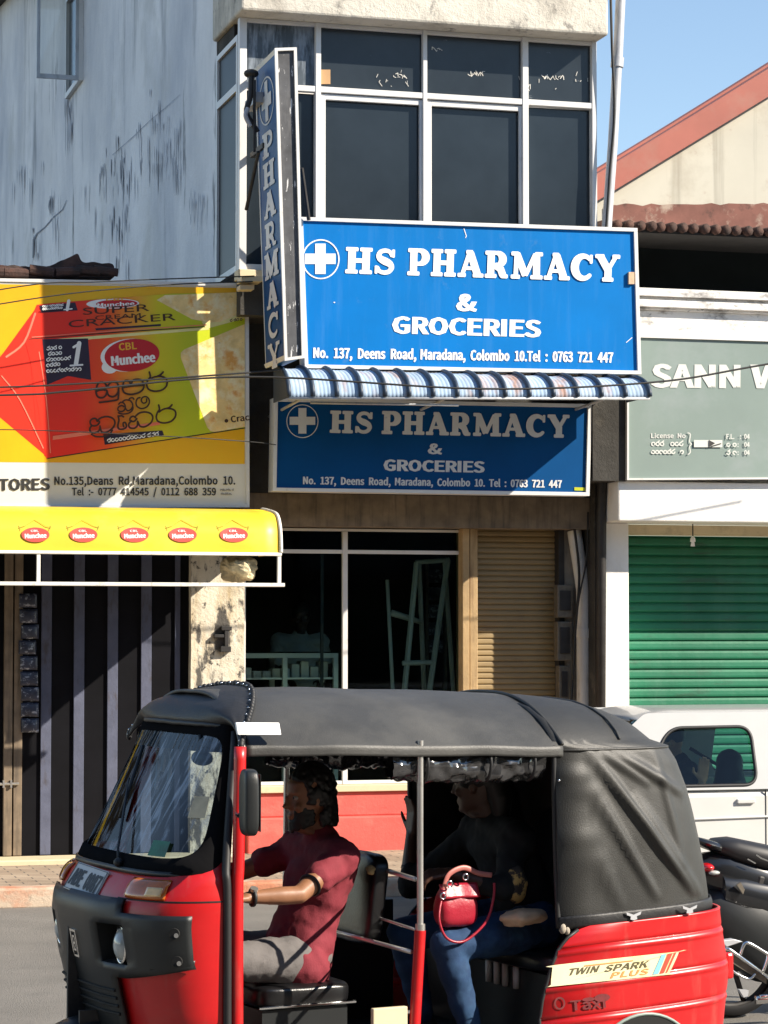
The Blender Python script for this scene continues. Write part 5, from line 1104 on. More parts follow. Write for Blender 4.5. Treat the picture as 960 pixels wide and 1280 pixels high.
# small high casement in the side wall, one sash open
yw = 27.6
za, zb = P(90, 100, yw).z, P(90, -30, yw).z
bm = BM()
for (y0, y1, z0, z1) in ((yw - .03, yw + .03, za, zb), (yw + .97, yw + 1.03, za, zb), (yw + .03, yw + .97, za, za + .06), (yw + .03, yw + .97, zb - .06, zb)):
    box(bm, X0 - .05, X0 - .002, y0, y1, z0, z1)
cw = build('casement_window', bm, M['alu'], ph)
bm = BM(); box(bm, X0 - .012, X0 - .004, yw + .03, yw + .97, za + .06, zb - .06); build('pane', bm, M['pane'], cw)
xs = P(46, 60, yw).x
bm = BM()
for (a0, a1, z0, z1) in ((xs, xs + .035, za, zb), (X0 - .085, X0 - .05, za, zb), (xs + .035, X0 - .085, za, za + .05), (xs + .035, X0 - .085, zb - .05, zb)):
    box(bm, a0, a1, yw - .02, yw + .015, z0, z1)
sash = build('open_sash', bm, M['pole'], cw)
bm = BM(); box(bm, xs + .035, X0 - .085, yw - .004, yw + .002, za + .05, zb - .05); build('sash_pane', bm, M['clear_glass'], cw)
# bay
zs0 = P(745, 45, 19.2).z
bm = BM()
xl, xr = P(300, 15, 19.2).x, P(758, 40, 19.2).x
box(bm, xl, xr, 19.15, 20.28, zs0, zs0 + 0.62)
build('roof_slab', bm, M['slab'], ph, bevel=.02)
zsill = P(310, 338, 19.4).z
xbl, xbr = P(301, 200, 19.4).x, P(745, 200, 19.4).x
bm = BM()
box(bm, X0 + .003, xbl + .1, 19.62, 20.299, zs0 - .12, zs0 + 1.4)
build('bay_return', bm, M['dark_wall'], ph)
bm = BM(); box(bm, xbl, xbr, 19.40, 20.28, zsill - .36, zsill - .085); build('bay_floor', bm, M['dark_wall'], ph)
bm = BM(); box(bm, xbl - .03, xbr, 19.34, 19.50, zsill - .08, zsill + .0); build('sill', bm, M['cream'], ph, bevel=.006)
# front window of the bay: frame, panes
mull = [(303, .060), (397, .045), (530.5, .036), (656, .052), (742, .042)]
zt = P(560, 122, 19.4).z
zsl = zs0 - .002
bm = BM()
for px, w in mull:
    cx = P(px, 160, 19.4).x
    box(bm, cx - w / 2, cx + w / 2, 19.375, 19.45, zsill + .002, zsl)
for (a, wa), (b, wb) in zip(mull, mull[1:]):
    xa, xb = P(a, 160, 19.4).x + wa / 2, P(b, 160, 19.4).x - wb / 2
    box(bm, xa, xb, 19.38, 19.445, zt - .024, zt + .024)
    box(bm, xa, xb, 19.38, 19.445, zsill + .002, zsill + .05)
    box(bm, xa, xb, 19.385, 19.44, zsl - .03, zsl)
fw = build('bay_window', bm, M['alu'], ph, bevel=.004)
bm = BM()
for (a, wa), (b, wb), on in zip(mull, mull[1:], (0, 1, 1, 0)):
    if not on: continue
    xa, xb = P(a, 160, 19.4).x + wa / 2, P(b, 160, 19.4).x - wb / 2
    z0, z1, t = zsill + .052, zt - .032, .045
    box(bm, xa, xa + t, 19.40, 19.435, z0, z1); box(bm, xb - t * .5, xb, 19.40, 19.435, z0, z1)
    box(bm, xa + t, xb - t * .5, 19.40, 19.435, z1 - t, z1); box(bm, xa + t, xb - t * .5, 19.40, 19.435, z0, z0 + t)
build('sash', bm, M['alu'], fw, bevel=.003)
for i, ((a, wa), (b, wb)) in enumerate(zip(mull, mull[1:])):
    xa, xb = P(a, 160, 19.4).x + wa / 2, P(b, 160, 19.4).x - wb / 2
    bm = BM(); box(bm, xa, xb, 19.425 + .0005 * i, 19.436, zt + .03, zsl - .03)
    build('pane', bm, M['pane_grimy'] if i == 0 else M['pane_scuffed'], fw)
    bm = BM(); box(bm, xa, xb, 19.446, 19.455, zsill + .05, zt - .03)
    build('pane', bm, M['pane'], fw)
bm = BM(); pxbox(bm, 400, 87, 413, 105, 19.418, 19.424); build('stuck_card', bm, M['card'], fw)
# hand-scrawled paint marks on the upper lights
ik = Ink(on_plane(19.425), .003)
rnd = random.Random(5)
for (cx, cy, w_) in ((595, 92, 10), (690, 97, 13), (500, 95, 8), (545, 62, 5)):
    x_ = cx - w_
    while x_ < cx + w_:
        ik.stroke([(x_, cy + rnd.uniform(-3, 3)), (x_ + rnd.uniform(-1, 3), cy + rnd.uniform(-4, 4)), (x_ + 3, cy + rnd.uniform(-3, 3))], rnd.uniform(.5, 1.0))
        x_ += rnd.uniform(2.0, 3.6)
for k in range(22):
    x_, y_ = rnd.choice(((480, 96), (500, 100), (665, 108), (700, 105), (725, 104), (640, 100))) 
    x_ += rnd.uniform(-14, 10); y_ += rnd.uniform(-10, 8)
    ik.stroke([(x_, y_), (x_ + rnd.uniform(-2, 4), y_ + rnd.uniform(-6, 6))], rnd.uniform(.4, .9))
ik.build('paint_scrawl', M['pvc'], fw)
# side window of the bay
bm = BM()
xs_ = xbl
for (y0, y1, z0, z1) in ((19.455, 19.50, zsill, zs0 - .125), (20.24, 20.29, zsill, zs0 - .125), (19.50, 20.24, zsill, zsill + .05), (19.50, 20.24, zs0 - .17, zs0 - .125), (19.50, 20.24, zt - .03, zt + .03)):
    box(bm, xs_ - .02, xs_ + .03, y0, y1, z0, z1)
sdw = build('side_window', bm, M['alu'], ph)
bm = BM(); box(bm, xs_, xs_ + .01, 19.50, 20.24, zsill + .05, zs0 - .17); build('pane', bm, M['pane_side'], sdw)
bm = BM(); box(bm, xbr - .12, xbr + .02, 19.46, 24, zsill - .3, zs0 - .002); box(bm, xbl + .14, xbr - .12, 21, 21.1, zsill - .3, zs0 - .002)
build('bay_side', bm, M['white_wall'], ph)
# wall behind the signs, lintel
bm = BM()
box(bm, P(304, 500, 19.95).x, 7.62, 19.95, 20.12, 3.10, zsill - .36)
build('front_wall', bm, M['dark_wall'], ph)
bm = BM(); box(bm, 4.45, 7.62, 19.98, 20.30, 2.83, 3.098); build('lintel', bm, M['wood'], ph)
# plinth in two tiers
YW = 20.22
bm = BM()
xp0, xp1 = 4.52, P(576, 950, YW).x
z1_, z2_ = P(420, 1021, 20.12).z, P(420, 990, 20.2).z
box(bm, xp0, xp1, 20.10, 20.30, 0.10, z1_); box(bm, xp0, xp1, 20.19, 20.34, z1_, z2_)
build('plinth', bm, M['red_base'], ph, bevel=.012)
bm = BM(); box(bm, xp0, xp1, 20.16, 20.36, z2_ + .002, z2_ + .06); build('window_sill', bm, M['cream'], ph, bevel=.006)
# shop window frame + glass
zf0, zf1 = z2_ + .062, 2.828
zr = P(470, 690, YW).z
ztop = P(470, 652, YW).z
bm = BM()
cxm = P(431.5, 800, YW).x
xw0, xw1 = P(307, 800, YW).x, P(574, 800, YW).x
box(bm, cxm - .022, cxm + .022, YW, YW + .05, zf0, zf1 - .03)
box(bm, xw0, cxm - .022, YW + .004, YW + .045, zr - .016, zr + .016); box(bm, cxm + .022, xw1, YW + .004, YW + .045, zr - .016, zr + .016)
box(bm, xw0, xw1, YW + .01, YW + .05, zf1 - .028, zf1 - .006)
box(bm, xw0, cxm - .022, YW + .004, YW + .045, zf0, zf0 + .03); box(bm, cxm + .022, xw1, YW + .004, YW + .045, zf0, zf0 + .03)
box(bm, xw0 - .02, xw0, YW, YW + .05, zf0, zf1 - .03); 
sfw = build('shop_window', bm, M['alu'], ph, bevel=.003)
bm = BM(); box(bm, xw0, cxm - .03, YW + .022, YW + .028, zr + .016, zf1 - .03); box(bm, cxm + .03, xw1, YW + .022, YW + .028, zr + .016, zf1 - .03); box(bm, cxm + .022, xw1, YW + .020, YW + .026, zf0 + .03, zr - .016)
box(bm, xw0, cxm - .022, YW + .030, YW + .036, zf0 + .03, zr - .016)
build('glass', bm, M['shop_glass'], sfw)
bm = BM(); box(bm, xw1 + .001, xw1 + .06, YW - .01, YW + .05, zf0, zf1)
box(bm, cxm - .20, cxm - .175, YW + .05, YW + .07, zf0, zr)
build('dark_jamb', bm, M['iron'], sfw)
bm = BM()
xa, xb = P(577, 800, 20.15).x, P(597, 800, 20.15).x
box(bm, xa, xa + .062, 20.12, 20.30, 0.12, 2.83); box(bm, xa + .070, xb, 20.14, 20.30, 0.12, 2.83)
build('door_post', bm, M['ochre'], ph, bevel=.006)


def shutter(bm, x0, x1, Y, z0, z1, pitch, depth):
    z = z0
    prof_ = []
    while z < z1:
        for t, d in ((0, 0), (.12, .9), (.3, 1), (.7, .85), (.92, .35), (.97, 0)):
            prof_.append((Y - d * depth, min(z + t * pitch, z1)))
        z += pitch
    A = [bm.verts.new((x0, y, zz)) for y, zz in prof_]
    B = [bm.verts.new((x1, y, zz)) for y, zz in prof_]
    for i in range(len(prof_) - 1):
        bm.faces.new((A[i], B[i], B[i + 1], A[i + 1]))


bm = BM()
xs0, xs1 = xb + .002, P(693, 800, 20.3).x
shutter(bm, xs0, xs1, 20.30, 0.13, 2.83, 0.049, 0.014)
build('roller_shutter', bm, M['shutter_tan'], ph)
bm = BM()
xq = P(722, 800, 20.2).x
box(bm, xs1, xs1 + .05, 20.18, 20.34, 0.12, 2.83)
build('shutter_guide', bm, M['iron'], ph)
bm = BM()
box(bm, xs1 + .05, 7.72, 20.20, 20.36, 0.12, 2.83)
build('pier', bm, M['beige_wall'], ph)
bm = BM()
xk = P(748, 700, 19.85).x
box(bm, xk - .03, xk + .05, 19.85, 20.19, 0.12, 4.5)
box(bm, P(741, 550, 19.47).x, P(783, 550, 19.47).x, 19.47, 19.94, P(760, 601, 19.47).z, P(760, 470, 19.47).z)
build('party_pier', bm, M['dark_wall'], ph)
# dark room inside
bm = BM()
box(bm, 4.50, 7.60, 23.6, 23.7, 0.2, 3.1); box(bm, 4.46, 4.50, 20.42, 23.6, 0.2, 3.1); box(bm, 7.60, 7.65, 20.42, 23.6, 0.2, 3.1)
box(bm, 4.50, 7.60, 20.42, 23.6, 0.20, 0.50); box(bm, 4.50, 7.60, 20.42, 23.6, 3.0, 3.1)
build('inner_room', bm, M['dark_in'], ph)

# ---- drainpipes, meters
bm = BM()
x_ = P(731, 800, 20.05).x
tube(bm, [(x_, 20.08, 0.14), (x_, 20.08, 2.3), (x_ - .03, 20.1, 2.55), (x_ - .06, 20.14, 2.82)], .062, 16)
for zz in (0.9, 1.9):
    tube(bm, [(x_, 20.08, zz), (x_, 20.08, zz + .08)], .072, 16)
setp(build('drainpipe', bm, M['pvc'], smooth=True, auto=40, origin=(x_, 20.08, .14)), 'grimy off-white drainpipe standing in the corner right of the tan shutter', 'drainpipe')
for k, (y0, y1, x0_, x1_) in enumerate(((731, 772, 697, 716), (777, 826, 697, 715), (832, 880, 699, 712))):
    p0, p1 = P(x0_, y1, 20.1), P(x1_, y0, 20.1)
    mb = thing('meter_box', ('grey metal meter box highest of the three beside the tan shutter', 'grey metal meter box in the middle of the three beside the tan shutter', 'small grey meter box lowest of the three beside the tan shutter')[k], 'meter box', (p0.x, 20.1, p0.z), group='electricity meter boxes on the pier')
    bm = BM(); box(bm, p0.x, p1.x, 20.10, 20.198, p0.z, p1.z); build('case', bm, M['mesh_plate'], mb, bevel=.008)
    bm = BM(); box(bm, p0.x + .02, p1.x - .02, 20.09, 20.10, p0.z + .06, p1.z - .05); build('lid', bm, M['iron'], mb, bevel=.004)
bm = BM()
tube(bm, crv([P(718, 660, 20.0), P(724, 720, 20.0), P(719, 790, 20.0), P(714, 880, 20.0), P(712, 960, 20.0)], 6), .012, 6)
tube(bm, crv([P(735, 640, 19.98), P(733, 700, 19.98), P(722, 760, 19.98), P(716, 850, 19.98)], 6), .008, 6)
setp(build('wall_cable', bm, M['cable'], smooth=True, origin=P(712, 960, 20.0)), 'black cables hanging loosely beside the meter boxes', 'cable')
bm = BM()
tube(bm, [P(777, -30, 19.36), P(772, 78, 19.36)], .042, 14)
tube(bm, [P(772, 72, 19.36), P(771, 84, 19.36)], .055, 14)
tube(bm, [P(771.5, 80, 19.36), P(766, 180, 19.36), P(758, 290, 19.36)], .042, 14)
for y in (150, 250):
    p_ = P(766 - (y - 150) * .07, y, 19.36)
lowp = BM(); tube(lowp, [P(758, 290, 19.36), P(757, 330, 19.40), P(757, 420, 19.62), P(752, 640, 19.80), P(750, 1070, 19.80)], .042, 14)
gp = build('vent_pipe', bm, M['pole'], smooth=True, auto=40, origin=P(757, 1070, 19.66))
setp(gp, 'leaning grey pipe with a dark collar rising past the bay windows', 'pipe')
build('lower_length', lowp, M['iron'], gp, smooth=True)
bm = BM(); tube(bm, crv([P(763, -20, 19.30), P(765, 60, 19.29), P(768, 140, 19.30), P(762, 220, 19.30), P(757, 300, 19.31)], 6), .012, 6)
build('cable', bm, M['cable'], gp, smooth=True)

# ================================================================== PHARMACY SIGNS
def pharmacy_sign(name, label, q, Y, blue, white, frame_m, letters, tel):
    t = thing(name, label, 'sign', tuple(P(q[3][0], q[3][1], Y)))
    bm = BM(); pxquad(bm, q, Y, 0.14); build('panel', bm, blue, t)
    bm = BM()
    g = [(q[0][0] - 2, q[0][1] - 2), (q[1][0] + 2, q[1][1] - 2), (q[2][0] + 2, q[2][1] + 2), (q[3][0] - 2, q[3][1] + 2)]
    frame_quad(bm, g, 4.6, Y - .02, 0.165)
    build('frame', bm, frame_m, t, bevel=.002)
    f = on_plane(Y)
    for part, fn in letters:
        ik = Ink(f, .004); fn(ik); ik.build(part, white, t)
    return t


def cross(ik, cx, cy, a, w, slant=0.0):
    ik.poly([(cx - w, cy - a), (cx + w, cy - a), (cx + w, cy + a), (cx - w, cy + a)])
    ik.poly([(cx - a, cy - w), (cx + a, cy - w + slant), (cx + a, cy + w + slant), (cx - a, cy + w)])


top = pharmacy_sign('shop_sign', 'bright blue pharmacy and groceries sign mounted below the bay windows', [(376, 273), (795, 287), (800, 466), (383, 458)], 19.15, M['sign_blue'], M['sign_white'], M['alu'], [
    ('emblem', lambda ik: (ik.ring(401, 324, 23.5, 25, 1.6), cross(ik, 400.5, 323.5, 19, 6.5))),
    ('title_lettering', lambda ik: ik.slab('HS', (430, 341.5), (495, 344), 33)),
    ('title_lettering', lambda ik: ik.slab('PHARMACY', (508, 344), (775, 352.5), 34)),
    ('ampersand', lambda ik: ik.text('&', (571, 388), (595, 388.5), 21, .05)),
    ('trade_lettering', lambda ik: ik.text('GROCERIES', (491, 416), (675, 421), 21, .055)),
    ('address_lettering', lambda ik: (ik.text('No. 137, Deens Road,', (392, 447), (520, 449), 13.5, .03), ik.text('Maradana, Colombo 10.Tel : 0763 721 447', (526, 449), (766, 453), 13.5, .03))),
], None)
bm = BM(); pxbox(bm, 786, 340, 793, 355, 19.125, 19.148)
build('tape_patch', bm, M['beige_cloth'], top)
ik = Ink(on_plane(19.15), .003); ik.stroke([(580, 286), (583, 295), (582, 297)], .9); ik.stroke([(783, 428), (790, 422)], .8); ik.disc(418, 378, 1.1, .8, 8); ik.disc(611, 402, 1.2, .8, 8); ik.build('scratches', M['sign_white'], top)
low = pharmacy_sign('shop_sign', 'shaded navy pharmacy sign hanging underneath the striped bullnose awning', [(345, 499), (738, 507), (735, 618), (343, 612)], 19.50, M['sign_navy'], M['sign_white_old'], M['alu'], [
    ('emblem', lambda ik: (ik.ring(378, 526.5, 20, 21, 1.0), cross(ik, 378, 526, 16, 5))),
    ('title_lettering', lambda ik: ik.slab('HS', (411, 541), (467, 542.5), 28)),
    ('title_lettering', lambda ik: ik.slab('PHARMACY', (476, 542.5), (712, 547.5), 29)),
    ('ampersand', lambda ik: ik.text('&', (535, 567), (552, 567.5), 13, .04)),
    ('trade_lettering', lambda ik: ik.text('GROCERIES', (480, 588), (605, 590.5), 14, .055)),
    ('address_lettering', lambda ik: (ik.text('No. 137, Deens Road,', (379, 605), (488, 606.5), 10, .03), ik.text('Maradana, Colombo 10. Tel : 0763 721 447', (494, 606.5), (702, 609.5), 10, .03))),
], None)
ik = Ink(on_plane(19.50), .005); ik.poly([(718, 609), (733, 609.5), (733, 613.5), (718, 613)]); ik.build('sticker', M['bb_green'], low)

# vertical projecting sign
vsn = thing('projecting_sign', 'tall narrow blue box sign spelling pharmacy downwards on its side', 'sign', tuple(P(357, 449, 18.47)))
fq = [P(344.5, 62, 18.47), P(370, 61, 18.47), P(380, 446, 18.47), P(357, 449, 18.47)]
dpt = Vector((0, .68, 0))
bq = [p + dpt for p in fq]
bm = BM(); hexa(bm, [fq[3], fq[2], bq[2], bq[3], fq[0], fq[1], bq[1], bq[0]])
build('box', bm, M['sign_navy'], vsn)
bm = BM(); pxquad(bm, [(345.5, 63.5), (369, 62.5), (379, 444.5), (358, 447)], 18.466, .003); build('edge_face', bm, M['sign_edge'], vsn)
bm = BM(); frame_quad(bm, [(343.5, 60), (371, 59), (381, 447.5), (356, 451)], 3.6, 18.445, .024); 
build('edge_frame', bm, M['alu'], vsn)
H_v = (fq[0] - fq[3]).length
def vface(u, v, k):          # u metres from the back edge, v metres down
    t_ = bq[0] + (bq[3] - bq[0]) * (v / H_v)
    return t_ + Vector((-k, -u, 0))
bm = BM()
for v0, v1, u0, u1 in ((0, .03, 0, .68), (H_v - .03, H_v, 0, .68), (.03, H_v - .03, 0, .022)):
    hexa(bm, [vface(u0, v1, .0), vface(u1, v1, .0), vface(u1, v1, -.012), vface(u0, v1, -.012), vface(u0, v0, .012), vface(u1, v0, .012), vface(u1, v0, -.0), vface(u0, v0, -.0)])
build('side_trim', bm, M['alu'], vsn)
ik = Ink(vface, .005)
ik.ring(.34, .33, .25, .19, .014); cross(ik, .34, .33, .16, .05)
for k, ch in enumerate('PHARMACY'):
    vb = .77 + k * .238
    ik.slab(ch, (.14 if ch != 'M' else .10, vb), (.55 if ch != 'M' else .59, vb), .20)
ik.build('lettering', M['sign_white_old'], vsn)
bm = BM()
pA = P(316, 95, 19.25)
for zz in (pA.z, pA.z - .62):
    box(bm, 4.36, fq[0].x + .05, 18.93, 18.96, zz - .02, zz + .02)
    box(bm, 4.36, 4.40, 18.96, 19.37, zz - .02, zz + .02)
tube(bm, crv([P(314, 92, 18.9), P(313, 120, 18.9), P(308, 140, 18.9), P(316, 155, 18.9), P(322, 165, 18.9)], 5), .022, 8)
tube(bm, [P(318, 100, 18.88), P(318, 190, 18.88)], .012, 8)
tube(bm, [P(323, 190, 18.95), P(308, 262, 19.3)], .016, 8)
tube(bm, [P(377, 210, 18.98), P(386, 275, 19.1)], .016, 8)
ell(bm, P(314, 92, 18.92), (.06, .06, .035), 12, 8)
build('bracket', bm, M['iron'], vsn, smooth=True, auto=40)
bm = BM()
tube(bm, crv([P(310, 135, 18.86), P(307, 145, 18.86), P(313, 158, 18.86)], 5), .018, 8)
box(bm, 4.30, 4.38, 18.92, 19.3, pA.z - .28, pA.z - .20)
build('bracket_clip', bm, M['pole'], vsn, smooth=True, auto=40)
# lamp-like fitting under the bay corner
bm = BM()
pxbox(bm, 302, 345, 328, 352, 19.15, 19.33); 
pxbox(bm, 300, 356, 318, 362, 19.2, 19.33)
setp(build('cable_bracket', bm, M['cream'], bevel=.004, origin=P(302, 352, 19.33)), 'cream bracket plates under the bay corner by the projecting sign', 'bracket')

# ---- striped bullnose awning
aw2 = thing('striped_awning', 'pale blue bullnose awning with dark curved ribs and rust stains', 'awning', (6.1, 19.2, 3.9))
def awp(px, t):
    """t 0 at the wall, 1 at the front lip"""
    ang = t * math.pi / 2
    base = P(px, 497, 18.75)
    zt_, zb_ = 4.06, base.z + (.004)
    return Vector((base.x, 19.26 - .51 * math.sin(ang), zb_ + (zt_ - zb_) * math.cos(ang)))
bm = BM()
NU, NV = 15 * 48, 12
def awn(u, v):
    px = 361 + (812 - 361) * u
    p = awp(px, v)
    p.z -= .012 * u * 0
    s = abs(math.sin(u * 15 * math.pi))
    r = 0.010 * math.cos(v * 60) * 0 
    d = Vector((0, -math.sin(v * math.pi / 2), math.cos(v * math.pi / 2)))
    return p + d * (-.012 * s + .0018 * math.sin(u * 15 * 6 * math.pi * 2))
grid(bm, awn, NU, NV)
build('sheet', bm, M['blue_awning'], aw2, smooth=True, solid=.006)
for k in range(16):
    px = 361 + (812 - 361) * k / 15
    bm = BM()
    tube(bm, [awp(px, v / 10) + Vector((0, -.010, .006)) for v in range(11)], .020, 8)
    build('rib', bm, M['rib_blue'], aw2, smooth=True)
bm = BM()
for e in (361, 812):
    pts_ = [awp(e, v / 10) for v in range(11)] + [Vector((awp(e, 0).x, 19.26, awp(e, 1).z))]
    face(bm, pts_)
build('end_cheek', bm, M['rib_blue'], aw2, solid=.008)
bm = BM(); a = awp(361, 1); b = awp(812, 1)
tube(bm, [a + Vector((0, 0, -.012)), b + Vector((0, 0, -.012))], .012, 8)
tube(bm, [a + Vector((.2, .1, -.03)), a + Vector((1.4, .04, -.025))], .01, 6)
for px in (380, 560, 760):
    p_ = P(px, 497, 18.75); tube(bm, [p_ + Vector((0, .02, 0)), Vector((p_.x, 19.94, p_.z - .05))], .012, 8)
build('lip_rod', bm, M['pole'], aw2, smooth=True)

# ================================================================== RIGHT-HAND SHOP
rs = thing('shuttered_shop', 'white fronted shop with green roller shutter and clay tiled eaves', 'shop', (9.5, 20, 0))
YR = 19.5
zb0, zb1 = P(773, 651, YR).z, P(773, 601, YR).z
bm = BM()
xq0 = P(773, 640, YR).x
box(bm, xq0, 16, YR, 20.1, zb0, zb1); build('fascia_beam', bm, M['white_wall'], rs, bevel=.012)
bm = BM()
zc = [(362, 372), (372, 376), (376, 385), (385, 388), (388, 421)]
for (y0, y1), out in zip(zc, (.09, .05, .07, .03, .0)):
    box(bm, 7.60, 16, YR - out, 20.2, P(820, y1, YR).z, P(820, y0, YR).z - .0005)
build('cornice', bm, M['cornice'], rs, bevel=.004)
bm = BM()
box(bm, 7.60, 16, 19.60, 20.2, zb1 + .002, P(820, 421, YR).z - .002)
build('upper_wall', bm, M['white_wall'], rs)
bm = BM()
a, b = P(755, 700, 19.86).x, P(786, 700, 19.86).x
box(bm, a, b, 19.86, 20.35, .12, zb0 - .002)
build('column', bm, M['white_wall'], rs, bevel=.008)
bm = BM()
zl = P(800, 668, 20.08).z
box(bm, b + .002, 15.5, 20.06, 20.3, zl, zb0 - .003)
build('lintel', bm, M['cream'], rs)
bm = BM(); shutter(bm, b + .002, 12.2, 20.31, 0.13, zl - .002, 0.083, 0.022); build('roller_shutter', bm, M['shutter_green'], rs)
bm = BM(); box(bm, 12.2, 12.6, 19.86, 20.3, .12, zl - .002); box(bm, 12.6, 16, 20.1, 20.3, .12, zl - .002); build('far_column', bm, M['white_wall'], rs)
bm = BM(); box(bm, 7.60, 16, 20.6, 20.8, P(820, 362, YR).z - .1, 5.55); box(bm, 7.40, 7.60, 20.4, 24, 4.7, 5.5); build('eaves_recess', bm, M['dark_in'], rs)
bm = BM()
for i in range(84):
    xx = 7.50 + i * .10 + random.uniform(-.01, .01)
    tube(bm, [(xx, 19.55 + .02 * noise.noise(Vector((i * .7, 0, 0))), 5.40), (xx, 20.2, 5.44), (xx, 21.1, 5.50)], [.045, .045, .045], 8, flat=.9)
build('roof_tiles', bm, M['roof_rust'], rs, smooth=True)
bm = BM(); hexa(bm, [(7.45, 19.60, 5.35), (16, 19.60, 5.35), (16, 21.1, 5.40), (7.45, 21.1, 5.40), (7.45, 19.60, 5.37), (16, 19.60, 5.37), (16, 21.1, 5.44), (7.45, 21.1, 5.44)])
build('roof_board', bm, M['roof_dark'], rs)
# green wine board
sb = thing('shop_board', 'grey green board with large white capitals above the green shutter', 'sign', tuple(P(786, 600, 19.44)))
bm = BM(); pxquad(bm, [(786, 421), (1130, 432), (1130, 596), (786, 598)], 19.45, .10); build('panel', bm, M['sann_green'], sb)
bm = BM(); frame_quad(bm, [(784, 419), (1132, 430), (1132, 598), (784, 600)], 2.2, 19.43, .10); build('frame', bm, M['alu'], sb)
fS = on_plane(19.45)
ik = Ink(fS, .004)
ik.text('SANN', (815, 483.5), (924, 484.5), 29, .045)
ik.text('W', (939, 484.6), (982, 485), 29, .045)
ik.build('name_lettering', M['sann_white'], sb)
ik = Ink(fS, .004)
ik.text('License No', (814, 547.5), (857, 547.5), 6.2, .02)
squiggle(ik, 814, 555, 834, 555, 5.2, 1.5, 3); squiggle(ik, 838, 555, 857, 555, 5.2, 1.5, 5)
squiggle(ik, 814, 565, 847, 565, 4.8, 1.5, 11); squiggle(ik, 850, 565, 858, 565, 4.8, 1.5, 12)
ik.stroke(crv([(860, 541), (863, 543), (862, 552), (864.5, 555), (862, 558), (863, 565), (860, 568)], 4), 1.2)
ik.poly([(867.5, 550), (903, 550), (903, 559), (867.5, 559)])
ik.text('F.L.  : 04', (908, 548.5), (937, 548.5), 6.2, .02); ik.text(':  04', (922, 558.5), (937, 558.5), 6.0, .02); ik.text(':  04', (922, 568.5), (937, 568.5), 6.0, .02)
squiggle(ik, 908, 556, 918, 556, 5, 1.4, 6); squiggle(ik, 908, 566, 918, 566, 5, 1.4, 8)
ik.build('licence_lettering', M['sann_white'], sb)
ik = Ink(fS, .016); ik.poly([(887, 550.5), (894, 554), (887, 558.5)]); ik.stroke([(889, 558), (901, 554.5)], 1.2); ik.poly([(886, 550), (887, 550), (887, 559), (886, 559)]); ik.build('pointer_mark', M['iron'], sb)
# hanging pull switch under the lintel
hb = thing('hanging_pull', 'small white pull hanging on a cord under the white beam', 'pull cord', tuple(P(866, 655, 19.9)))
bm = BM(); tube(bm, [P(866, 651, 19.9), P(866, 671, 19.9)], .006, 6); build('cord', bm, M['cable'], hb)
bm = BM(); tube(bm, [P(866, 670, 19.9), P(866, 673.5, 19.9), P(866, 677, 19.9), P(866, 677.5, 19.9), P(866, 683, 19.9)], [.008, .022, .024, .014, .020], 12); build('knob', bm, M['sign_white'], hb, smooth=True)

# ---- gabled building behind
gb = thing('gabled_building', 'cream gabled building with red metal verge behind the clay tiles', 'building', (11, 22.5, 0))
Yg = 22.5
gp_ = [P(700, 262, Yg), P(700, 285, Yg), P(750, 245, Yg), P(960, 118, Yg), P(1180, -20, Yg)]
bm = BM()
prism(bm, [P(690, 300, Yg), P(1300, 330, Yg), P(1300, -90, Yg), P(1180, -18, Yg), P(960, 110, Yg), P(770, 225, Yg), P(690, 274, Yg)], (0, .25, 0))
build('gable_wall', bm, M['gable'], gb)
bm = BM()
U = [(690, 250), (750, 215), (860, 148), (960, 86), (1180, -52)]
Lw = [(690, 283), (750, 249), (860, 182), (960, 121), (1180, -14)]
for i in range(4):
    pxquad(bm, [U[i], U[i + 1], Lw[i + 1], Lw[i]], Yg - .12 + .001 * i, .5)
build('verge', bm, M['red_fascia'], gb)
bm = BM()
Q = [P(690, 283, Yg), P(960, 262, Yg)]
pts_ = []
for i in range(40):
    t = i / 39
    p = P(760 + 420 * t, 256 - 3 * t + 4 * noise.noise(Vector((t * 34, 0, 0))), Yg - .03)
    pts_.append(p)
low_ = [Vector((p.x, p.y, P(800, 300, Yg).z)) for p in pts_]
face(bm, pts_ + low_[::-1])
build('flashing', bm, M['tile_dust'], gb, solid=.01)
bm = BM()
for i in range(4):
    a, b = P(U[i][0], U[i][1], Yg), P(U[i + 1][0], U[i + 1][1], Yg)
    hexa(bm, [a + Vector((0, .38, -.02)), b + Vector((0, .38, -.02)), b + Vector((0, .9, -.02)), a + Vector((0, .9, -.02)), a + Vector((0, .38, .03)), b + Vector((0, .38, .03)), b + Vector((0, .9, .03)), a + Vector((0, .9, .03))])
build('roof', bm, M['red_fascia'], gb)

# ================================================================== CABLES
def cable(pts, r, label, name='utility_cable', m='cable'):
    bm = BM()
    c = crv(pts, 8)
    tube(bm, c, r, 6)
    setp(build(name, bm, M[m], smooth=True, origin=c[0]), label, 'cable', 'utility cables along the shop fronts')
cable([P(-400, 470, 18.6), P(-60, 484, 18.6), P(130, 478, 18.6), P(308, 466, 18.6), P(352, 462, 18.7)], .007, 'upper black cable of the pair crossing the cracker carton to the pharmacy')
cable([P(-400, 500, 18.5), P(0, 494, 18.5), P(90, 489, 18.5), P(308, 471, 18.5), P(600, 486, 18.3), P(815, 478, 18.3), P(960, 455, 18.3), P(1250, 405, 18.3)], .008, 'long black cable running across the billboard and the green shop board')
cable([P(-400, 440, 18.7), P(0, 362, 18.9), P(130, 352, 19.0), P(318, 345, 19.15)], .005, 'thin cable along the top edge of the billboard to the bay corner')
cable([P(-400, 455, 18.7), P(0, 380, 18.8), P(180, 358, 18.9), P(316, 352, 19.15)], .005, 'thin cable sloping across the amber top of the billboard')
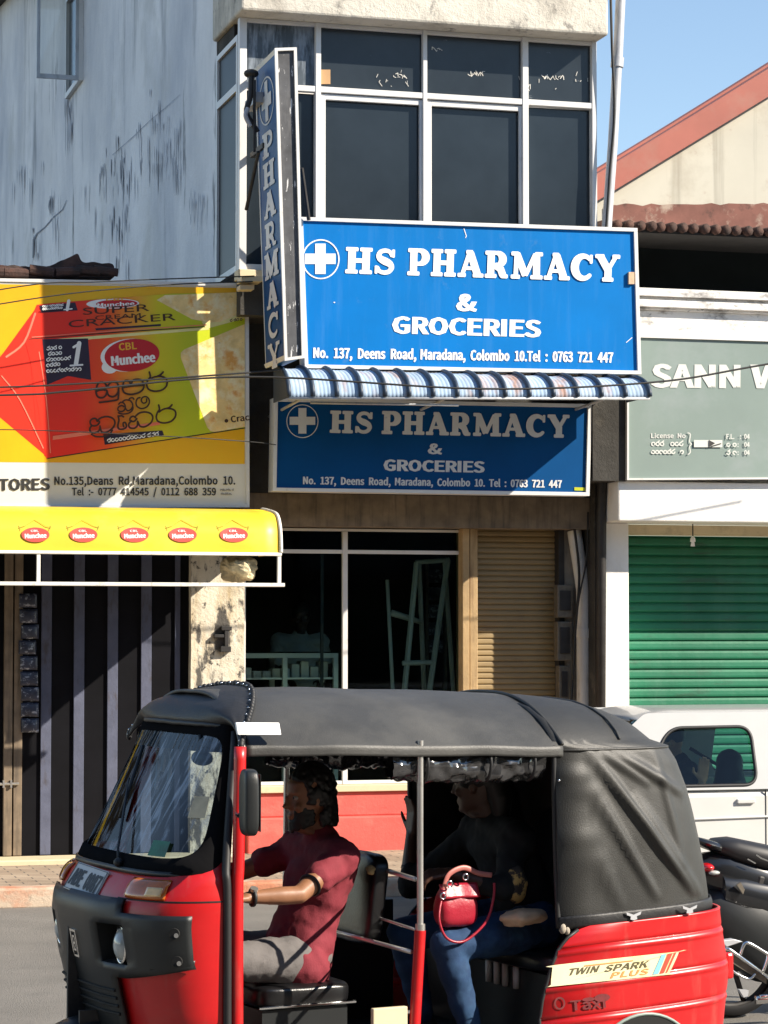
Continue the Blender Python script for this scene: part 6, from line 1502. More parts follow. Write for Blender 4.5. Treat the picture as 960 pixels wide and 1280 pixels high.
cable([P(-300, 540, 18.6), P(0, 537, 18.6), P(200, 545, 18.6), P(310, 552, 18.8), P(345, 556, 19.4)], .004, 'thinnest cable sagging across the lower part of the billboard')

# ================================================================== INSIDE THE PHARMACY
cz0, cz1 = .50, P(370, 818, 20.7).z
ct = thing('glass_counter', 'low glass shop counter with pale metal rails behind the left window', 'counter', (5.0, 20.7, .5))
xa, xb = P(300, 830, 20.7).x, P(422, 830, 20.7).x
bm = BM()
box(bm, xa, xb, 20.68, 20.72, cz1 - .03, cz1 + .01); box(bm, xa, xb, 21.16, 21.2, cz1 - .03, cz1 + .01)
xm_ = P(353, 830, 20.7).x
for xx in (xa, xm_, xb - .04):
    box(bm, xx, xx + .04, 20.68, 20.72, cz0, cz1 - .03); box(bm, xx, xx + .04, 21.16, 21.2, cz0, cz1 - .03)
box(bm, xa, xb, 20.69, 20.71, P(370, 848, 20.7).z - .008, P(370, 848, 20.7).z + .008)
build('frame', bm, M['alu'], ct)
bm = BM(); box(bm, xa + .01, xb - .01, 20.73, 21.15, P(370, 850, 20.7).z, P(370, 850, 20.7).z + .012); box(bm, xa, xb, 20.71, 21.17, cz1 + .011, cz1 + .019); box(bm, xa, xb, 20.73, 21.15, cz0, cz0 + .4); build('shelf', bm, M['dark_in'], ct)
bm = BM()
for i in range(9):
    xx = xa + .05 + i * (xb - xa - .1) / 9
    hh = random.uniform(.06, .15); z_ = P(370, 850, 20.7).z + .013
    box(bm, xx, xx + .07, 20.78, 20.95, z_, z_ + hh)
build('stacked_packets', bm, M['pvc'], ct, bevel=.006)
st = thing('display_stand', 'pale wooden A-frame display stand behind the right shop window', 'stand', tuple(P(520, 980, 20.75)))
def stick(name, a, b, Y0, Y1, w, par, m=M['pvc']):
    A, B = P(a[0], a[1], Y0), P(b[0], b[1], Y1)
    bm = BM(); tube(bm, [A, B], w, 6); build(name, bm, m, par)
stick('leg', (521, 703), (494, 985), 20.75, 20.62, .026, st); stick('leg', (560, 700), (520, 985), 20.75, 20.62, .026, st); stick('leg', (524, 705), (535, 985), 20.8, 21.2, .022, st); stick('leg', (556, 703), (575, 985), 20.8, 21.2, .022, st)
stick('crossbar', (503, 829), (540, 828), 20.68, 20.68, .022, st); stick('crossbar', (520, 703), (562, 700), 20.76, 20.76, .02, st)
st2 = thing('wooden_pole', 'slim pale pole leaning left of the display stand in the shop', 'pole', tuple(P(500, 985, 20.7)))
bm = BM(); tube(bm, [P(484, 725, 20.9), P(497, 985, 20.6)], .017, 8); build('shaft', bm, M['pvc'], st2)
bm = BM(); tube(bm, [P(489, 766, 20.86), P(512, 773, 20.84), P(527, 778, 20.84)], [.03, .026, .02], 8); build('tied_cloth', bm, M['pvc'], st2, smooth=True)
bm = BM()
hb_ = [P(536, 700, 21.3), P(556, 700, 21.3), P(556, 800, 21.3), P(538, 800, 21.3)]
sh = thing('product_rack', 'dim rack of hanging packets behind the display stand', 'rack', tuple(P(548, 985, 21.4)))
for k in range(5):
    bm = BM(); pxbox(bm, 537, 712 + 22 * k, 554, 728 + 22 * k, 21.3, 21.36); build('packet', bm, M['sachet'], sh, bevel=.006)
bm = BM(); pxbox(bm, 533, 700, 536, 985, 21.36, 21.4); pxbox(bm, 556, 700, 559, 985, 21.36, 21.4); build('frame', bm, M['mesh_plate'], sh)

# ================================================================== AUTO RICKSHAW
YW_T = R_(27)
HD = -RGT * math.cos(YW_T) - FWD * math.sin(YW_T)
TN_ = Vector((-HD.y, HD.x, 0))
_u = (500 - 480) / FPX
_a = (FWD + RGT * _u) * 9.6
TO = Vector((_a.x - .62 * TN_.x, _a.y - .62 * TN_.y, 0))
TRZ = math.atan2(HD.y, HD.x)


def TL(px, py, c):
    """pixel -> the rickshaw's own coordinates on the upright plane c metres left of its middle"""
    d = ray(px, py)
    t = (TO.dot(TN_) + c) / (d.x * TN_.x + d.y * TN_.y)
    w = Vector((d.x * t - TO.x, d.y * t - TO.y, 0))
    return Vector((w.dot(HD), w.dot(TN_), CAM_H + d.z * t))


tk = thing('auto_rickshaw', 'red three-wheeled auto rickshaw with black canvas hood driving past the shops', 'auto rickshaw', (TO.x, TO.y, 0), TRZ)


def tb(name, bm, m, parent=None, **k):
    return build(name, bm, m, parent or tk, local=True, **k)


def sg(v, p):
    return math.copysign(abs(v) ** p, v)


def plan(t, xf, w, xb, n=2.4):
    a = t * math.pi / 2
    return xb + (xf - xb) * abs(math.cos(a)) ** (2 / n), w * sg(math.sin(a), 2 / n)


XF = [(.26, .91), (.44, .97), (.69, 1.03), (.85, 1.06), (.93, 1.05), (1.0, 1.01), (1.045, .965), (1.06, .94), (1.085, .90)]
WF = [(.26, .53), (.5, .595), (.95, .60), (1.03, .585), (1.085, .555)]


def apron(t, z, off=0.0):
    x, y = plan(t, lerp(XF, z), lerp(WF, z), .665, 3.0)
    n_ = Vector((max(x - .6, .02) / .5 ** 2, y / .6 ** 2, 0)).normalized()
    return Vector((x, y, z)) + n_ * off


bm = BM()
grid(bm, lambda u, v: apron(-1 + 2 * u, .26 + .825 * v), 80, 30, lambda u, v: .12 < abs(2 * u - 1) < .36 and .69 < .26 + .825 * v < .87)
tb('front_body', bm, M['tuk_red'], smooth=True, solid=.012)
bm = BM(); tube(bm, [apron(.22 + .78 * k / 20, .948, .003) for k in range(21)], .005, 6); tb('body_seam', bm, M['black'])
# black nose with headlamp pockets
NX = [(.26, .94), (.44, 1.01), (.69, 1.07), (.85, 1.10), (.91, 1.105), (.95, 1.08)]
def nose(t, z, off=0.0):
    p = apron(t, z, .024 + off)
    k = max(0.0, 1 - abs(t) / .30)
    p.x += (lerp(NX, z) - lerp(XF, z) - .024) * min(1, k * 1.6)
    return p
ts = sorted(set([-.80, -.76, -.70, -.6, -.5, -.42, -.33, -.30, -.26, -.22, -.18, -.14, -.09, -.05, 0, .05, .09, .14, .18, .22, .26, .30, .33, .42, .5, .6, .7, .76, .80]))
zs_ = [.26, .32, .38, .44, .5, .56, .62, .655, .68, .705, .735, .77, .80, .83, .855, .88, .90, .925, .95]
bm = BM()
def nz(t, z):
    z2 = z
    if abs(t) > .3 and z < .72:
        z2 = z + .05 * min(1, (abs(t) - .3) / .5) * (1 if z < .70 else 0)
    if abs(t) > .3 and z > .88:
        z2 = min(z, .905)
    return z2
V = {}
for i, t in enumerate(ts):
    for j, z in enumerate(zs_):
        V[i, j] = bm.verts.new(nose(t, nz(t, z)))
for i in range(len(ts) - 1):
    for j in range(len(zs_) - 1):
        tc_, zc_ = (ts[i] + ts[i + 1]) / 2, (zs_[j] + zs_[j + 1]) / 2
        if zc_ < .655 and abs(tc_) > .22: continue
        if zc_ > .90 and abs(tc_) > .30: continue
        if .14 < abs(tc_) < .33 and .70 < zc_ < .855: continue
        bm.faces.new((V[i, j], V[i + 1, j], V[i + 1, j + 1], V[i, j + 1]))
bmesh.ops.delete(bm, geom=[v for v in bm.verts if not v.link_faces], context='VERTS')
ns = tb('nose_panel', bm, M['plastic'], smooth=True, solid=.016, auto=50)
for sgn in (1, -1):
    bm = BM()
    c0 = [nose(sgn * t, z, .002) for t, z in ((.14, .705), (.33, .705), (.33, .855), (.14, .855))]
    c1 = [nose(sgn * t, z, -.075) for t, z in ((.17, .72), (.31, .72), (.31, .84), (.17, .84))]
    A = [bm.verts.new(p) for p in c0]; B = [bm.verts.new(p) for p in c1]
    for k in range(4): bm.faces.new((A[k], A[(k + 1) % 4], B[(k + 1) % 4], B[k]))
    bm.faces.new(B)
    tb('lamp_pocket', bm, M['hole'], ns)
    bm = BM(); ell(bm, nose(sgn * .275, .775, -.035), (.045, .050, .066), 20, 14)
    hl_ = tb('headlight', bm, M['lens'], smooth=True)
    bm = BM(); q_ = nose(sgn * .275, .775, -.030); tube(bm, [q_ + Vector((.012 + .0 * a, .050 * math.cos(a), .068 * math.sin(a))) for a in [2 * math.pi * k / 24 for k in range(24)]], .006, 6, closed=True); tb('lamp_ring', bm, M['chrome'], hl_, smooth=True)
    bm = BM()
    for zz in (.838, .735):
        p = nose(sgn * .70, zz, .010); d = (nose(sgn * .70, zz, .03) - p).normalized()
        tube(bm, [p - d * .012, p + d * .0085], .020, 14)
    tb('fixing_hole', bm, M['hole'], ns)
    bm = BM()
    for zz in (.832, .729):
        p = nose(sgn * .715, zz, .019); d = (nose(sgn * .70, zz, .03) - nose(sgn * .70, zz, .0)).normalized()
        tube(bm, [p, p + d * .003], .009, 10)
    tb('fixing_bolt', bm, M['chrome'], ns)
    bm = BM(); grid(bm, lambda u, v: apron(sgn * (.27 + .32 * u), .957 + .066 * v, .026 - .012 * (abs(u - .5) * 2) ** 6 - .008 * (abs(v - .5) * 2) ** 4), 16, 8)
    ind = tb('indicator', bm, M['amber'], smooth=True, solid=.012)
    bm = BM(); grid(bm, lambda u, v: apron(sgn * (.445 + .12 * u), .968 + .032 * v, .030), 8, 4)
    tb('indicator_lens', bm, M['amber_pale'], ind, smooth=True, solid=.006)
# badge
bm = BM()
def nosef(y, z, k):
    p = nose(.0, z, k); return Vector((p.x + k, y, z))
for (y0, y1, z0, z1) in ((-.030, .030, .795, .803), (-.030, .030, .697, .705), (-.030, -.022, .705, .795), (.022, .030, .705, .795), (-.014, -.006, .72, .78), (-.006, .012, .772, .78), (-.006, .012, .746, .754), (-.006, .012, .72, .728), (.008, .014, .728, .746), (.008, .014, .754, .772)):
    hexa(bm, [nosef(y0, z0, .0), nosef(y1, z0, .0), nosef(y1, z0, .008), nosef(y0, z0, .008), nosef(y0, z1, .0), nosef(y1, z1, .0), nosef(y1, z1, .008), nosef(y0, z1, .008)])
tb('badge', bm, M['chrome'], ns)
bm = BM()
for k in range(4):
    tube(bm, [nose(t / 10, .60 - .03 * k, .012) for t in range(-2, 3)], .006, 6)
tb('grille_slot', bm, M['hole'], ns)
# number plate
pc = [Vector((1.035, -.130, 1.050)), Vector((1.005, .130, 1.030)), Vector((1.065, .130, .925)), Vector((1.098, -.130, .952))]
pn = (pc[1] - pc[0]).cross(pc[3] - pc[0]).normalized()
if pn.x < 0: pn = -pn
bm = BM(); hexa(bm, [pc[3], pc[2], pc[2] - pn * .006, pc[3] - pn * .006, pc[0], pc[1], pc[1] - pn * .006, pc[0] - pn * .006])
npl = tb('number_plate', bm, M['plate'], bevel=.002)
def platef(u, v, k):
    a = pc[0] + (pc[1] - pc[0]) * u; b = pc[3] + (pc[2] - pc[3]) * u
    return a + (b - a) * v + pn * k
ik = Ink(platef, .002); ik.text('ABE 0087', (.07, .80), (.93, .80), .60, .02)
tb('plate_lettering', ik.bm, M['bb_text'], npl)
ik = Ink(platef, .0015)
for a, b in (((.02, .04), (.98, .04)), ((.98, .04), (.98, .96)), ((.98, .96), (.02, .96)), ((.02, .96), (.02, .04))): ik.stroke([a, b], .02)
tb('plate_border', ik.bm, M['bb_text'], npl)
# windscreen
def ws(t, s, off=0.0):
    z = 1.045 + .560 * s
    xf = .965 + (.670 - .965) * s
    w = .560 + (.425 - .560) * s
    x, y = plan(t, xf, w, .600 + .105 * (1 - s), 3.0)
    n_ = Vector((max(x - .62, .02) / .42 ** 2, y / .52 ** 2, .9)).normalized()
    return Vector((x, y, z)) + n_ * off
def rrect(a, ht, hs, n):
    c, s = math.cos(a), math.sin(a)
    r = (abs(c) ** n + abs(s) ** n) ** (-1 / n)
    return ht * r * c, .5 + hs * r * s
bm = BM(); K = 120
loops = []
for (ht, hs, n, off) in ((1.0, .52, 30, .0), (.97, .50, 16, .014), (.855, .425, 6, .016), (.835, .405, 6, .004)):
    loops.append([bm.verts.new(ws(*[(lambda q: (max(-1, min(1, q[0])), q[1]))(rrect(2 * math.pi * k / K, ht, hs, n))][0], off)) for k in range(K)])
for A, B in zip(loops, loops[1:]):
    for k in range(K):
        bm.faces.new((A[k], A[(k + 1) % K], B[(k + 1) % K], B[k]))
wf = tb('windscreen_frame', bm, M['rubber_dull'], smooth=True)
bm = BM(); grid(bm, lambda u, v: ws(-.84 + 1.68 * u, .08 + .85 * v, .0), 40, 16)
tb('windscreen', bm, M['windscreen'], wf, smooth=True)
bm = BM(); tube(bm, [ws(.10, .02, .03), ws(.06, .10, .035), ws(-.10, .55, .022)], .006, 6); tube(bm, [ws(-.02, .30, .018), ws(-.16, .78, .018)], .008, 6); ell(bm, ws(.10, .02, .03), .018, 10, 8)
tb('wiper', bm, M['black'], wf, smooth=True)
bm = BM()
for k, (t_, L_) in enumerate(((-.30, .20), (-.18, .12), (-.08, .16))):
    p = ws(t_, .90, -.05)
    tube(bm, crv([p, p + Vector((-.01, .01, -L_ * .5)), p + Vector((.0, .015, -L_))], 4), [.004] * 4 + [.009] * 5, 6)
tb('hanging_beads', bm, M['sign_white_old'], wf, smooth=True)
bm = BM(); p = ws(.45, .82, -.07); ell(bm, p, (.03, .085, .03), 14, 10); tube(bm, [p, p + Vector((.01, 0, .09))], .008, 6); tb('rear_view_mirror', bm, M['plastic'], wf, smooth=True)
bm = BM(); grid(bm, lambda u, v: ws(-.86 + 1.72 * u, .80 + .12 * v, .0), 30, 4); tb('dark_band', bm, M['black'], wf, smooth=True)  # opaque black strip standing in for the dark roof lining behind the glass
for q, m_ in ((((.30, .10), (.48, .10), (.48, .20), (.30, .20)), 'shutter_green'), (((.58, .36), (.78, .36), (.78, .50), (.58, .50)), 'cream')):
    bm = BM(); face(bm, [ws(a, b, .012) for a, b in q]); tb('glass_sticker', bm, M[m_], wf)
# door posts
for sgn in (1, -1):
    bm = BM(); tube(bm, crv([(.672, sgn * .600, .27), (.674, sgn * .600, .95), (.668, sgn * .597, 1.1), ((.655, .580, 1.52) if sgn > 0 else (.56, -.47, 1.54))], 6), .024, 10, flat=.9)
    tb('door_post', bm, M['tuk_red'], smooth=True)
    bm = BM(); tube(bm, crv([(.715, sgn * .606, .27), (.717, sgn * .606, .95), (.712, sgn * .585, 1.1), (.62, sgn * .455, 1.57)], 6), .017, 8)
    tb('door_seal', bm, M['black'], smooth=True)

# roof, visor, hood
ZC = [(-1.1, 1.655), (-.72, 1.690), (-.15, 1.712), (.3, 1.722), (.65, 1.715)]
def arch(x, y):
    return lerp(ZC, x) - .195 * (abs(y) / .622) ** 2.6
def wroof(x):
    k = max(0, min(1, (x - .15) / .5))
    return 1 - .11 * k * k * (3 - 2 * k)
def roof(u, v):
    x = .62 - 1.345 * u
    if v < .06: y, dz = .628, -.034 * (1 - v / .06)
    elif v > .94: y, dz = -.628, -.034 * (v - .94) / .06
    else:
        y, dz = .626 * math.sin(math.pi / 2 * (1 - (v - .06) / .44)), 0
    sag = -.010 * math.sin(u * math.pi) * (abs(y) / .63) ** 2 + .006 * noise.noise(Vector((x * 4, y * 5, 0)))
    return Vector((x, y * wroof(x) + .004 * noise.noise(Vector((x * 9, y * 2, 3))), arch(x, y) + dz + sag))
bm = BM(); grid(bm, roof, 60, 60)
rf = tb('roof_canopy', bm, M['canopy_top'], smooth=True, solid=.012)
bm = BM()
def vis(u, v):
    t = -1 + 2 * u
    lx, ly = plan(t, .700, .415, .60, 2.4)
    L = Vector((lx, ly, 1.600 - .012 * abs(t) ** 3))
    y = .640 * math.sin(t * math.pi / 2)
    Bk = Vector((.42 + .235 * (abs(y) / .64) ** 2, y * .905, arch(.45, y * .97) + .014 - .03 * abs(t) ** 8))
    p = L.lerp(Bk, v)
    b = math.sin(math.pi * v ** .8) * (1 - .5 * abs(t) ** 4)
    p += Vector((.035 * b * (1 - abs(t) ** 2), .02 * b * t, .036 * b))
    p.z += .004 * noise.noise(Vector((t * 7, v * 6, 1)))
    return p
grid(bm, vis, 60, 18)
vz = tb('visor', bm, M['visor'], smooth=True, solid=.012)
bm = BM(); tube(bm, [vis(k / 60, 0) + Vector((.004, 0, -.004)) for k in range(61)], .009, 8); tb('visor_piping', bm, M['black'], vz, smooth=True)
bm = BM()
for k in range(64):
    p = vis(k / 63, 1.0)
    ell(bm, p + Vector((-.004, 0, .008)), (.013, .013, .012 + random.uniform(0, .006)), 6, 5)
tb('studded_fringe', bm, M['black'], vz, smooth=True)
bm = BM()
for k in range(26):
    p = vis(k / 25, .985) + Vector((.004, 0, .014)); ell(bm, p, .0045, 6, 5)
tb('stud', bm, M['chrome'], vz, smooth=True)
bm = BM()
a_, b_ = TL(303, 904, .632), TL(355, 903, .632)
def strip(u, v):
    x = .655 - .175 * u
    y = .627 - .030 * v
    return Vector((x, y, arch(x, y) + .004))
p0, p1 = TL(303, 919, .634), TL(355, 919, .634)
hexa(bm, [(p1.x, .598, p1.z), (p0.x, .578, p0.z), (p0.x, .592, p0.z), (p1.x, .612, p1.z), (p1.x, .578, p1.z + .045), (p0.x, .560, p0.z + .045), (p0.x, .574, p0.z + .046), (p1.x, .592, p1.z + .046)])
tb('white_strip', bm, M['sign_white'], rf, bevel=.003)

def rear_dz(x, z):
    k = max(0, min(1, (1.05 - z) / .25))
    return .045 * max(0, -.75 - x) * k
XR = [(.775, -1.57), (.9, -1.55), (1.1, -1.505), (1.30, -1.45), (1.42, -1.40), (1.50, -1.34), (1.57, -1.26), (1.62, -1.16), (1.655, -1.05), (1.68, -.90)]
WR = [(.775, .630), (1.3, .622), (1.46, .618), (1.50, .612), (1.545, .57), (1.595, .50), (1.64, .39), (1.668, .26), (1.682, .12), (1.69, .02)]
FOLDS = [((-.78, 1.44), (-1.14, .90), .020, .024), ((-.86, 1.46), (-1.33, .90), .026, .024), ((-.74, 1.30), (-.98, .86), .014, .026), ((-.98, 1.46), (-1.30, 1.30), .018, .026), ((-1.08, 1.26), (-1.40, .86), .014, .03), ((-.72, 1.1), (-.82, .84), .010, .022), ((-.90, 1.47), (-1.12, 1.34), .012, .02), ((-1.18, 1.44), (-1.30, 1.02), .010, .03)]
def fold(x, z):
    d = 0
    for (ax, az), (bx, bz), amp, w in FOLDS:
        vx, vz_ = bx - ax, bz - az
        L = math.hypot(vx, vz_)
        s = ((x - ax) * vx + (z - az) * vz_) / L / L
        q = abs((x - ax) * vz_ - (z - az) * vx) / L
        if -.1 < s < 1.1:
            d += amp * math.exp(-(q / (w * .75)) ** 2) * max(0, math.sin(math.pi * (s + .1) / 1.2)) ** .6
    return d
HZ = [.775, .80, .83] + [.83 + .0105 * k for k in range(1, 58)] + [1.44, 1.46, 1.48, 1.50, 1.52, 1.545, 1.57, 1.595, 1.62, 1.64, 1.655, 1.668, 1.676, 1.682, 1.687, 1.69]
def hood(t, z, off=0.0):
    xr = lerp(XR, z) if z < 1.68 else -.90 + (z - 1.68) / .01 * .15
    w = lerp(WR, z) + off
    x, y = plan(t, xr - off, w, -.690 - .03 * max(0, (1.1 - z)) , 5.0 if z < 1.5 else 3.2)
    k = fold(x, z) if z < 1.50 else 0
    fl = min(1, max(0, (-.71 - x) / .05))
    y += math.copysign(1.15 * k * fl, y) * min(1, abs(y) / .5)
    pinch = -.016 * math.sin(max(0, min(1, (z - .80) / .66)) * math.pi) * min(1, abs(y) / .5)
    y += math.copysign(pinch, y) if abs(y) > .05 else 0
    y += .004 * noise.noise(Vector((x * 7, z * 7, math.copysign(3, y))))
    return Vector((x, y, z + rear_dz(x, z)))
bm = BM()
nt_ = 240
VV = [[bm.verts.new(hood(-1 + 2 * i / nt_, z)) for z in HZ] for i in range(nt_ + 1)]
for i in range(nt_):
    for j in range(len(HZ) - 1):
        bm.faces.new((VV[i][j], VV[i + 1][j], VV[i + 1][j + 1], VV[i][j + 1]))
hd = tb('rear_hood', bm, M['canopy'], smooth=True, solid=.010)
bm = BM()
grid(bm, lambda u, v: hood(-1 + 2 * u, .77 + .05 * v, .010 + .004 * math.sin(v * math.pi)), 120, 5)
tb('hood_hem', bm, M['visor'], hd, smooth=True, solid=.006)
bm = BM()
tube(bm, [hood(-1 + 2 * k / 100, 1.478, .004) for k in range(101)], .006, 6)
tube(bm, [Vector((-.722, .632 * math.sin(math.pi / 2 * s), arch(-.72, .625 * math.sin(math.pi / 2 * s)) + .010)) for s in [-1 + 2 * k / 40 for k in range(41)]], .008, 6)
tube(bm, [Vector((-1.02, .60 * math.sin(math.pi / 2 * s) * .98, lerp([(0, 1.668), (.25, 1.655), (.39, 1.628), (.5, 1.59), (.57, 1.545), (.62, 1.49)], abs(.60 * math.sin(math.pi / 2 * s))) + .004)) for s in [-1 + 2 * k / 40 for k in range(41)]], .005, 6)
tb('hood_seam', bm, M['canopy'], hd, smooth=True)
for sgn in (1, -1):
    bm = BM(); tube(bm, crv([(-.69, sgn * .618, 1.50), (-.690, sgn * .622, 1.3), (-.695, sgn * .624, 1.05), (-.702, sgn * .630, .775)], 8), .011, 8); tb('hood_edge', bm, M['black'], hd, smooth=True)
    bm = BM()
    for zz in (1.36, 1.25, 1.14, 1.0): ell(bm, (-.705, sgn * .634, zz), (.006, .004, .006), 8, 6)
    tb('press_stud', bm, M['chrome'], hd, smooth=True)
    for xx in (-1.04, -1.31):
        p = hood(sgn * .5, .80, .02)
        y = sgn * .652; z = .797 + rear_dz(xx, .8)
        if xx < -1.2: y = sgn * .652
        bm = BM()
        for s2 in (1, -1):
            prism(bm, [(xx, y, z + .004), (xx + s2 * .036, y, z + .016), (xx + s2 * .032, y, z + .004), (xx + s2 * .014, y, z - .002), (xx + s2 * .016, y, z - .014), (xx, y, z - .018)], (0, sgn * .004, 0))
        tb('bow_clip', bm, M['pole'], hd)
bm = BM(); ell(bm, (-.715, .640, .775), (.016, .014, .022), 8, 6); ell(bm, (-.735, .642, .765), (.012, .012, .016), 8, 6); tb('hem_knot', bm, M['beige_wall'], hd, smooth=True)

# rear red body
XRB = [(.28, -1.60), (.5, -1.63), (.77, -1.575)]
XBB = [(.28, -.585), (.50, -.62), (.63, -.662), (.70, -.70), (.74, -.745), (.762, -.79), (.772, -.84)]
RIBS = (.675, .535, .40)
def rb(t, z, off=0.0):
    w = .640
    for zr_ in RIBS:
        w += .007 * math.exp(-((z - zr_) / .007) ** 2) - .007 * math.exp(-((z - zr_ - .018) / .007) ** 2)
    x, y = plan(t, lerp(XRB, z) - off, w + off, lerp(XBB, z), 6.5)
    return Vector((x, y, z + .045 * max(0, -.66 - x)))
bm = BM()
RZ = [.28 + .006 * k for k in range(83)]
nt_ = 90
VV = [[bm.verts.new(rb(-1 + 2 * i / nt_, min(z, .772))) for z in RZ] for i in range(nt_ + 1)]
for i in range(nt_):
    for j in range(len(RZ) - 1):
        bm.faces.new((VV[i][j], VV[i + 1][j], VV[i + 1][j + 1], VV[i][j + 1]))
rbd = tb('rear_body', bm, M['tuk_red'], smooth=True, solid=.014)
bm = BM()
for sgn in (1, -1):
    tube(bm, [rb(sgn, z, .002) for z in RZ[::4]], .008, 6)
tb('body_edge', bm, M['black'], rbd, smooth=True)
fT = lambda px, py, k: (lambda p: Vector((p.x, .650 + k, p.z)))(TL(px, py, .650))
ik = Ink(fT, .004)
ik.poly(crv([(690, 1209), (694, 1206), (845, 1189.5), (848, 1190), (836, 1216), (832, 1218), (692, 1232.5), (688, 1231), (690, 1209)], 3))
stk = tb('sticker', ik.bm, M['sticker'], rbd)
ik = Ink(fT, .006)
ik.text('TWIN', (708, 1219), (745, 1215), 8.5, .01, lean=(4, -8.5)); ik.text('SPARK', (754, 1214.5), (808, 1208.5), 8.5, .01, lean=(4, -8.5))
tb('sticker_lettering', ik.bm, M['olive_ink'], stk)
ik = Ink(fT, .006); ik.text('PLUS', (762, 1222.5), (808, 1217.5), 8, .02, lean=(3.5, -7.5)); ik.stroke([(730, 1207), (790, 1200.5)], 1.4); tb('sticker_accent', ik.bm, M['orange_ink'], stk)
ik = Ink(fT, .0062); ik.poly([(826, 1193), (832, 1192), (822, 1217), (815, 1218)]); tb('sticker_stripe', ik.bm, M['sky_ink'], stk)
ik = Ink(fT, .0062); ik.poly([(834, 1192), (840, 1191), (829, 1216), (823.5, 1217)]); ik.poly([(842, 1190.5), (844.5, 1190.3), (833, 1215.5), (831, 1216)]); tb('sticker_stripe', ik.bm, M['red_ink'], stk)
ik = Ink(fT, .004); ik.text('Taxi', (713, 1263), (757, 1259), 13, .01); ik.ring(699, 1254, 7, 8, 2.2, 20); ik.disc(752, 1247, 10, 5, 14, -.1); ik.disc(735, 1249, 8, 2.5, 14, -.1)
tb('stencil_lettering', ik.bm, M['stencil'], rbd)
bm = BM()
for sgn in (1, -1):
    face(bm, [(-1.09 + .265 * math.cos(a), sgn * .658, .145 + .265 * math.sin(a)) for a in [math.pi * k / 24 for k in range(25)]])
tb('wheel_arch', bm, M['hole'], rbd)  # flat black discs painted in for the shade of the wheel openings
bm = BM(); tube(bm, [(-1.09 + .27 * math.cos(a), .656, .145 + .27 * math.sin(a)) for a in [math.pi * k / 24 for k in range(25)]], .007, 8); tb('arch_trim', bm, M['sann_green'], rbd, smooth=True)
bm = BM(); box(bm, -1.640, -1.60, .40, .495, .50, .61); tl_ = tb('tail_light', bm, M['tail_red'], bevel=.012)
bm = BM(); box(bm, -1.640, -1.60, -.495, -.40, .50, .61); tb('tail_light', bm, M['tail_red'], bevel=.012)
# floor, sill, poles, rails
bm = BM(); box(bm, -1.46, .95, -.575, .575, .24, .28); tb('floor', bm, M['plastic'])
bm = BM(); p0, p1 = TL(466, 1261, .62), TL(509, 1261, .62); box(bm, p1.x, p0.x, .600, .625, .25, p0.z); tb('side_step', bm, M['cream'], bevel=.004)
bm = BM(); box(bm, -.60, -.10, -.625, -.60, .25, .78); tb('side_panel', bm, M['plastic'], bevel=.006)
bm = BM(); box(bm, -.60, -.10, .60, .624, .25, .30); tb('side_sill', bm, M['plastic'], bevel=.006)
for sgn in (1, -1):
    bm = BM(); tube(bm, [(-.05, sgn * .622, .25), (-.086, sgn * .622, .80)], .022, 12); tb('lower_post', bm, M['tuk_red'], smooth=True, auto=50)
    bm = BM(); tube(bm, [(-.086, sgn * .622, .79), (-.09, sgn * .616, 1.53)], .0125, 12); tube(bm, [(-.087, sgn * .621, .80), (-.087, sgn * .621, .825)], .019, 12); tb('grab_pole', bm, M['steel'], smooth=True, auto=50)
for a, b, r in (((477, 1086, .0), (519, 1099, .6), .010), ((466, 1145, .0), (519, 1162, .6), .006), ((432, 1168, .0), (514, 1190, .6), .009)):
    bm = BM(); A, B = TL(*a), TL(*b); A2 = A + (A - B) * .9; tube(bm, [A2, B], r, 8); tb('partition_rail', bm, M['steel'], smooth=True)
# dash, column, handlebar
bm = BM(); grid(bm, lambda u, v: apron(-.85 + 1.7 * u, 1.0, -.02 - .24 * v) + Vector((0, 0, .045 - .03 * v)), 24, 6); tb('dashboard', bm, M['plastic'], smooth=True, solid=.02)
bm = BM(); tube(bm, [(.86, 0, .3), (.66, 0, .93)], .03, 10); tb('steering_column', bm, M['plastic'], smooth=True)
bm = BM(); tube(bm, crv([(.575, .39, .935), (.60, .28, .94), (.655, .10, .945), (.655, -.10, .945), (.60, -.28, .94), (.575, -.39, .935)], 5), .013, 8)
hbar = tb('handlebar', bm, M['chrome'], smooth=True)
for sgn in (1, -1):
    bm = BM(); tube(bm, [(.576, sgn * .39, .935), (.598, sgn * .285, .94)], .019, 10); tb('grip', bm, M['black'], hbar, smooth=True, auto=50)
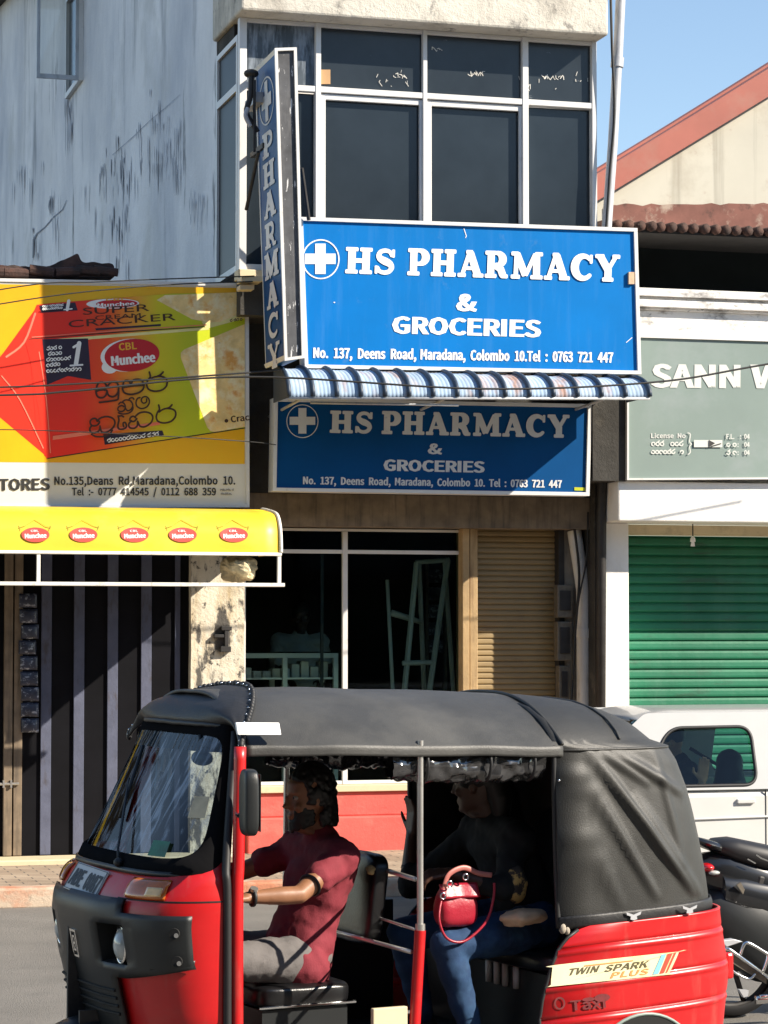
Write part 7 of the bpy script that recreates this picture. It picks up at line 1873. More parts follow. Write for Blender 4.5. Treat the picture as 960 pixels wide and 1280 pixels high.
# mirror
for sgn in (1,):
    bm = BM()
    mtx = Matrix.Translation((.700, sgn * .765, 1.325)) @ Matrix.Rotation(R_(-12 * sgn), 4, 'Z')
    for i in range(1): pass
    vs0 = []
    nu, nv = 28, 14
    def se(u, v):
        a, b = 2 * math.pi * u, math.pi * (v - .5)
        e = .42
        return mtx @ Vector((.030 * sg(math.cos(b), e) * sg(math.cos(a), e), .064 * sg(math.cos(b), e) * sg(math.sin(a), e), .122 * sg(math.sin(b), e)))
    grid(bm, se, nu, nv)
    bmesh.ops.remove_doubles(bm, verts=bm.verts[:], dist=.0005)
    mr = tb('mirror', bm, M['plastic'], smooth=True)
    bm = BM(); hexa(bm, [mtx @ Vector(q) for q in ((-.034, -.052, -.105), (-.031, -.052, -.105), (-.031, .052, -.105), (-.034, .052, -.105), (-.034, -.052, .105), (-.031, -.052, .105), (-.031, .052, .105), (-.034, .052, .105))]); tb('mirror_glass', bm, M['chrome'], mr)
    bm = BM(); tube(bm, crv([(.675, sgn * .60, 1.27), (.69, sgn * .66, 1.27), (.70, sgn * .73, 1.30)], 5), .010, 8); tb('mirror_arm', bm, M['chrome'], mr, smooth=True)
# seats
def cushion(name, x0, x1, y0, y1, z0, z1, e=.35, tilt=0.0, m='seat_vinyl'):
    bm = BM()
    cx, cy, cz = (x0 + x1) / 2, (y0 + y1) / 2, (z0 + z1) / 2
    def f(u, v):
        a, b = 2 * math.pi * u, math.pi * (v - .5)
        p = Vector(((x1 - x0) / 2 * sg(math.cos(b), e) * sg(math.cos(a), e), (y1 - y0) / 2 * sg(math.cos(b), e) * sg(math.sin(a), e), (z1 - z0) / 2 * sg(math.sin(b), e)))
        p.x += tilt * p.z
        p += Vector((1, 0, 1)) * .004 * noise.noise(p * 14)
        return Vector((cx, cy, cz)) + p
    grid(bm, f, 48, 24)
    bmesh.ops.remove_doubles(bm, verts=bm.verts[:], dist=.0005)
    return tb(name, bm, M[m], smooth=True)
cushion('driver_seat', .00, .42, -.24, .24, .47, .565)
bm = BM(); box(bm, .03, .40, -.22, .22, .28, .47); tb('seat_box', bm, M['plastic'])
bm = BM(); tube(bm, [(.42, .235, .482), (.0, .235, .482)], .006, 6); tb('seat_trim', bm, M['chrome'])
bk = cushion('driver_backrest', -.20, -.12, -.24, .13, .68, 1.045, tilt=-.12)
bm = BM()
p = TL(466, 1088, .10)
ell(bm, p, (.03, .03, .018), 14, 10)
for v in bm.verts: v.co += (v.co - p) * .6 * noise.noise(v.co * 30)
tb('torn_foam', bm, M['foam'], bk, smooth=True)
cushion('bench_seat', -1.30, -.70, -.56, .56, .57, .66)
cushion('bench_backrest', -1.36, -1.26, -.56, .56, .66, 1.18, tilt=-.1)
bm = BM(); box(bm, -1.30, -.735, -.56, .56, .28, .57); tb('bench_box', bm, M['plastic'])
for y in (.02, .09, .16, .25):
    bm = BM(); tube(bm, [(-.728, y, .49), (-.724, y + .006, .535), (-.728, y, .58)], .014, 8); tb('bench_slat', bm, M['pvc'], smooth=True)
# rolled curtains
for sgn in (1, -1):
    bm = BM()
    x0_, x1_ = .02, -.665
    rings = []
    def rc(u, v):
        x = x0_ + (x1_ - x0_) * u
        a = 2 * math.pi * v
        r = .050 + .020 * noise.noise(Vector((x * 11, math.cos(a) * 2.2, math.sin(a) * 2.2 + sgn))) + .012 * noise.noise(Vector((x * 30, math.cos(a) * 4, math.sin(a) * 4)))
        return Vector((x, sgn * (.565 + r * .8 * math.cos(a)), 1.440 - .018 * math.sin(u * math.pi) + r * math.sin(a) * (1.1 + .3 * u)))
    grid(bm, rc, 110, 26)
    ct_ = tb('rolled_curtain', bm, M['curtain'], smooth=True)
    for xx in (-.12, -.40, -.60):
        bm = BM(); tube(bm, [(xx, sgn * (.565 + .062 * math.cos(a)), 1.435 + .075 * math.sin(a)) for a in [2 * math.pi * k / 16 for k in range(16)]], .007, 6, closed=True); tb('curtain_tie', bm, M['black'], ct_, smooth=True)
# wheels
def wheel(x, y, r, w, name='wheel'):
    bm = BM()
    ring = [(-.5, .72), (-.5, .86), (-.36, .97), (0, 1.0), (.36, .97), (.5, .86), (.5, .72)]
    L = []
    for k in range(40):
        a = 2 * math.pi * k / 40
        L.append([bm.verts.new((x + r * q * math.cos(a), y + s * w, r + r * q * math.sin(a))) for s, q in ring])
    for k in range(40):
        for j in range(6): bm.faces.new((L[k][j], L[(k + 1) % 40][j], L[(k + 1) % 40][j + 1], L[k][j + 1]))
    ty = tb(name, bm, M['black'], smooth=True)
    bm = BM(); tube(bm, [(x, y - w * .35, r), (x, y + w * .35, r)], r * .72, 30); tube(bm, [(x, y - w * .5, r), (x, y + w * .5, r)], r * .25, 20); tb('rim', bm, M['steel'], ty, smooth=True, auto=40)
wheel(1.04, 0, .20, .10); wheel(-1.09, .50, .20, .11); wheel(-1.09, -.50, .20, .11)
bm = BM(); grid(bm, lambda u, v: Vector((1.04 + (.255 - .02 * (abs(v - .5) * 2) ** 3) * math.cos(R_(-5 + 150 * u)), -.085 + .17 * v, .21 + (.255 - .02 * (abs(v - .5) * 2) ** 3) * math.sin(R_(-5 + 150 * u)))), 24, 8); tb('front_fender', bm, M['plastic'], smooth=True, solid=.008)
bm = BM(); box(bm, .98, 1.10, -.075, -.06, .2, .9); box(bm, .98, 1.10, .06, .075, .2, .5); tube(bm, [(-1.09, -.5, .2), (-1.09, .5, .2)], .03, 10); tb('axle', bm, M['iron'])

# ================================================================== PEOPLE
_t = BM(); bmesh.ops.create_icosphere(_t, subdivisions=2, radius=1.0)
_t.verts.index_update()
ICO_V = [v.co.copy() for v in _t.verts]
ICO_F = [[v.index for v in f.verts] for f in _t.faces]
_t.free()


def ico(bm, c, r):
    vv = [bm.verts.new(c + v * r) for v in ICO_V]
    for f in ICO_F:
        bm.faces.new([vv[i] for i in f])


def spheres(bm, pts, rad, step=.42):
    for i in range(len(pts) - 1):
        a, b = Vector(pts[i]), Vector(pts[i + 1])
        L = (b - a).length
        n = max(1, int(L / (min(rad[i], rad[i + 1]) * step)))
        for k in range(n + 1):
            t = k / n
            ico(bm, a.lerp(b, t), rad[i] + (rad[i + 1] - rad[i]) * t)


def remesh(bm, voxel, smooth=4):
    me = bpy.data.meshes.new('figure')
    bm.to_mesh(me); bm.free()
    o = bpy.data.objects.new('figure', me)
    C.objects.link(o)
    md = o.modifiers.new('r', 'REMESH'); md.mode = 'VOXEL'; md.voxel_size = voxel
    sm = o.modifiers.new('s', 'SMOOTH'); sm.iterations = smooth; sm.factor = .5
    bpy.context.view_layer.update()
    out = bpy.data.meshes.new_from_object(o.evaluated_get(bpy.context.evaluated_depsgraph_get()))
    bpy.data.objects.remove(o)
    bpy.data.meshes.remove(me)
    return out


def mesh_obj(name, me, m, parent=None, mw=None):
    o = bpy.data.objects.new(name, me)
    C.objects.link(o)
    me.materials.clear(); me.materials.append(m)
    for p in me.polygons: p.use_smooth = True
    if parent is not None: o.parent = parent
    elif mw is not None:
        o.location = mw[0]; o.rotation_euler = (0, 0, mw[1])
    INV[o.name] = I4
    return o


HEAD = [(-.03, .045, -.055, .050), (0.0, .084, -.03, .032), (.02, .093, -.045, .048), (.045, .092, -.065, .058), (.07, .093, -.080, .065), (.10, .092, -.090, .071), (.122, .087, -.095, .074), (.145, .096, -.097, .076), (.18, .088, -.096, .075), (.21, .060, -.078, .060), (.228, .030, -.045, .038), (.236, -.005, -.010, .008)]


def head_bm(bm, mtx, k=1.0):
    L = []
    for z, f, b, w in HEAD:
        ring = []
        for i in range(24):
            a = 2 * math.pi * i / 24
            cx, hx = (f + b) / 2, (f - b) / 2
            ring.append(bm.verts.new(mtx @ Vector(((cx + hx * sg(math.cos(a), .9)) * k, w * sg(math.sin(a), .9) * k, z * k))))
        L.append(ring)
    for A, B in zip(L, L[1:]):
        for i in range(24): bm.faces.new((A[i], A[(i + 1) % 24], B[(i + 1) % 24], B[i]))
    bm.faces.new(L[0][::-1]); bm.faces.new(L[-1])
    S = lambda c, r: ell(bm, mtx @ Vector([q * k for q in c]), tuple(q * k for q in r), 12, 8, mtx.to_3x3().to_4x4())
    S((.100, 0, .108), (.016, .011, .020)); S((.110, 0, .090), (.017, .015, .012)); S((.104, 0, .118), (.008, .008, .016))
    S((.093, 0, .052), (.011, .024, .007)); S((.091, 0, .041), (.011, .021, .008)); S((.085, 0, .012), (.016, .02, .014))
    for s in (1, -1):
        S((.0, s * .077, .105), (.017, .009, .031)); S((.080, s * .032, .142), (.013, .022, .007)); S((.076, s * .045, .085), (.018, .018, .018)); S((.104, s * .010, .088), (.009, .008, .008))


def hand(bm, w, d, up, r=1.0, curl=.5):
    """palm + five separate bent fingers; w wrist, d pointing direction, up = back of the hand"""
    d, up = Vector(d).normalized(), Vector(up)
    up = (up - d * up.dot(d)).normalized()
    s = d.cross(up)
    w = Vector(w)
    for j in range(4):
        o = (j - 1.5) * .019 * r
        spheres(bm, [w + d * .012 + s * o * .7, w + d * .085 * r + s * o], [.015 * r, .0125 * r])
    for j, L in enumerate((.062, .074, .078, .068)):
        o = (1.5 - j) * .021 * r * -1
        p0 = w + d * .088 * r + s * o
        c1, c2, c3 = curl * 55, curl * 130, curl * 185
        v = lambda a: (d * math.cos(R_(a)) - up * math.sin(R_(a)))
        p1 = p0 + v(c1) * L * .46 * r; p2 = p1 + v(c2) * L * .32 * r; p3 = p2 + v(c3) * L * .25 * r
        spheres(bm, [p0, p1, p2, p3], [.0100 * r, .0092 * r, .0084 * r, .0074 * r], .6)
    t0 = w + d * .03 * r - s * -.036 * r
    t1 = t0 + (d * .7 + s * .75 - up * .35 * curl).normalized() * .042 * r
    t2 = t1 + (d * .9 + s * .1 - up * (.2 + .7 * curl)).normalized() * .034 * r
    spheres(bm, [w + d * .015 + s * .012, t0, t1, t2], [.016 * r, .013 * r, .0105 * r, .0085 * r], .5)


def person(label, mw, J, skin, tops, legs, sleeve=.45, hair_fn=None, group=None, eyes=True, hands=True, female=False, beard=False, parts=None):
    """J: named joints in the figure's own frame (x forward)"""
    V3 = lambda k: Vector(J[k])
    bm = BM()
    hm = Matrix.Translation(V3('head')) @ Matrix.Rotation(J.get('yaw', 0), 4, 'Z') @ Matrix.Rotation(J.get('nod', 0), 4, 'Y')
    head_bm(bm, hm)
    ax = J.get('lean', Vector((0, 0, 1)))
    spheres(bm, [V3('neck'), hm @ Vector((-.02, 0, .02))], [.058, .052])
    def torso(b, g):
        for t in [i / 10 for i in range(11)]:
            p = V3('pelvis').lerp(V3('waist'), t)
            ell(b, p, (.105 + g + .012 * (1 - t), .165 + g - .028 * t, .10), 18, 12)
            p = V3('waist').lerp(V3('chest'), t)
            ell(b, p, (.100 + g + .012 * t, .137 + g + .033 * t, .10), 18, 12)
        spheres(b, [V3('sh_l'), V3('chest') + Vector((0, 0, .04)), V3('sh_r')], [.066 + g, .095 + g * .8, .066 + g])
        spheres(b, [V3('chest') + Vector((0, 0, .06)), V3('neck')], [.085 + g * .6, .062 + g * .5])
    torso(bm, 0)
    for s in 'lr':
        sh, el, wr = V3('sh_' + s), V3('el_' + s), V3('wr_' + s)
        spheres(bm, [sh, sh.lerp(el, .45), el, el.lerp(wr, .35), wr], [.052, .046, .037, .038, .025])
        if hands: hand(bm, wr, J['hd_' + s], J.get('hu_' + s, (0, 0, 1)), 1.0, J.get('curl_' + s, .5))
        hp, kn, an = V3('hip_' + s), V3('kn_' + s), V3('an_' + s)
        spheres(bm, [hp, hp.lerp(kn, .5), kn, kn.lerp(an, .35), an], [.088, .074, .054, .052, .034])
        toe = an + (Vector(J.get('toe', (1, 0, 0)))).normalized() * .15 - Vector((0, 0, .045))
        spheres(bm, [an - Vector((0, 0, .03)), toe], [.036, .028])
    body = mesh_obj('person', remesh(bm, .0072), skin, None, mw)
    setp(body, label, 'person', group)
    # shirt
    bm = BM(); torso(bm, .020)
    for s in 'lr':
        sh, el, wr = V3('sh_' + s), V3('el_' + s), V3('wr_' + s)
        if sleeve <= 1: spheres(bm, [sh, sh.lerp(el, sleeve)], [.072, .066])
        else: spheres(bm, [sh, el, el.lerp(wr, sleeve - 1)], [.070, .052, .042])
    if J.get('hem'):
        spheres(bm, [V3('pelvis'), V3('pelvis') + Vector(J['hem'])], [.15, .13])
    me = remesh(bm, .011, 5)
    for v in me.vertices:
        q = Vector(v.co)
        f = noise.noise(Vector((q.x * 9 + q.z * 6, q.y * 7, q.z * 15 - q.x * 10)))
        v.co += v.normal * (.011 * f + .004 * noise.noise(q * 40))
    mesh_obj('shirt', me, tops, body)
    bm = BM()
    for s in 'lr':
        hp, kn, an = V3('hip_' + s), V3('kn_' + s), V3('an_' + s)
        spheres(bm, [hp, hp.lerp(kn, .5), kn, kn.lerp(an, .35), an.lerp(kn, .06)], [.108, .092, .072, .066, .050])
    ell(bm, V3('pelvis'), (.135, .178, .115), 18, 12)
    me = remesh(bm, .011, 5)
    for v in me.vertices:
        q = Vector(v.co)
        v.co += v.normal * (.008 * noise.noise(Vector((q.x * 16 + q.z * 12, q.y * 9, q.z * 9 - q.x * 7))) + .003 * noise.noise(q * 45))
    mesh_obj('trousers', me, legs, body)
    for s in 'lr':
        an = V3('an_' + s); d = Vector(J.get('toe', (1, 0, 0))).normalized()
        bm = BM(); spheres(bm, [an - Vector((0, 0, .035)) - d * .02, an + d * .10 - Vector((0, 0, .05)), an + d * .17 - Vector((0, 0, .055))], [.046, .042, .034])
        mesh_obj('shoe', remesh(bm, .010, 2), M['black'], body)
    if eyes:
        for s in (1, -1):
            bm = BM(); ell(bm, hm @ Vector((.078, s * .032, .123)), (.013, .015, .010), 10, 8)
            tb2 = build('eye', bm, M['eye_white'], body, smooth=True, local=True)
            bm = BM(); ell(bm, hm @ Vector((.089, s * .032, .123)), (.003, .006, .006), 8, 6); build('iris', bm, M['hair'], tb2, smooth=True, local=True)
    bm = BM()
    rnd = random.Random(len(label))
    if hair_fn == 'curly':
        for k in range(520):
            a = rnd.uniform(0, 2 * math.pi); b = rnd.uniform(-.55, 1.57)
            p = Vector((-.012 + .098 * math.cos(b) * math.cos(a), .080 * math.cos(b) * math.sin(a), .145 + .105 * math.sin(b)))
            if p.x > .045 and p.z < .185: continue
            if p.x > .05 and p.z < .12: continue
            ico(bm, hm @ p, rnd.uniform(.009, .015))
        for k in range(260):
            a = rnd.uniform(R_(85), R_(275))
            p = Vector((-.015 + .093 * math.cos(a), .078 * math.sin(a), rnd.uniform(.0, .12)))
            ico(bm, hm @ p, rnd.uniform(.008, .014))
    else:
        ell(bm, hm @ Vector((-.010, 0, .158)), (.106, .090, .096), 20, 14)
        spheres(bm, [hm @ Vector((-.06, 0, .15)), hm @ Vector((-.085, 0, .05)), hm @ Vector((-.08, 0, -.06))], [.07, .06, .035]) if female else None
        for v in bm.verts:
            q = hm.inverted() @ v.co
            if q.x > .080 and q.z < .150: v.co = hm @ Vector((.05, q.y * .9, q.z + .03))
    mesh_obj('hair', remesh(bm, .0055 if hair_fn == 'curly' else .008, 1), M['hair'], body)
    if beard:
        bm = BM()
        for k in range(380):
            a = rnd.uniform(-1.45, 1.45); zz = rnd.uniform(-.018, .062)
            if zz > .030 and abs(a) < .45: continue
            p = Vector((.006 + .085 * math.cos(a), .060 * math.sin(a), zz + .022 * abs(a)))
            ico(bm, hm @ p, rnd.uniform(.006, .010))
        mesh_obj('beard', remesh(bm, .0045, 1), M['hair'], body)
    return body


TM = ((TO.x, TO.y, 0), TRZ)
drv = person('curly haired bearded driver in a maroon t-shirt steering the red rickshaw', TM, dict(
    pelvis=(.145, 0, .655), waist=(.105, 0, .80), chest=(.035, 0, .985), neck=(.045, 0, 1.115), head=(.085, 0, 1.165), yaw=R_(2), nod=R_(4),
    sh_l=(.045, .185, 1.045), el_l=(.285, .315, .925), wr_l=(.505, .315, .925), hd_l=(1, .0, -.02), hu_l=(0.1, .15, 1), curl_l=.62,
    sh_r=(.065, -.185, 1.05), el_r=(.30, -.30, .95), wr_r=(.505, -.31, .945), hd_r=(1, 0, -.02), hu_r=(.1, -.15, 1), curl_r=.62,
    hip_l=(.17, .095, .635), kn_l=(.56, .18, .67), an_l=(.66, .17, .345), hip_r=(.17, -.095, .635), kn_r=(.56, -.18, .67), an_r=(.66, -.17, .345),
    hem=(.03, .09, -.045)), M['skin_brown'], M['maroon'], M['grey_cotton'], sleeve=.50, hair_fn='curly', beard=True)
# armband and watch are worn
bm = BM()
A_, B_ = Vector((.045, .185, 1.045)), Vector((.285, .315, .925))
c_ = A_.lerp(B_, .74); d_ = (B_ - A_).normalized()
e1 = d_.cross(Vector((0, 0, 1))).normalized(); e2 = d_.cross(e1)
tube(bm, [c_ + (e1 * math.cos(a) + e2 * math.sin(a)) * .0435 for a in [2 * math.pi * k / 24 for k in range(24)]], .006, 6, closed=True)
build('armband', bm, M['black'], drv, smooth=True, local=True)
bm = BM()
c_ = Vector((.485, .315, .925))
tube(bm, [c_ + Vector((0, .0295 * math.cos(a), .0295 * math.sin(a))) for a in [2 * math.pi * k / 24 for k in range(24)]], .009, 6, closed=True)
wt = build('watch', bm, M['black'], drv, smooth=True, local=True)
bm = BM(); tube(bm, [c_ + Vector((0, .012, .027)), c_ + Vector((0, .017, .037))], .016, 16); build('watch_face', bm, M['steel'], wt, smooth=True, local=True, auto=40)

psg = person('passenger in blue jeans and dark knit top seated in the back of the rickshaw', TM, dict(
    pelvis=(-.87, .10, .755), waist=(-.84, .09, .90), chest=(-.775, .06, 1.05), neck=(-.735, .04, 1.165), head=(-.69, .03, 1.205), yaw=R_(-48), nod=R_(8),
    sh_l=(-.745, .225, 1.09), el_l=(-.63, .325, .90), wr_l=(-.415, .25, .975), hd_l=(1, -.15, -.1), hu_l=(0, .3, 1), curl_l=.55,
    sh_r=(-.745, -.11, 1.10), el_r=(-.51, -.285, .86), wr_r=(-.53, -.30, 1.085), hd_r=(-.04, 0, 1), hu_r=(-1, 0, 0), curl_r=.18,
    hip_l=(-.84, .25, .735), kn_l=(-.35, .35, .700), an_l=(-.45, .38, .345), hip_r=(-.84, .0, .735), kn_r=(-.36, -.04, .705), an_r=(-.45, -.04, .345)),
    M['skin_dark'], M['black_knit'], M['denim'], sleeve=1.35, hair_fn='smooth', female=True)

# red handbag on her lap
def Lw(p): return Vector((TO.x, TO.y, 0)) + HD * p[0] + TN_ * p[1] + Vector((0, 0, p[2]))
bagc = Lw((-.385, .36, .772))
hbg = thing('handbag', 'small glossy red leather handbag resting on the blue jeans', 'handbag', tuple(bagc), TRZ)
bm = BM()
def bagf(u, v):
    a, b = 2 * math.pi * u, math.pi * (v - .5)
    e = .45
    p = Vector((.088 * sg(math.cos(b), e) * sg(math.cos(a), e), .050 * sg(math.cos(b), e) * sg(math.sin(a), e), .085 + .085 * sg(math.sin(b), .6)))
    k = max(0, p.z - .08) / .09
    p.y *= 1 - .45 * k; p.x *= 1 - .18 * k
    p += Vector((1, 1, 1)) * .005 * noise.noise(p * 22)
    return p
grid(bm, bagf, 40, 22); bmesh.ops.remove_doubles(bm, verts=bm.verts[:], dist=.0004)
build('bag_body', bm, M['bag_red'], hbg, smooth=True, local=True)
bm = BM(); grid(bm, lambda u, v: Vector((.085 - .17 * u, .048 - .03 * v + .004 * math.sin(u * 9), .118 + .055 * v)), 14, 6); build('flap', bm, M['bag_red'], hbg, smooth=True, solid=.006, local=True)
bm = BM(); tube(bm, crv([(.07, .03, .15), (.05, .035, .21), (-.02, .03, .235), (-.09, .03, .21), (-.15, .03, .20)], 6), .011, 8, flat=.35); build('handle', bm, M['strap'], hbg, smooth=True, local=True)
bm = BM(); tube(bm, crv([(.085, .04, .12), (.11, .065, .04), (.08, .075, -.035), (.0, .075, -.05), (-.10, .07, .02), (-.14, .06, .11), (-.15, .05, .17)], 8), .0055, 8); build('long_strap', bm, M['bag_red'], hbg, smooth=True, local=True)
for q in ((.055, .05, .175), (.085, .05, .13), (-.02, .046, .20)):
    bm = BM(); tube(bm, [Vector(q) + Vector((.012 * math.cos(a), .003, .012 * math.sin(a))) for a in [2 * math.pi * k / 14 for k in range(14)]], .0035, 6, closed=True); build('ring', bm, M['chrome'], hbg, smooth=True, local=True)
# folded cloth at her waist
cc = TL(652, 1146, .42)
cw_ = Lw(cc)
bm = BM(); ell(bm, (0, 0, 0), (.11, .06, .035), 32, 20)
for v in bm.verts: v.co += v.co.normalized() * (.022 * noise.noise(v.co * 16) + .008 * noise.noise(v.co * 40))
o = build('folded_scarf', bm, M['beige_cloth'], None, smooth=True)
o.location = cw_; o.rotation_euler = (0, 0, TRZ)
setp(o, 'crumpled beige scarf lying over the jeans beside the rickshaw hood edge', 'scarf')
cc = TL(645, 1106, .34); cw_ = Lw(cc)
bm = BM(); ell(bm, (0, 0, 0), (.05, .03, .075), 28, 18)
for v in bm.verts: v.co += v.co.normalized() * (.02 * noise.noise(v.co * 20))
o = build('patterned_pouch', bm, M['gold_pattern'], None, smooth=True)
o.location = cw_; o.rotation_euler = (0, 0, TRZ)
setp(o, 'small dark pouch with gold pattern held above the beige scarf', 'pouch')

# shopkeeper behind the counter
kx = P(375, 790, 21.55)
person('dim shopkeeper in a pale shirt standing behind the glass counter', ((kx.x, 21.55, .50), R_(-95)), dict(
    pelvis=(0, 0, .93), waist=(0, 0, 1.08), chest=(.01, 0, 1.27), neck=(.01, 0, 1.42), head=(.03, 0, 1.465), nod=R_(6),
    sh_l=(0, .185, 1.36), el_l=(.06, .25, 1.10), wr_l=(.26, .16, 1.02), hd_l=(1, -.3, -.1), curl_l=.3, sh_r=(0, -.185, 1.36), el_r=(.06, -.25, 1.10), wr_r=(.26, -.16, 1.02), hd_r=(1, .3, -.1), curl_r=.3,
    hip_l=(0, .09, .90), kn_l=(.02, .10, .48), an_l=(0, .10, .08), hip_r=(0, -.09, .90), kn_r=(.02, -.10, .48), an_r=(0, -.10, .08)),
    M['skin_dark'], M['pale_shirt'], M['grey_cotton'], sleeve=.6, hair_fn='smooth')

# ================================================================== WHITE CAR
YC = 15.4
cr = thing('parked_car', 'white hatchback car parked at the kerb behind the rickshaw', 'car', (7.2, YC + .8, 0))
roofz = P(900, 889, YC + .25).z
beltz = P(900, 986, YC).z
def cbox(bm, pts, y0, y1): prism(bm, [(x, y0, z) for x, z in pts], (0, y1 - y0, 0))
# lower shell lofted across the width
low_prof = [(5.2, .25), (5.1, .45), (5.14, .66), (5.3, .76), (5.6, beltz - .05), (5.75, beltz - .005), (8.75, beltz - .0), (8.95, beltz - .12), (9.0, .5), (8.9, .25)]
bm = BM()
sec = [(0, .06, .05), (.03, .02, .015), (.10, 0, 0), (.4, -.0, .0), (1.20, 0, 0), (1.50, 0, 0), (1.57, .02, .015), (1.60, .06, .05)]
L = []
cxm_, czm_ = 7.0, .55
for y, ins, zi in sec:
    ring = []
    for x, z in low_prof:
        ring.append(bm.verts.new((x + math.copysign(ins, cxm_ - x), YC + y, z - (zi if z > .6 else -zi))))
    L.append(ring)
for A, B in zip(L, L[1:]):
    for k in range(len(low_prof)): bm.faces.new((A[k], A[(k + 1) % len(low_prof)], B[(k + 1) % len(low_prof)], B[k]))
bm.faces.new(L[0]); bm.faces.new(L[-1][::-1])
build('body', bm, M['car_white'], cr, smooth=True, auto=30)
# cabin shell: sides lean in; glazed openings are left out
def side(x, z, s):
    t = (z - beltz) / (roofz - beltz)
    return Vector((x, YC + (.02 + .16 * t) if s < 0 else YC + 1.58 - .16 * t, z))
wl = [P(830, 912, YC + .1).x, P(948, 945, YC + .05).x]
win = [(P(800, 984, YC).x, beltz + .02), (P(948, 984, YC).x, beltz + .02), (P(948, 910, YC).x, roofz - .10), (P(846, 914, YC).x, roofz - .105)]
win2 = [(win[1][0] + .32, beltz + .02), (8.35, beltz + .02), (8.20, roofz - .10), (win[1][0] + .32, roofz - .10)]
outer = [(5.55, beltz - .01), (8.72, beltz - .01), (8.45, roofz - .01), (6.22, roofz - .01)]
def rr(poly, r=.10, n=8):
    out = []
    m_ = len(poly)
    for i in range(m_):
        a, b, c = Vector(poly[i - 1]), Vector(poly[i]), Vector(poly[(i + 1) % m_])
        p = b + (a - b).normalized() * r; q = b + (c - b).normalized() * r
        for k in range(n + 1):
            t = k / n
            out.append((p * (1 - t) ** 2 + b * 2 * t * (1 - t) + q * t * t))
    return out
for s in (-1, 1):
    bm = BM()
    # one sheet with two window holes, filled by triangulation
    loops = [rr(outer, .04), rr(win), rr(win2)]
    edges = []
    for lp in loops:
        vv = [bm.verts.new(side(p[0], p[1], s)) for p in lp]
        for k in range(len(vv)): edges.append(bm.edges.new((vv[k], vv[(k + 1) % len(vv)])))
    bmesh.ops.triangle_fill(bm, use_beauty=True, edges=edges)
    sd = build('cabin_side', bm, M['car_white_dim'], cr, solid=.03)
    for w_ in (win, win2):
        lp = rr(w_)
        bm = BM(); face(bm, [side(p[0], p[1], s) + Vector((0, .004 * s * -1, 0)) for p in lp]); build('side_window', bm, M['car_glass'], sd)
        bm = BM(); tube(bm, [side(p[0], p[1], s) + Vector((0, .012 * s, 0)) for p in lp], .013, 6, closed=True); build('window_rubber', bm, M['black'], sd, smooth=True)
bm = BM()
def roofc(u, v):
    x = 6.15 + 2.35 * u
    e = abs(v - .5) * 2
    return Vector((x, YC + .17 + 1.26 * v, roofz - .005 + .012 * (1 - e ** 2) * math.sin(min(1, max(0, u * .9 + .1)) * math.pi) ** .4 - .03 * (e ** 8) - .06 * max(0, (.12 - u)) / .12 - .05 * max(0, u - .9) / .1))
grid(bm, roofc, 30, 24)
build('roof', bm, M['car_white_dim'], cr, smooth=True, solid=.03)
bm = BM(); hexa(bm, [(5.53, YC + .1, beltz), (5.53, YC + 1.5, beltz), (5.55, YC + 1.5, beltz), (5.55, YC + .1, beltz), (6.16, YC + .2, roofz - .05), (6.16, YC + 1.4, roofz - .05), (6.18, YC + 1.4, roofz - .05), (6.18, YC + .2, roofz - .05)])
build('windscreen', bm, M['car_glass'], cr)
bm = BM(); hexa(bm, [(8.70, YC + .1, beltz), (8.70, YC + 1.5, beltz), (8.72, YC + 1.5, beltz), (8.72, YC + .1, beltz), (8.44, YC + .2, roofz - .03), (8.44, YC + 1.4, roofz - .03), (8.46, YC + 1.4, roofz - .03), (8.46, YC + .2, roofz - .03)])
build('rear_window', bm, M['car_glass'], cr)
bm = BM(); tube(bm, [(5.3, YC - .003, P(900, 1022, YC).z - .03), (7.0, YC - .004, P(900, 1022, YC).z), (8.9, YC - .003, P(900, 1022, YC).z + .03)], .008, 6); build('side_crease', bm, M['car_white'], cr, smooth=True)
bm = BM(); box(bm, win[1][0] + .05, win[1][0] + .056, YC - .003, YC + .01, .3, beltz - .01); build('door_gap', bm, M['black'], cr)
bm = BM(); box(bm, win[1][0] - .16, win[1][0] - .03, YC - .02, YC + .01, beltz - .10, beltz - .07); build('door_handle', bm, M['car_white'], cr, bevel=.006)
for xw in (5.75, 8.25):
    for yw_ in (YC + .10, YC + 1.50):
        bm = BM(); tube(bm, [(xw, yw_ - .11, .29), (xw, yw_ + .11, .29)], .29, 28); w_ = build('wheel', bm, M['black'], cr, smooth=True, auto=40)
        bm = BM(); tube(bm, [(xw, yw_ - .115, .29), (xw, yw_ + .115, .29)], .18, 20); build('rim', bm, M['steel'], w_, smooth=True, auto=40)
bm = BM()
p = P(912, 962, YC + .55)
spheres(bm, [p + Vector((0, 0, -.03)), p + Vector((0, 0, .05))], [.105, .10]); spheres(bm, [p + Vector((0, 0, -.10)), p + Vector((0.06, 0, -.5))], [.12, .2])
me = remesh(bm, .02, 3); o = mesh_obj('car_seat', me, M['black'], cr); me.transform(INV[cr.name])
bm = BM(); tube(bm, [P(862, 935, YC + .7), P(900, 958, YC + .62)], .012, 6); build('seat_belt', bm, M['black'], cr)
cp = P(862, 985, YC + .55)
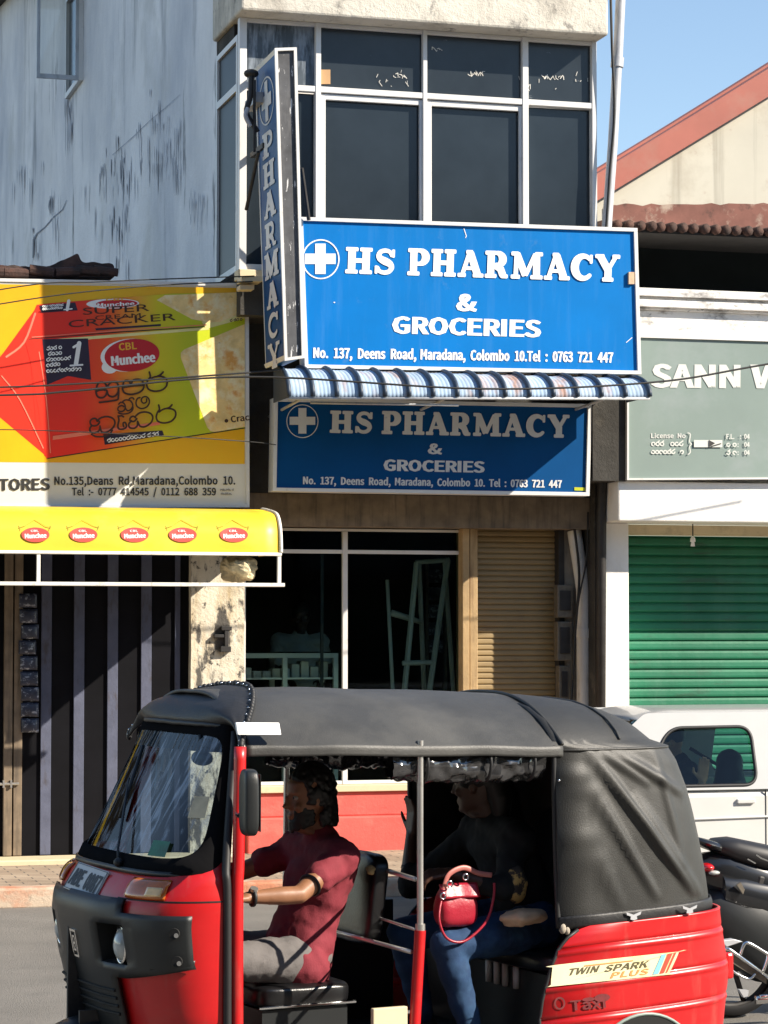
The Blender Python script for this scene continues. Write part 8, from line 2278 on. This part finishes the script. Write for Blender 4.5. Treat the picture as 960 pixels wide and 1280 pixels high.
person('car occupant in dark clothes raising one hand behind the side window', ((cp.x + .03, YC + .56, beltz - .60), R_(168)), dict(
    pelvis=(0, 0, .30), waist=(.02, 0, .45), chest=(.06, 0, .62), neck=(.10, 0, .75), head=(.14, 0, .785), nod=R_(10),
    sh_l=(.07, .17, .69), el_l=(.02, .24, .50), wr_l=(.0, .34, .64), hd_l=(-.05, .1, 1), hu_l=(0, -1, 0), curl_l=.12, sh_r=(.07, -.17, .69), el_r=(.20, -.22, .48), wr_r=(.40, -.16, .56), hd_r=(1, 0, 0), curl_r=.6,
    hip_l=(0, .09, .28), kn_l=(.42, .12, .34), an_l=(.60, .12, .0), hip_r=(0, -.09, .28), kn_r=(.42, -.12, .34), an_r=(.60, -.12, .0)),
    M['skin_light'], M['black_knit'], M['grey_cotton'], sleeve=1.6, hair_fn='smooth')

# ================================================================== MOTORCYCLE
YM = 11.6
mx0 = P(870, 1050, YM).x
mc = thing('motorcycle', 'black motorcycle with chrome side rack standing right of the rickshaw tail', 'motorcycle', (mx0 + .9, YM + .1, 0))
def mp(px, py, y=0.0): return P(px, py, YM + y) if y else P(px, py, YM)
def sec_loft(name, stations, m, seg=14, e=.7):
    """stations: (x, zlow, zhigh, half width)"""
    bm = BM(); L = []
    for x, z0, z1, w in stations:
        L.append([bm.verts.new((x, YM + .12 + w * sg(math.cos(a), e), (z0 + z1) / 2 + (z1 - z0) / 2 * sg(math.sin(a), e))) for a in [2 * math.pi * k / seg for k in range(seg)]])
    for A, B in zip(L, L[1:]):
        for k in range(seg): bm.faces.new((A[k], A[(k + 1) % seg], B[(k + 1) % seg], B[k]))
    bm.faces.new(L[0][::-1]); bm.faces.new(L[-1])
    return build(name, bm, m, mc, smooth=True, auto=45)
z_ = lambda py: P(900, py, YM).z
X_ = lambda px: P(px, 1080, YM).x
sec_loft('grab_rail', [(X_(868), z_(1050), z_(1045), .05), (X_(880), z_(1057), z_(1047), .11), (X_(895), z_(1064), z_(1051), .12), (X_(905), z_(1068), z_(1054), .10)], M['bike_black'])
sec_loft('seat', [(X_(900), z_(1066), z_(1055), .08), (X_(908), z_(1070), z_(1050), .11), (X_(925), z_(1080), z_(1049), .13), (X_(960), z_(1092), z_(1057), .14), (X_(1000), z_(1098), z_(1068), .14), (X_(1040), z_(1098), z_(1078), .10), (X_(1052), z_(1096), z_(1084), .06)], M['bike_seat'])
sec_loft('tail_panel', [(X_(880), z_(1096), z_(1074), .04), (X_(892), z_(1112), z_(1068), .09), (X_(915), z_(1128), z_(1066), .12), (X_(960), z_(1150), z_(1078), .13), (X_(1010), z_(1160), z_(1092), .11)], M['bike_black'])
sec_loft('side_panel', [(X_(905), z_(1132), z_(1092), .145), (X_(930), z_(1150), z_(1092), .155), (X_(975), z_(1170), z_(1100), .15)], M['bike_black'])
sec_loft('fuel_tank', [(X_(1040), z_(1100), z_(1075), .07), (X_(1060), z_(1110), z_(1048), .14), (X_(1100), z_(1110), z_(1035), .15), (X_(1130), z_(1100), z_(1050), .09)], M['bike_black'])
bm = BM(); ell(bm, P(883, 1084, YM - .02), (.035, .06, .022), 14, 10); build('tail_light', bm, M['tail_red'], mc, smooth=True)
bm = BM(); ell(bm, P(893, 1091, YM - .06), (.03, .018, .012), 12, 8); build('indicator', bm, M['lens'], mc, smooth=True)
bm = BM(); pxquad(bm, [(921, 1106), (926, 1103), (931, 1112), (929, 1118)], YM - .05, .01); ik = None; build('panel_chip', bm, M['mesh_plate'], mc)
ik = Ink(on_plane(YM - .025), .0); ik.stroke([(935, 1074), (944, 1079)], 1.6); ik.stroke([(946, 1069), (952, 1073), (960, 1076)], 1.8); ik.build('chrome_trim', M['chrome'], mc)
sec_loft('leg_guard', [(X_(884), z_(1165), z_(1120), .10), (X_(900), z_(1185), z_(1112), .15), (X_(950), z_(1232), z_(1112), .16), (X_(985), z_(1240), z_(1125), .15)], M['plastic'])
# saree guard: tilted plate, wire loops
yg = YM - .20
bm = BM(); pxquad(bm, [(909, 1184), (958, 1218), (958, 1230), (909, 1200)], yg, .008); sg_ = build('rack_plate', bm, M['mesh_plate'], mc)
bm = BM()
tube(bm, [P(905, 1186, yg - .01), P(912, 1187, yg - .01), P(975, 1232, yg - .01)], .010, 8)
tube(bm, crv([P(925, 1194, yg - .01), P(930, 1181, yg - .01), P(936, 1179, yg - .01), P(955, 1190, yg - .01), P(960, 1195, yg - .01), P(954, 1214, yg - .01)], 5), .009, 8)
tube(bm, crv([P(905, 1196, yg), P(914, 1212, yg), P(930, 1222, yg), P(938, 1223, yg), P(944, 1217, yg)], 5), .007, 8)
build('side_rack', bm, M['chrome'], mc, smooth=True)
bm = BM(); pxquad(bm, [(901, 1176), (918, 1174), (929, 1177), (908, 1184)], yg, .05); build('footrest', bm, M['pole'], mc, bevel=.004)
bm = BM(); pxquad(bm, [(924, 1237), (936, 1238), (935, 1245), (930, 1247)], yg, .03); build('bracket', bm, M['pole'], mc)
bm = BM(); tube(bm, [P(945, 1250, yg), P(1010, 1244, yg)], .022, 12); tube(bm, [P(950, 1246, yg - .02), P(990, 1242, yg - .02)], .012, 8); build('exhaust', bm, M['chrome'], mc, smooth=True)
xr_, xf_ = X_(925), X_(925) + 1.27
for xw in (xr_, xf_):
    bm = BM(); L = []
    for k in range(40):
        a = 2 * math.pi * k / 40
        L.append([bm.verts.new((xw + (.29 + dr) * math.cos(a), YM + .12 + dy, .29 + (.29 + dr) * math.sin(a))) for dr, dy in ((-.06, -.045), (-.02, -.05), (0, 0), (-.02, .05), (-.06, .045))])
    for k in range(40):
        for j in range(4): bm.faces.new((L[k][j], L[(k + 1) % 40][j], L[(k + 1) % 40][j + 1], L[k][j + 1]))
    ty = build('wheel', bm, M['black'], mc, smooth=True)
    bm = BM(); tube(bm, [(xw + .235 * math.cos(2 * math.pi * k / 30), YM + .12, .29 + .235 * math.sin(2 * math.pi * k / 30)) for k in range(30)], .018, 8, closed=True)
    for k in range(5): tube(bm, [(xw, YM + .12, .29), (xw + .235 * math.cos(2 * math.pi * k / 5), YM + .12, .29 + .235 * math.sin(2 * math.pi * k / 5))], .015, 6)
    tube(bm, [(xw, YM + .04, .29), (xw, YM + .20, .29)], .05, 14)
    build('rim', bm, M['iron'], ty, smooth=True)
bm = BM(); grid(bm, lambda u, v: Vector((xr_ + .33 * math.cos(R_(20 + 150 * u)), YM + .04 + .16 * v, .29 + .33 * math.sin(R_(20 + 150 * u)))), 24, 6); build('mudguard', bm, M['plastic'], mc, smooth=True, solid=.006)
bm = BM(); grid(bm, lambda u, v: Vector((xf_ + .33 * math.cos(R_(30 + 120 * u)), YM + .05 + .14 * v, .29 + .33 * math.sin(R_(30 + 120 * u)))), 20, 6); build('mudguard', bm, M['bike_black'], mc, smooth=True, solid=.006)
bm = BM()
box(bm, xr_ + .35, xr_ + .85, YM + .02, YM + .22, .22, .58); tube(bm, [(xr_, YM + .03, .29), (xr_ + .5, YM + .03, .36)], .025, 8); tube(bm, [(xr_, YM + .21, .29), (xr_ + .5, YM + .21, .36)], .025, 8)
tube(bm, [(xr_ + .02, YM + .02, .32), (xr_ + .12, YM + .02, .72)], .03, 10)
build('engine', bm, M['iron'], mc, bevel=.02)
bm = BM()
for dy in (.03, .21): tube(bm, [(xf_, YM + dy, .29), (xf_ - .28, YM + dy, 1.0)], .022, 8)
tube(bm, [(xf_ - .34, YM - .26, 1.03), (xf_ - .28, YM + .0, 1.02), (xf_ - .28, YM + .24, 1.02), (xf_ - .34, YM + .50, 1.03)], .013, 8)
build('fork', bm, M['chrome'], mc, smooth=True)
bm = BM(); ell(bm, (xf_ - .18, YM + .12, .88), (.10, .09, .09), 16, 10); build('headlight', bm, M['bike_black'], mc, smooth=True)
bm = BM(); tube(bm, [(xr_ + .55, YM - .0, .3), (xr_ + .50, YM - .16, .02)], .012, 8); build('side_stand', bm, M['iron'], mc)
